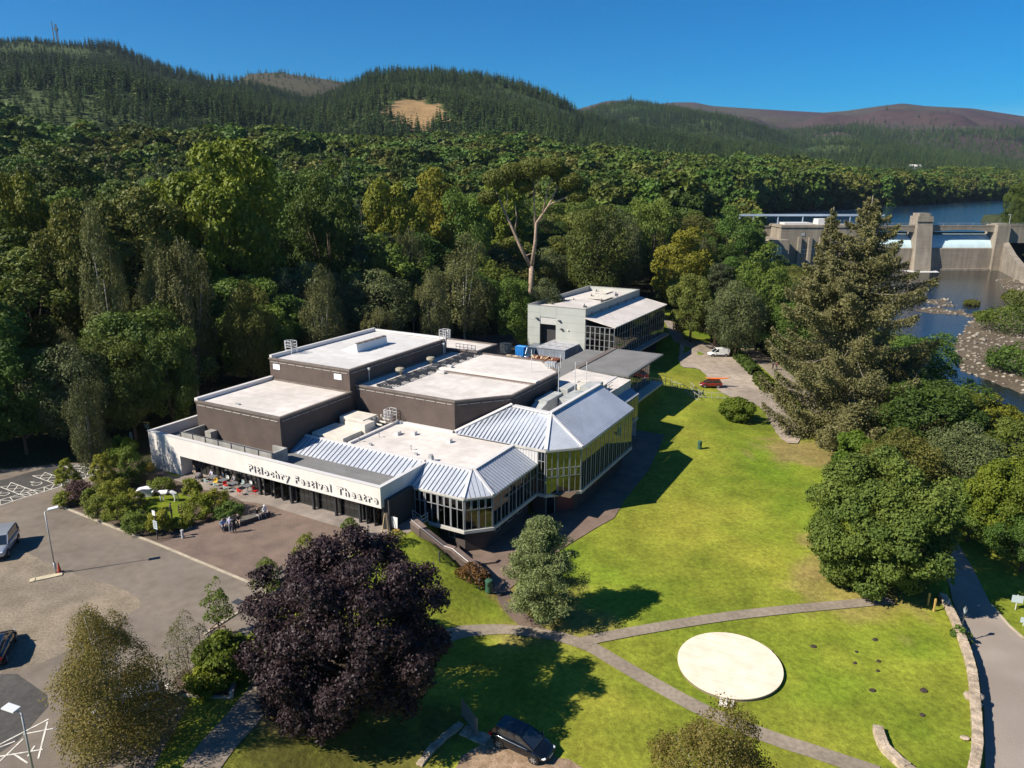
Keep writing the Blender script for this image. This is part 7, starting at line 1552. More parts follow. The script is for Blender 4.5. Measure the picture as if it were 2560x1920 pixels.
def container(u, v, label, rz=0, L=6.06):
    t = thing('shipping_container', label, 'container', P(u, v, .04), UROT + rz, 'blue grey containers in the yard'); W_, H_ = 2.44, 2.5; m = M(); mt = mat('container_grey_blue', (.19, .22, .27), .6, noise=[(.7, .2, None, 5), (2.5, .35, (.40, .40, .40), 5, (.3, 3, 1))]); k = 26
    def wall(p0, p1, n_):
        a = Vector((*p0, 0)); b = Vector((*p1, 0)); nn = Vector(((b - a).y, -(b - a).x, 0)).normalized(); vs = []
        for i in range(n_ * 4 + 1): q = a.lerp(b, i / (n_ * 4)) + nn * (-.045 if (i % 4) in (1, 2) else 0); vs += [(q.x, q.y, .15), (q.x, q.y, H_ - .1)]
        m.add(vs, [(2 * i, 2 * i + 2, 2 * i + 3, 2 * i + 1) for i in range(n_ * 4)])
    wall((0, 0), (L, 0), 20); wall((L, W_), (0, W_), 20); wall((0, W_), (0, 0), 6); m.build('side_walls', mt, t)
    M().box(0, 0, H_ - .12, L, W_, H_).build('roof', mat('container_roof', (.40, .40, .41), .7, noise=[(1.2, .25, None, 5), (3, .4, (.24, .22, .22), 5)]), t)
    f_ = M()
    for x in (0, L):
        for y in (0, W_): f_.box(x - .05, y - .05, 0, x + .05, y + .05, H_ + .03)
    for y in (0, W_):
        for z in (.08, H_ - .04): f_.box(0, y - .06, z - .07, L, y + .06, z + .07)
    f_.build('frame', mt, t); d = M(); d.box(L - .02, .06, .15, L + .04, W_ / 2 - .02, H_ - .12); d.box(L - .02, W_ / 2 + .02, .15, L + .04, W_ - .06, H_ - .12)
    for y in (.5, .95, 1.5, 1.95): d.tube([(L + .07, y, .2), (L + .07, y, H_ - .15)], .025, 6)
    d.build('doors', mt, t); M().box(.03, .03, .08, L - .03, W_ - .03, .14).build('floor', M_INT, t); return t
container(-19.6, 70.6, 'blue grey container in the yard, front one of the three'); container(-19.6, 73.25, 'blue grey container in the yard, middle one of the three'); container(-19.6, 75.9 - .02, 'blue grey container in the yard, back one against the workshop') if False else container(-19.6, 73.25 + 2.62 - .0, 'blue grey container in the yard, back one against the workshop wall')
t = thing('skip', 'rusty brown open skip full of timber in the yard', 'skip', P(-19.0, 65.4, .04), UROT); mr = mat('rust_brown', (.17, .06, .03), .8, noise=[(2, .3, None, 4)]); m = M()
for a_, b_ in (((0, 0, 0), (6.2, .08, 1.7)), ((0, 2.32, 0), (6.2, 2.4, 1.7)), ((0, .08, 0), (.08, 2.32, 1.5)), ((6.12, .08, 0), (6.2, 2.32, 1.7)), ((.08, .08, .02), (6.12, 2.32, .1))): m.box(*a_, *b_)
for x in np.arange(.4, 6, .7): m.box(x, -.05, 0, x + .1, -.002, 1.7); m.box(x, 2.402, 0, x + .1, 2.45, 1.7)
m.build('tub', mr, t); m = M()
for i in range(26): x = .5 + 4.6 * random.random(); y = .3 + 1.5 * random.random(); a_ = random.random() * 3.1; L_ = .5 + .7 * random.random(); m.beam((x, y, 1.0 + .5 * random.random()), (x + math.cos(a_) * L_ * .8, min(2.2, max(.2, y + math.sin(a_) * L_)), 1.2 + .6 * random.random()), .22, .05)
m.build('waste_timber', mat('waste_buff', (.55, .42, .26), .8, noise=[(1, .3, None, 3)]), t)
def tank(u, v, w_, d_, h, label, col=(.02, .16, .42), cat='tank'):
    t = thing('waste_bin', label, cat, P(u, v, .04), UROT, 'blue bins and tanks in the yard'); mb = mat('bin_blue%d' % int(col[2] * 100), col, .45, noise=[(1, .1, None, 3)]); m = M(); m.add([(.08, .08, 0), (w_ - .08, .08, 0), (w_ - .08, d_ - .08, 0), (.08, d_ - .08, 0), (0, 0, h), (w_, 0, h), (w_, d_, h), (0, d_, h)], [(0, 3, 2, 1), (0, 1, 5, 4), (1, 2, 6, 5), (2, 3, 7, 6), (3, 0, 4, 7), (4, 5, 6, 7)])
    for x in np.arange(.25, w_ - .1, .35): m.box(x, -.03, .1, x + .08, .06, h - .1)
    m.build('tub', mb, t); m = M(); m.prism([(-.05, -.05), (w_ + .05, -.05), (w_ + .05, d_ + .05), (-.05, d_ + .05)], h + .003, h + .10); m.tube([(0, d_ / 2, h + .1), (w_, d_ / 2, h + .1)], .12, 8); m.build('lid', mb, t)
tank(-24.6, 71.6, 1.9, 1.7, 1.75, 'bright blue lidded tank at the corner of the workshop', (.02, .22, .62)); tank(-33.0, 66.5, 3.4, 1.9, 1.3, 'long dark blue waste container in the shade left of the workshop', (.015, .09, .22))
tank(-34.0, 70.5, 2.4, 1.6, 1.2, 'dark blue waste container behind the long one', (.015, .08, .20)); tank(-28.8, 72.8, 1.9, 1.7, 1.7, 'grey lidded container beside the workshop wall', (.13, .15, .15))
t = thing('trailer', 'small flat trailer loaded with boxes next to the dark blue van', 'trailer', P(-24.4, 66.9, .04), UROT + .2); m = M(); m.box(0, 0, .5, 3.0, 1.5, .6)
for a_ in ((0, 0, .6, 3.0, .05, .9), (0, 1.45, .6, 3.0, 1.5, .9), (0, .05, .6, .05, 1.45, .9)): m.box(*a_)
m.beam((3, .75, .5), (4.1, .75, .42), .09); m.build('bed', mat('trailer_grey', (.30, .31, .31), .5), t)
for y in (-.12, 1.62): m = M(); m.tube([(1.5, y - .08, .3), (1.5, y + .08, .3)], .3, 14); m.build('wheel', M_TYRE, t)
m = M(); m.box(.3, .3, .6, 1.2, 1.1, 1.05).box(1.5, .4, .6, 2.5, 1.2, .95); m.build('boxes', mat('waste_buff', (.55, .42, .26), .8), t)

# ================================================================= street furniture
def lamp(x, y, ztop, label, hx, rz, tall=6.0, head=.8):
    c = at(x, y, 0); t = thing('street_lamp', label, 'street lamp', (c.x, c.y, .01), rz, 'car park lamp posts'); m = M(); m.tube([(0, 0, 0), (0, 0, 1.1)], .085, 10).tube([(0, 0, 1.1), (0, 0, tall)], .06, 10, r1=.045).build('post', mat('lamp_post_grey', (.36, .36, .35), .5, metal=.4), t, smooth=True)
    M().tube([(0, 0, tall - .02), (.35, 0, tall + .12)], .035, 6).build('bracket', _mats['lamp_post_grey'], t); m = M(); m.box(.25, -.24, -.05, .25 + head, .24, .04); o = m.build('lantern', mat('lantern_white', (.70, .71, .72), .4), t, bevel=.02); o.location = (0, 0, tall + .13); o.rotation_euler = (0, -.12, 0); m = M(); m.box(.35, -.18, -.07, .2 + head, .18, -.052).build('lens', M_AUTOG, o); M().box(.06, -.07, .45, .12, .07, .95).build('access_door', _mats['lamp_post_grey'], t); return t
lamp(121, 1240, 0, 'tall lamp post standing on the worn ground in the middle of the car park', 0, math.radians(22), 5.9)
lamp(88, 1742, 0, 'lamp post at the bottom left corner with a square white head', 0, math.radians(165), 6.0)
t = thing('road_cone', 'red traffic cone leaning beside the tall lamp post', 'cone', (*at(129, 1236, 0).xy, .01)); m = M(); m.lathe([(.22, .03), (.16, .05), (.03, .95), (.02, .96)], 12); m.build('cone', mat('cone_red', (.35, .04, .015), .6), t); M().box(-.25, -.25, 0, .25, .25, .035).build('base', M_BLKP, t)
o = M().box(-1.2, -.3, 0, 1.2, .3, .08).box(-.9, -.3, .08, -.8, .3, .12).build('timber_slab', mat('slab_cream', (.50, .42, .28), .8, noise=[(2, .15, None, 4)])); c = at(100, 1248, 0); o.location = (c.x, c.y, .015); o.rotation_euler = (0, 0, math.radians(30)); tag(o, 'pale slab lying on the worn ground at the foot of the lamp post', 'slab')
def signpost(x, y, h, label, plates, col=M_DKSTEEL, rz=UROT, z=0, cat='sign', r=.045):
    c = at(x, y, z) if z == 0 else G(x, y); t = thing('sign_post', label, cat, (c.x, c.y, c.z), rz); M().cyl(0, 0, -.1, h, r, 8).build('post', col, t)
    for (w_, hh_, zz, mt, lines_) in plates:
        pl = M().box(-w_ / 2, -.075, zz, w_ / 2, -.05, zz + hh_).build('sign_plate', mt, t)
        k = M()
        for i in range(lines_): k.box(-w_ * .36, -.080, zz + hh_ * (.82 - .16 * i), w_ * (.36 - .14 * (i % 2)), -.0755, zz + hh_ * (.82 - .16 * i) + hh_ * .06)
        if lines_: k.build('sign_text', M_DKSTEEL, pl)
    return t
M_SIGNW = mat('sign_white', (.74, .74, .72), .5); M_SIGNG = mat('sign_pale_blue', (.50, .56, .58), .5)
signpost(341, 1166, 3.0, 'black post with a white disc and pale notice at the edge of the bed', [(.55, .85, 1.15, M_SIGNG, 5), (.42, .5, 2.55, M_SIGNW, 0)])
signpost(322, 948, 2.1, 'green post with two plates at the edge of the wood left of the theatre', [(.9, .5, 1.5, mat('sign_green', (.16, .26, .22), .6), 0)], M_STEEL)
signpost(287, 945 + 20, 2.0, 'twin green plate half hidden in the undergrowth', [(.6, .6, 1.3, _mats['sign_green'], 0)], M_STEEL)
signpost(2193, 1317, 1.5, 'pale grey notice on a white post beside the road at the right edge', [(.9, .7, .75, M_SIGNG, 0)], mat('post_white', (.6, .58, .5), .6), rz=-.3, z=1)
signpost(2210, 1352, .9, 'second low notice at the very right edge by the road', [(.6, .5, .35, M_SIGNG, 0)], _mats['post_white'], rz=-.3, z=1)
for i, (x, y, lab) in enumerate(((2004, 1308, 'yellowish timber post by the round tree, left one of the pair'), (2017, 1321, 'yellowish timber post at the top of the retaining wall, right one of the pair'))):
    c = G(x, y); o = M().box(-.06, -.06, -.1, .06, .06, 1.25).box(-.07, -.07, 1.0, .07, .07, 1.12).build('marker_post', mat('post_yellow', (.50, .34, .10), .7)); o.location = c; tag(o, lab, 'post', 'pair of posts beside the lawn path')
for x, y, lab in ((395, 1163, 'grey bollard light at the left of the path into the bed'), (493, 1137, 'grey bollard light at the right of the path into the bed')):
    c = at(x, y, 0); t = thing('bollard_light', lab, 'bollard', (c.x, c.y, .02), UROT, 'bollards at the bed path'); M().box(-.09, -.09, 0, .09, .09, .78).build('post', M_DUCT, t); M().box(-.11, -.11, .78, .11, .11, .86).build('cap', M_STEEL, t)
sl_ = M()
for i in range(6): a_ = zp(330, 1180, 8.294)(860 + 60 * i * .55, 1175 - 30 * i * 1.15 + 0); sl_.box(a_.x - .9, a_.y - .06, .05, a_.x + .9, a_.y + .06, .12)
def slats(pts, label):
    m = M()
    for a_, b_ in pts: m.beam((a_.x, a_.y, .09), (b_.x, b_.y, .09), .13, .09)
    return tag(m.build('timber_edging', mat('timber_buff', (.46, .38, .24), .8)), label, 'edging')
zs = zp(330, 1180, 8.294)
for a_, b_, lab in (((870, 1165), (980, 1110), 'upper timber sleeper of the steps into the bed'), ((950, 1180), (1100, 1105), 'middle timber sleeper of the steps into the bed'), ((1105, 1210), (1240, 1145), 'lowest timber sleeper of the steps into the bed')): slats([(zs(*a_), zs(*b_))], lab)
def lattice_fence(a_, b_, h, n, label):
    m = M(); 
    for i in range(n): z = .15 + (h - .15) * i / (n - 1); m.beam((a_.x, a_.y, z), (b_.x, b_.y, z), .06, .12)
    for p_ in (a_, b_, (a_ + b_) / 2): m.beam((p_.x, p_.y, 0), (p_.x, p_.y, h + .05), .09)
    return tag(m.build('slatted_fence', mat('dark_timber', (.085, .062, .045), .8, noise=[(4, .2, None, 3)])), label, 'fence')
lattice_fence(zs(980, 870), zs(1110, 800), .95, 4, 'short slatted timber fence inside the bed behind the dark figure')
# benches
def bench(a_, b_, label, seats=2):
    rz = heading(a_, b_); L = (b_ - a_).length; t = thing('bench', label, 'bench', (a_.x, a_.y, .01), rz, 'long slatted benches on the plaza'); ml = mat('bench_timber', (.16, .14, .115), .75, noise=[(3, .25, None, 4, (.3, 4, 1))]); md = mat('bench_dark', (.05, .043, .038), .7)
    for s_ in range(1): m = M(); [m.box(0, -.52 + .155 * i, .42, L, -.39 + .155 * i, .47) for i in range(6)]; m.build('seat', ml, t)
    M().box(.04, -.50, .012, L - .04, .38, .415).build('plinth', md, t)
    q = L / 3
    for i in range(2):
        x0 = .25 + i * (L - .5 - q); m = M(); [m.box(x0, .30 + .02 * j, .56 + j * .14, x0 + q, .34 + .02 * j, .67 + j * .14) for j in range(3)]; m.beam((x0 + .1, .34, .45), (x0 + .1, .42, .95), .05); m.beam((x0 + q - .1, .34, .45), (x0 + q - .1, .42, .95), .05); m.build('backrest', ml, t)
    return t
zb_ = zp(460, 1130, 8.508)
bench(zb_(800, 1660), zb_(1800, 1330), 'long slatted bench with people sitting on it in the middle of the plaza')
zt_ = zp(600, 1340, 9.217); bench(zt_(720, 1130), zt_(1560, 620), 'long slatted bench half hidden by the copper beech and young trees')
# cycle stands and tree guard
for i, (x, y) in enumerate(((1368, 778), (1470, 725), (1550, 690), (1655, 600), (1725, 540))):
    a_ = z6(x, y); b_ = z6(x + 88, y + 32 - 4 * i); m = M(); m.tube([(0, 0, 0), (0, 0, .72), (.05, 0, .78), (.75, 0, .78), (.8, 0, .72), (.8, 0, 0)], .028, 6); o = m.build('cycle_stand', M_DKSTEEL, smooth=True); o.location = (a_.x, a_.y, .01); o.rotation_euler = (0, 0, heading(a_, b_)); tag(o, ['nearest', 'second nearest', 'middle', 'fourth', 'farthest'][i] + ' dark steel cycle stand beside the sparse young birch', 'cycle stand', 'cycle stands by the young birch')
c = at(475, 1380, 0); t = thing('tree_guard', 'timber stake frame round the slim young tree', 'tree guard', (c.x, c.y, 0), .3); m = M()
for x, y in ((-.5, -.35), (.5, -.35), (0, .4)): m.beam((x, y, 0), (x, y, 1.25), .07)
m.beam((-.5, -.35, 1.2), (.5, -.35, 1.2), .07); m.beam((.5, -.35, 1.2), (0, .4, 1.2), .06); m.beam((-.5, -.35, 1.2), (0, .4, 1.2), .06); m.build('stakes', mat('stake_brown', (.16, .09, .06), .8), t)
sheet('tree_pit', [Vector((c.x + dx, c.y + dy)) for dx, dy in ((-1.2, -.9), (1.0, -1.0), (1.2, .9), (-.9, 1.1))], mat('pit_soil', (.06, .045, .035), .95), dz=.03, step=5, z=0)
sheet('shrub_bed', D0((370, 1475), (395, 1448), (448, 1440), (520, 1400), (528, 1420), (505, 1508), (395, 1502)), _mats['bed_soil'], dz=.03, step=5, z=0)
t = thing('bed_wall', 'low wall round the bed of the bright green shrub', 'low wall', (0, 0, 0)); 
for a_, b_ in (((500, 1508), (518, 1440)), ((518, 1440), (528, 1400))): pa = at(*a_, 0); pb = at(*b_, 0); M().beam((pa.x, pa.y, .2), (pb.x, pb.y, .2), .25, .42).build('wall_length', M_CONC, t)
# cow statue, white block, yellow boulder, dark figure
def skin_mesh(name, verts, edges, radii, mats_, classify, parent=None, sub=2, loc=(0, 0, 0), rz=0, scale=1):
    me = bpy.data.meshes.new(name); me.from_pydata([tuple(v) for v in verts], edges, []); o = bpy.data.objects.new(name, me); COL.objects.link(o)
    sk_ = o.modifiers.new('skin', 'SKIN'); sk_.branch_smoothing = .4; o.modifiers.new('sub', 'SUBSURF').levels = sub
    lay = me.skin_vertices[0].data
    for i, r_ in enumerate(radii): lay[i].radius = (r_, r_) if not hasattr(r_, '__len__') else r_
    lay[0].use_root = True; bpy.context.view_layer.update(); dg = bpy.context.evaluated_depsgraph_get(); nm = bpy.data.meshes.new_from_object(o.evaluated_get(dg)); bpy.data.objects.remove(o)
    nm.materials.clear(); [nm.materials.append(x) for x in mats_]
    for p_ in nm.polygons: p_.material_index = classify(p_.center); p_.use_smooth = True
    r = bpy.data.objects.new(name, nm); COL.objects.link(r); r.location = loc; r.rotation_euler = (0, 0, rz); r.scale = (scale,) * 3; r.parent = parent; return r
M_COWW = mat('cow_white', (.75, .73, .70), .5); M_COWB = mat('cow_black', (.02, .02, .02), .5)
def cow():
    V = [(0, 0, 1.02), (.45, 0, 1.04), (.85, 0, 1.05), (1.15, 0, 1.12), (1.42, 0, 1.20), (1.62, 0, 1.12), (1.80, 0, .98), (-.45, 0, 1.04), (-.78, 0, 1.06)]; E_ = [(0, 1), (1, 2), (2, 3), (3, 4), (4, 5), (5, 6), (0, 7), (7, 8)]; R0 = [(.34, .30), (.33, .28), (.30, .24), (.17, .17), (.14, .14), (.13, .12), (.085, .09), (.33, .28), (.26, .24)]
    def leg(at_, x, y, hind):
        k = len(V); V.extend([(x, y, .80), (x + (-.10 if hind else .0), y, .48), (x + (.0 if hind else .02), y, .22), (x + .03, y, .04)]); E_.extend([(at_, k), (k, k + 1), (k + 1, k + 2), (k + 2, k + 3)]); R0.extend([(.12, .10), (.07, .07), (.05, .05), (.07, .06)])
    leg(2, .78, .18, False); leg(2, .66, -.18, False); leg(8, -.72, .17, True); leg(8, -.86, -.17, True)
    k = len(V); V.extend([(1.50, .17, 1.26), (1.50, -.17, 1.26), (-1.0, 0, 1.05), (-1.05, 0, .6)]); E_.extend([(4, k), (4, k + 1), (8, k + 2), (k + 2, k + 3)]); R0.extend([(.04, .05), (.04, .05), (.035, .035), (.03, .03)])
    def cl(c): 
        if c.x > 1.0 and c.x < 1.52 and c.z > .8: return 1
        if c.z < .7: return 0
        return 1 if (math.sin(c.x * 5.2 + 2.4) + .6 * math.sin(c.z * 8 + c.y * 4)) > .15 else 0
    c = at(372, 1080, 0); t = thing('cow_statue', 'life size black and white cow statue on the small lawn of the bed', 'statue', (c.x - .1, c.y - .5, .05), math.radians(176)); skin_mesh('body', V, E_, R0, [M_COWW, M_COWB], cl, t)
    h = M(); h.tube([(1.46, .09, 1.30), (1.44, .20, 1.42)], .025, 6, r1=.008); h.tube([(1.46, -.09, 1.30), (1.44, -.20, 1.42)], .025, 6, r1=.008); h.build('horns', mat('horn', (.5, .45, .35), .6), t); M().blob((-.45, 0, .74), (.14, .12, .10), 8, 5).build('udder', mat('udder_pink', (.55, .35, .30), .6), t)
cow()
c = at(314, 1072, 0); o = M().add([(-.75, -.5, 0), (.8, -.45, 0), (.85, .5, 0), (-.7, .55, 0), (-.85, -.45, .75), (-.1, -.62, 1.05), (.7, -.5, .95), (.95, .3, .8), (.1, .55, .95), (-.7, .45, .85), (-.3, -.1, .82), (.35, .05, .86)], [(0, 1, 6, 5, 4), (1, 2, 7, 6), (2, 3, 9, 8, 7), (3, 0, 4, 9), (4, 5, 10), (5, 6, 11, 10), (6, 7, 11), (7, 8, 11), (8, 9, 10, 11), (9, 4, 10), (0, 3, 2, 1)]).build('white_sculpture', mat('sculpture_white', (.74, .73, .72), .6, noise=[(3, .25, (.45, .44, .43), 5)]), bevel=.05); o.location = (c.x, c.y, .05); o.rotation_euler = (0, 0, .2); tag(o, 'white angular sculpture on the bed lawn left of the cow', 'sculpture')
c = at(323, 1018, 0); o = M().blob((0, 0, .5), (.62, .55, .55), 10, 7, rough=.10).build('yellow_boulder', mat('boulder_yellow', (.68, .40, .02), .6)); o.location = (c.x, c.y, 0); tag(o, 'bright yellow lumpy boulder against the corner of the white wall', 'sculpture')
# big concrete bins
def litter_bin(x, y, label, z=None, s=1.0):
    c = G(x, y); t = thing('litter_bin', label, 'litter bin', (c.x, c.y, c.z + .02)); t.scale = (s, s, s); mg = mat('bin_green', (.035, .10, .06), .5); M().lathe([(.27, 0), (.30, .05), (.30, .95), (.26, .97)], 18).build('drum', mg, t); M().lathe([(.31, 1.0), (.33, 1.06), (.30, 1.14), (.1, 1.2)], 18).build('lid', mg, t); M().tube([(0, -.31, .78), (0, -.20, .78)], .12, 10).build('opening', M_BLKP, t)
litter_bin(1056, 1279, 'green litter bin at the foot of the brick ramp wall', s=1.05); litter_bin(1511, 970, 'green litter bin alone on the sunlit lawn', s=1.0)
def bollard(x, y, h, label, m_=M_DKSTEEL):
    c = G(x, y); o = M().cyl(0, 0, -.1, h, .07, 10).lathe([(.10, h - .18), (.10, h), (.05, h + .03)], 10).build('bollard', m_); o.location = c; return tag(o, label, 'bollard', 'dark bollard lights around the theatre')
bollard(950, 1214, 1.05, 'dark bollard light on the grass bank beside the ramp wall'); bollard(1036, 1274, 1.1, 'dark bollard light near the bottom of the ramp wall'); bollard(1519, 862 - 8, 1.0, 'dark bollard light in front of the steel railings')
g = at(1045, 1262, -2.6); c = crown_broad(360, R=.6, Hc=1.5, N=1200, K=14, leaf=.08, zmin=-.5, lobe=.35); own_tree('shrub', 'rust orange shrub against the end of the ramp wall', (g.x, g.y, Tz(g.x, g.y)), c, LM['rust'], None, None, cat='shrub')
g = at(1018, 1248, -2.0); c = crown_broad(361, R=1.3, Hc=1.0, N=1500, K=20, leaf=.09, zmin=-.4, lobe=.3, gap=.5); own_tree('shrub', 'dry orange grass clump beside the lower ramp wall', (g.x, g.y, Tz(g.x, g.y)), c, LM['rust'], None, None, cat='shrub')
# ornate lamp on the road side
c = G(2076, 1368); c = at(2076, 1368, -3.2); t = thing('lamp_standard', 'slim dark lamp standard with ivy at its foot beside the road', 'street lamp', (c.x, c.y, -4.0)); M().tube([(0, 0, 0), (0, 0, .5), (0, 0, 2.7)], [.09, .06, .04], 8).build('post', M_DKSTEEL, t); M().beam((-.3, 0, 2.3), (.3, 0, 2.3), .04).build('ladder_bar', M_DKSTEEL, t); l_ = M().lathe([(.08, 2.7), (.17, 3.05), (.17, 3.1)], 6).build('lantern', mat('lantern_glass', (.35, .4, .42), .2), t); M().lathe([(.2, 3.1), (.06, 3.28), (.02, 3.4)], 6).build('cap', M_DKSTEEL, l_)
cc = crown_broad(362, R=.7, Hc=1.4, N=900, K=14, leaf=.10, zmin=-.5, lobe=.35, gap=.5); own_tree('ivy', 'ivy clump climbing from the wall top to the lamp standard', (c.x - .1, c.y - .2, -4.0), cc, LM['round'], None, None, cat='plant')
# field gate and stone pad by the beech
a_ = G(999, 1548); b_ = G(1024, 1582); t = thing('field_gate', 'weathered five bar gate standing open under the beech', 'gate', (a_.x, a_.y, Tz(a_.x, a_.y)), heading(a_, b_)); m = M(); Lg = 2.2
for x in (0, Lg): m.beam((x, 0, 0), (x, 0, 1.5), .1)
for i in range(9): m.beam((.05 + 0 * i, 0, .18 + .15 * i), (Lg - .05, 0, .18 + .15 * i), .035, .08)
m.beam((.1, -.04, .2), (Lg - .1, -.04, 1.35), .04, .08); m.build('bars', mat('gate_grey', (.22, .20, .16), .8), t)
w0 = [Vector((p.x, p.y)) for p in gp([(905, 1655), (935, 1618), (965, 1590), (990, 1572)])]
stone_wall('stone_edging', w0, lambda x, y: Tz(x, y) + .22, 'low line of stones between the beech shade and the dirt pull in', .5, .5, .5)
w0 = [Vector((p.x, p.y)) for p in gp([(1000, 1578), (1045, 1598)])]
stone_wall('stone_step', w0, lambda x, y: Tz(x, y) + .12, 'stone step in front of the open gate', .9, .4, .6)
# steel railings by the gravel lot
def railing(pts, label, zr=1.0, n=3, col=None):
    m = M(); P3 = [G(*p) for p in pts]
    for a_, b_ in zip(P3[:-1], P3[1:]):
        for z in (.12, zr): m.beam((a_.x, a_.y, a_.z + z), (b_.x, b_.y, b_.z + z), .075)
        for i in range(n + 1): q = a_.lerp(b_, i / n); m.beam((q.x, q.y, q.z - .1), (q.x, q.y, q.z + zr), .075)
    return tag(m.build('railing', col or M_RAILS), label, 'railing', 'steel railings beside the gravel lot')
railing([(1405, 828), (1448, 834), (1477, 843), (1508, 866)], 'steel railing along the ramp from the pavilion to the gravel lot, near side', n=4); railing([(1424, 822), (1450, 828)], 'short upper railing by the pavilion end', n=2); railing([(1492, 838), (1514, 860)], 'steel railing along the ramp, far side', n=4); railing([(1510, 858), (1578, 862)], 'level steel railing in front of the red car', n=5)
railing([(1413, 690), (1448, 694), (1480, 712), (1514, 716), (1560, 716)], 'brown mesh fence between the workshop and the bare trunked pine', 1.4, 7, mat('fence_brown', (.15, .10, .07), .8))
# A frame, flag banner, planter at the theatre corner
c = P(.9, .8); t = thing('banner_stand', 'white drape on a stand at the right corner of the theatre front', 'banner', (c.x, c.y, .02), UROT); M().add([(-.32, 0, .25), (.32, 0, .25), (.42, -.05, 1.45), (-.42, -.05, 1.45)], [(0, 1, 2, 3)]).add([(-.32, .03, .25), (.32, .03, .25), (.42, -.02, 1.45), (-.42, -.02, 1.45)], [(3, 2, 1, 0)]).build('drape', M_SIGNW, t); M().cyl(0, .05, 0, 1.6, .03, 8).build('pole', M_DKSTEEL, t)
c = P(1.6, .1); t = thing('plant_pot', 'terracotta plant pot beside the white drape', 'plant pot', (c.x, c.y, .02)); M().lathe([(.2, 0), (.3, .45), (.33, .5)], 14).build('pot', mat('terracotta', (.45, .20, .09), .8), t)
c = P(.25, .25); t = thing('a_board', 'timber A frame board leaning at the corner post of the entrance', 'board', (c.x, c.y, .02), UROT + .4); M().beam((-.3, -.35, 0), (-.05, 0, 1.9), .07).beam((.35, -.35, 0), (.1, 0, 1.9), .07).beam((-.28, -.3, .3), (.32, -.3, .3), .06).build('legs', mat('timber_tan', (.42, .30, .16), .7), t)
# cafe tables and chairs outside
M_RED = mat('chair_red', (.62, .015, .012), .4); M_CY = mat('chair_yellow', (.75, .48, .02), .4); M_CM = mat('chair_mint', (.36, .44, .42), .5); M_CW = mat('chair_white', (.62, .62, .60), .5); M_TT = mat('table_grey', (.16, .17, .18), .5)
def chair(x, y, rz, mt, label):
    t = thing('cafe_chair', label, 'chair', (x, y, .02), rz, 'cafe chairs on the terrace'); s = M(); s.box(-.22, -.22, .44, .22, .22, .48); s.build('seat', mt, t, bevel=.03); b = M(); b.tube([(-.2, .2, .80), (0, .27, .82), (.2, .2, .80)], .03, 6); b.add([(-.2, .2, .5), (0, .26, .5), (.2, .2, .5), (.21, .22, .82), (0, .29, .84), (-.21, .22, .82)], [(0, 1, 4, 5), (1, 2, 3, 4)]); b.build('backrest', mt, t)
    for sx in (-1, 1):
        for sy in (-1, 1): M().tube([(sx * .17, sy * .17, .45), (sx * .22, sy * .22, 0)], .018, 6).build('leg', mt, t)
    return t
def table(x, y, label):
    t = thing('cafe_table', label, 'table', (x, y, .02), UROT, 'cafe tables on the terrace'); M().box(-.42, -.42, .72, .42, .42, .75).build('tabletop', M_TT, t); M().cyl(0, 0, .03, .72, .035, 8).build('leg', M_TT, t); M().lathe([(.26, 0), (.25, .03), (.04, .05)], 12).build('base', M_TT, t)
TB = [(-24.4, .35, 'beside the push chair'), (-22.6, .25, 'with the yellow chair'), (-20.9, .2, 'second from the doors, with one red chair'), (-19.0, .45, 'nearest the folding doors, with two red chairs')]
for i, (u, v, lab) in enumerate(TB): p = P(u, v); table(p.x, p.y, 'grey square cafe table ' + lab)
for u, v, rz_, mt, lab in ((-23.4, -.15, .6, M_CY, 'the only yellow cafe chair'), (-22.6, -.75, 3.3, M_CM, 'pale green cafe chair below the yellow one'), (-21.7, -.25, 1.0, M_RED, 'red cafe chair, leftmost of the three red ones'), (-20.9, -.8, 3.1, M_CM, 'pale green cafe chair between the red ones'), (-20.4, .9, 0, M_CM, 'pale green cafe chair behind the second table'), (-19.0, -.6, 3.1, M_RED, 'red cafe chair in front of the table, middle of the three red ones'), (-17.7, .35, 1.7, M_RED, 'red cafe chair next to the folding doors'), (-19.4, 1.1, 0, M_CW, 'white cafe chair behind the last table'), (-22.9, .95, .2, M_CW, 'white cafe chair behind the yellow one'), (-24.4, -.5, 3.1, M_CM, 'pale green cafe chair beside the push chair')):
    p = P(u, v); chair(p.x, p.y, UROT + rz_, mt, lab)
p = P(-26.1, -.1); t = thing('push_chair', 'dark push chair with a blanket in front of the terrace tables', 'push chair', (p.x, p.y, .02), UROT + .4); M().blob((0, 0, .75), (.42, .30, .30), 10, 7, rough=.1).build('hood', mat('pram_grey', (.17, .15, .15), .8, noise=[(9, .4, None, 3)]), t); M().box(-.4, -.25, .35, .35, .25, .6).build('seat', M_BLKP, t); M().tube([(-.5, -.25, .95), (-.2, -.25, .5), (.35, -.25, .12)], .02, 6).tube([(-.5, .25, .95), (-.2, .25, .5), (.35, .25, .12)], .02, 6).build('frame', M_STEEL, t)
for x, y in ((-.3, -.28), (-.3, .28), (.4, -.24), (.4, .24)): M().tube([(x, y - .02, .13), (x, y + .02, .13)], .13, 12).build('wheel', M_BLKP, t)
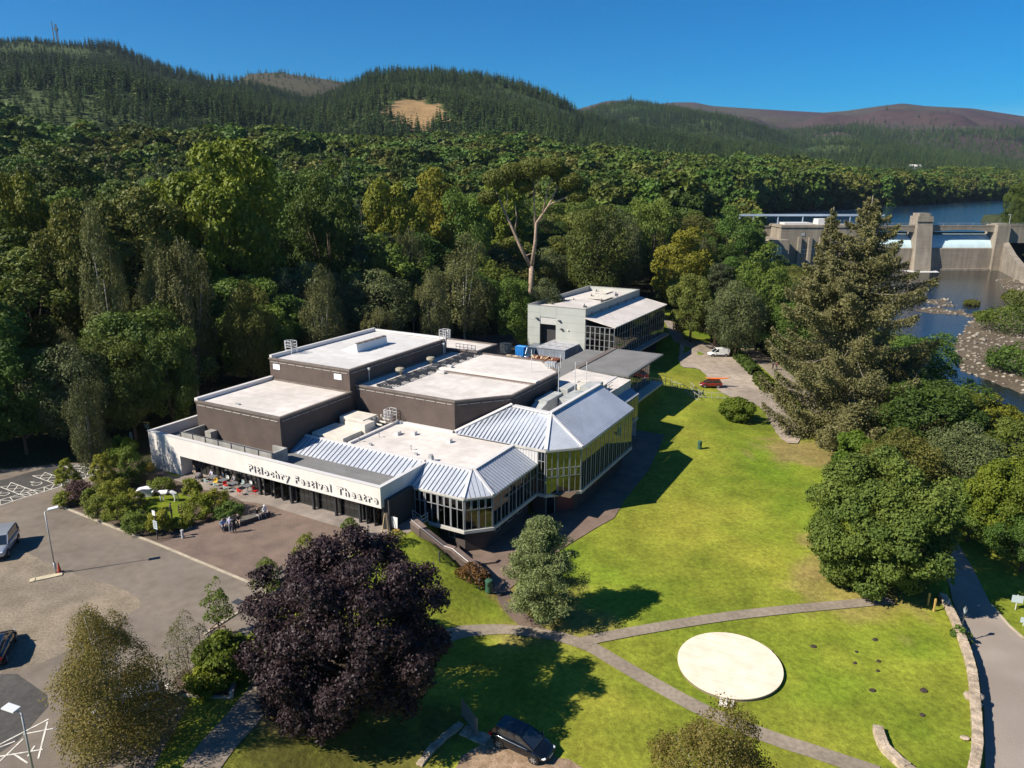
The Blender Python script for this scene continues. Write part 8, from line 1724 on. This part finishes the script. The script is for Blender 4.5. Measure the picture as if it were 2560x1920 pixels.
# ================================================================= people
SKIN = mat('skin', (.52, .33, .25), .6)
def cloth(n, c): return mat('cloth_' + n, c, .85, noise=[(14, .12, None, 3)])
def person(loc, rz, pose, label, top, legs, hair, hairc=(.30, .26, .23), h=1.7, hat=None, sleeves=True, shoes=(.03, .03, .03), lean=0.0):
    "one continuous skinned body; +y is the facing direction"
    s = h / 1.7; t = thing('person', label, 'person', loc, rz); V = []; E_ = []; R0 = []; tagv = []
    def add(p, r, k, par=None):
        V.append(tuple(c * s for c in p)); R0.append(tuple(x * s for x in (r if hasattr(r, '__len__') else (r, r)))); tagv.append(k)
        if par is not None: E_.append((par, len(V) - 1))
        return len(V) - 1
    sit = pose.startswith('sit'); z0 = .50 if sit else .92; ly = lean
    pel = add((0, 0, z0), (.15, .11), 'leg'); sp = add((0, -.02 + ly * .4, z0 + .22), (.145, .10), 'top', pel); ch = add((0, ly * .8, z0 + .42), (.165, .11), 'top', sp); nk = add((0, .01 + ly, z0 + .555), (.055, .055), 'skin', ch); hd = add((0, .04 + ly * 1.1, z0 + .66), (.085, .095), 'skin', nk); tp = add((0, .03 + ly * 1.1, z0 + .75), (.075, .085), 'hair', hd)
    hands = []
    for sx in (-1, 1):
        shp = add((sx * .19, ly * .8, z0 + .47), (.065, .065), 'top', ch)
        if sit: el = add((sx * .25, .10 + ly, z0 + .22), (.045, .045), 'top', shp); wr = add((sx * .13, .32, z0 + .14), (.032, .032), 'skin', el)
        elif pose == 'hips': el = add((sx * .34, -.06, z0 + .22), (.045, .045), 'top', shp); wr = add((sx * .20, .07, z0 + .06), (.032, .032), 'skin', el)
        else: el = add((sx * .25, -.02, z0 + .20), (.045, .045), 'top', shp); wr = add((sx * .24, .09, z0 - .03), (.032, .032), 'skin', el)
        hands.append((V[wr], V[el])); hp = add((sx * .09, 0 if not sit else .03, z0 - .02), (.095, .095), 'leg', pel)
        if sit: kn = add((sx * .13, .44, .48), (.07, .07), 'leg', hp); an = add((sx * .12, .42 + (.10 if pose == 'sit2' and sx > 0 else 0), .09), (.045, .045), 'leg', kn)
        else: kn = add((sx * .10, .02, .49), (.065, .065), 'leg', hp); an = add((sx * .11, -.01, .08), (.045, .045), 'leg', kn)
        add((V[an][0] / s, V[an][1] / s + .14, .045), (.045, .035), 'shoe', an)
    mats_ = {'top': top, 'leg': legs, 'skin': SKIN, 'hair': mat('hair_%d' % int(hairc[0] * 1000), hairc, .8), 'shoe': mat('shoe_%d' % int(shoes[0] * 100), shoes, .6)}; keys = list(mats_)
    VV = [Vector(v) for v in V]
    def cl(c):
        b = min(range(len(VV)), key=lambda i: (c - VV[i]).length - max(R0[i]) * .6); k = tagv[b]
        if k in ('skin', 'hair') and c.z > VV[nk].z: k = 'hair' if (c.z > VV[hd].z + .035 * s or c.y < VV[hd].y - .03 * s) else 'skin'
        return keys.index(k)
    body = skin_mesh('body', V, E_, R0, [mats_[k] for k in keys], cl, t, sub=1)
    f = M(); hx = VV[hd]; f.blob((hx.x, hx.y + .098 * s, hx.z - .005), (.014, .02, .022), 6, 4); f.build('nose', SKIN, t); e = M()
    for sx in (-1, 1): e.blob((hx.x + sx * .035 * s, hx.y + .085 * s, hx.z + .02 * s), (.012, .008, .008), 6, 4)
    e.box(hx.x - .025, hx.y + .088 * s, hx.z - .05 * s, hx.x + .025, hx.y + .094 * s, hx.z - .042 * s); e.build('face_features', mat('eye_dark', (.06, .03, .03), .5), t)
    for i, (w_, el) in enumerate(hands):
        w_ = Vector(w_); d = (w_ - Vector(el)).normalized(); side = d.cross(Vector((0, 0, 1))); side = side.normalized() if side.length > .1 else Vector((1, 0, 0)); up = side.cross(d); m = M(); m.beam(w_ - d * .01, w_ + d * .085, .075, .03)
        for k in range(4): b = w_ + d * .08 + side * (-.03 + .02 * k); L_ = (.06, .072, .068, .052)[k]; m.tube([b, b + d * L_ * .55 - up * .006, b + d * L_ * .85 - up * .025], .0085, 5, r1=.006)
        b = w_ + d * .03 + side * (.04 if i else -.04); m.tube([b, b + d * .03 + side * (.02 if i else -.02), b + d * .055 + side * (.022 if i else -.022)], .010, 5, r1=.007); m.build('hand', SKIN, t)
    if hat: m = M(); m.lathe([(.15 * s, 0), (.14 * s, .02), (.095 * s, .03), (.09 * s, .09), (.04 * s, .12)], 12, (hx.x, hx.y, hx.z + .045 * s)); m.build('hat', hat, t)
    return t
WH = cloth('white', (.70, .70, .72)); LB = cloth('light_blue', (.16, .26, .45)); BK = cloth('black', (.02, .02, .022)); NV = cloth('navy', (.025, .035, .07)); JN = cloth('denim', (.07, .10, .17)); GY = cloth('grey', (.25, .25, .26)); LV = cloth('lavender', (.52, .50, .62)); BE = cloth('beige', (.45, .36, .26))
za = zp(460, 1130, 8.508)
a0 = za(800, 1660); b0 = za(1800, 1330); bz = heading(a0, b0); face = bz - math.pi / 2 - math.pi / 2    # facing away from the backrest, +y turned towards the plaza
def on_bench(k, off=-.15): p = a0.lerp(b0, k); n = Vector((math.sin(bz), -math.cos(bz), 0)); return (p.x + n.x * -off, p.y + n.y * -off, .02)
fz = bz + math.pi
person(on_bench(.90, -.22), fz, 'sit2', 'person in a white shirt and dark trousers sitting at the far end of the bench', WH, NV, 1, (.70, .68, .64), hat=cloth('hat_white', (.72, .72, .70)))
person(on_bench(.74, -.18), fz + .2, 'sit', 'person in a dark top and grey trousers sitting beside the one in white', BK, GY, 1, (.30, .20, .13), lean=.06)
person(on_bench(.34, -.18), fz - .5, 'sit', 'person in a black top sitting at the middle of the bench, turned sideways', BK, BE, 1, (.45, .40, .36), lean=.10)
person(on_bench(.02, -.15), fz - .2, 'sit', 'person in a light blue shirt sitting at the near end of the bench', LB, NV, 1, (.30, .25, .22), lean=.05)
p = za(1000, 1660 + 60); person((p.x, p.y, .02), fz + 2.6, 'stand', 'person in a pale top standing in front of the bench', LV, GY, 1, (.70, .67, .62))
p = za(1085, 1660 + 70); person((p.x, p.y, .02), fz + 2.9, 'hips', 'person dressed in black standing beside the one in the pale top', BK, BK, 1, (.03, .025, .02))
p = P(-27.1, .15); person((p.x, p.y, .02), UROT + math.pi, 'stand', 'person in a black top and pale shorts standing at the left end of the terrace', BK, BE, 1, (.25, .17, .10))
p = P(-21.8, 1.1); person((p.x, p.y, .0), UROT + math.pi, 'sit', 'person sitting at the terrace behind the yellow chair', GY, NV, 1, (.40, .33, .28))
p = P(-25.2, .9); person((p.x, p.y, .0), UROT + math.pi, 'sit', 'person sitting in the shade behind the push chair', LV, BK, 1, (.50, .45, .42))
p = P(-23.6, 1.15); person((p.x, p.y, .0), UROT + math.pi * .9, 'sit', 'person in dark clothes sitting in the shade behind the first table', NV, BK, 1, (.12, .09, .07))
zg = zp(330, 1180, 8.294); p = zg(830, 985); person((p.x, p.y, .05), UROT - .4, 'stand', 'tall black figure standing in the bed beside the slatted fence', BK, BK, 1, (.02, .02, .02), h=1.85)
for i, (x, y, c_, lab) in enumerate(((1669, 800, BK, 'walker in black on the riverside path, left of the pair'), (1677, 800, cloth('maroon', (.18, .04, .05)), 'walker in maroon on the riverside path, right of the pair'))): g = G(x, y); person((g.x, g.y, g.z + .05), 2.6, 'stand', lab, c_, BK, 1, (.08, .06, .05))

# ================================================================= labels that point at one tree of the wood
def proj(v):
    q = v - Vector((0, 0, CAM_H)); dpt = q.y * math.cos(TH) - q.z * math.sin(TH); return ((1280 + F_PX * q.x / dpt) / KD, (960 - F_PX * (q.z * math.cos(TH) + q.y * math.sin(TH)) / dpt) / KD) if dpt > 1 else (1e6, 1e6)
LMK = [('the tallest oak', 452, 400), ('the bright left edge tree', 38, 440), ('the yellow tree', 938, 430), ('the bare limbed pine', 1150, 560), ('the golden tree', 1482, 560), ('the wide pale green tree', 1065, 420), ('the billowing olive tree', 270, 450), ('the tall drooping birch', 205, 560), ('the fly tower', 810, 740), ('the left brick box', 590, 850), ('the shaded parking bays', 110, 1000), ('the workshop', 1290, 690), ('the pale two headed birch', 1000, 580), ('the dark pointed conifer', 778, 470), ('the white wall end', 330, 960), ('the bare trunked pine', 1550, 650), ('the power station', 1700, 520), ('the blue green conifer', 745, 330), ('the columnar trees', 300, 350), ('the large dark dome', 110, 400), ('the dam end', 2180, 480), ('the big tawny spruce', 1800, 700), ('the felled slope', 900, 240), ('the low birch', 935, 600), ('the grey green tree', 640, 420), ('the lake', 1640, 450)]
SHORT = {'broad0': 'deep green leafy tree', 'broad1': 'dark leafy tree', 'broad2': 'olive leafy tree', 'broad3': 'grey green leafy tree', 'lime': 'yellow green leafy tree', 'olive': 'olive tree with yellowish crown', 'gold': 'golden leaved tree', 'birch0': 'drooping grey birch', 'birch1': 'slim drooping birch', 'spruce0': 'dark conifer', 'spruce1': 'dark slim conifer', 'spruce2': 'lighter green conifer', 'poplar': 'columnar tree'}
seen = {}
for o in list(COL.objects):
    lb = o.get('label')
    if o.type != 'EMPTY' or not lb or ', one of ' not in lb: continue
    head = lb.split(' of the dense')[0].split(' on the west')[0].split(' in the wood')[0].split(' inside the wood')[0].split(' beside the right')[0]
    x, y = proj(o.location + Vector((0, 0, 12))); nm, lx, ly = min(LMK, key=lambda k: (k[1] - x) ** 2 + (k[2] - y) ** 2 * 1.5); dx, dy = x - lx, y - ly; r_ = math.hypot(dx, dy)
    side = ('left of' if dx < 0 else 'right of') if abs(dx) > 1.8 * abs(dy) else ('above' if dy < 0 else 'below') if abs(dy) > 1.8 * abs(dx) else ('up and left of' if dx < 0 else 'up and right of') if dy < 0 else ('down and left of' if dx < 0 else 'down and right of')
    dist = 'right beside' if r_ < 28 else 'close,' if r_ < 60 else 'a little way' if r_ < 110 else 'well'
    lab = '%s %s %s' % (head, dist if r_ >= 28 else '', side + ' ' + nm) if r_ >= 28 else '%s right beside %s' % (head, nm)
    o['label'] = ' '.join(lab.split()); seen.setdefault(o['label'], []).append((o.location.length, o))
for k, l in seen.items():
    if len(l) == 2:
        l.sort(key=lambda a: a[0]); l[0][1]['label'] = 'nearer ' + k; l[1][1]['label'] = 'farther ' + k
    elif len(l) >= 3:
        l.sort(key=lambda a: a[0]); W_ = ['nearest', 'second nearest', 'third nearest', 'fourth nearest', 'fifth nearest', 'sixth nearest']
        for i_, (d_, o_) in enumerate(l): o_['label'] = (W_[i_] if i_ < len(l) - 1 and i_ < 6 else 'farthest' if i_ == len(l) - 1 else 'one more') + ' ' + k

# ================================================================= air
hz_ = M().box(-3800, -60, -12, 5200, 7600, 640).build('haze', None) if False else None
m = bpy.data.materials.new('haze_air'); m.use_nodes = True; m.node_tree.nodes.clear(); ho = m.node_tree.nodes.new('ShaderNodeOutputMaterial'); hv = m.node_tree.nodes.new('ShaderNodeVolumePrincipled'); hv.inputs['Color'].default_value = (.62, .78, 1.0, 1); hv.inputs['Density'].default_value = .00004; hv.inputs['Anisotropy'].default_value = .2; m.node_tree.links.new(hv.outputs[0], ho.inputs['Volume'])
hz_ = M().box(-9000, -9000, -20, 9000, 9000, 640).build('haze', m); hz_['kind'] = 'stuff'
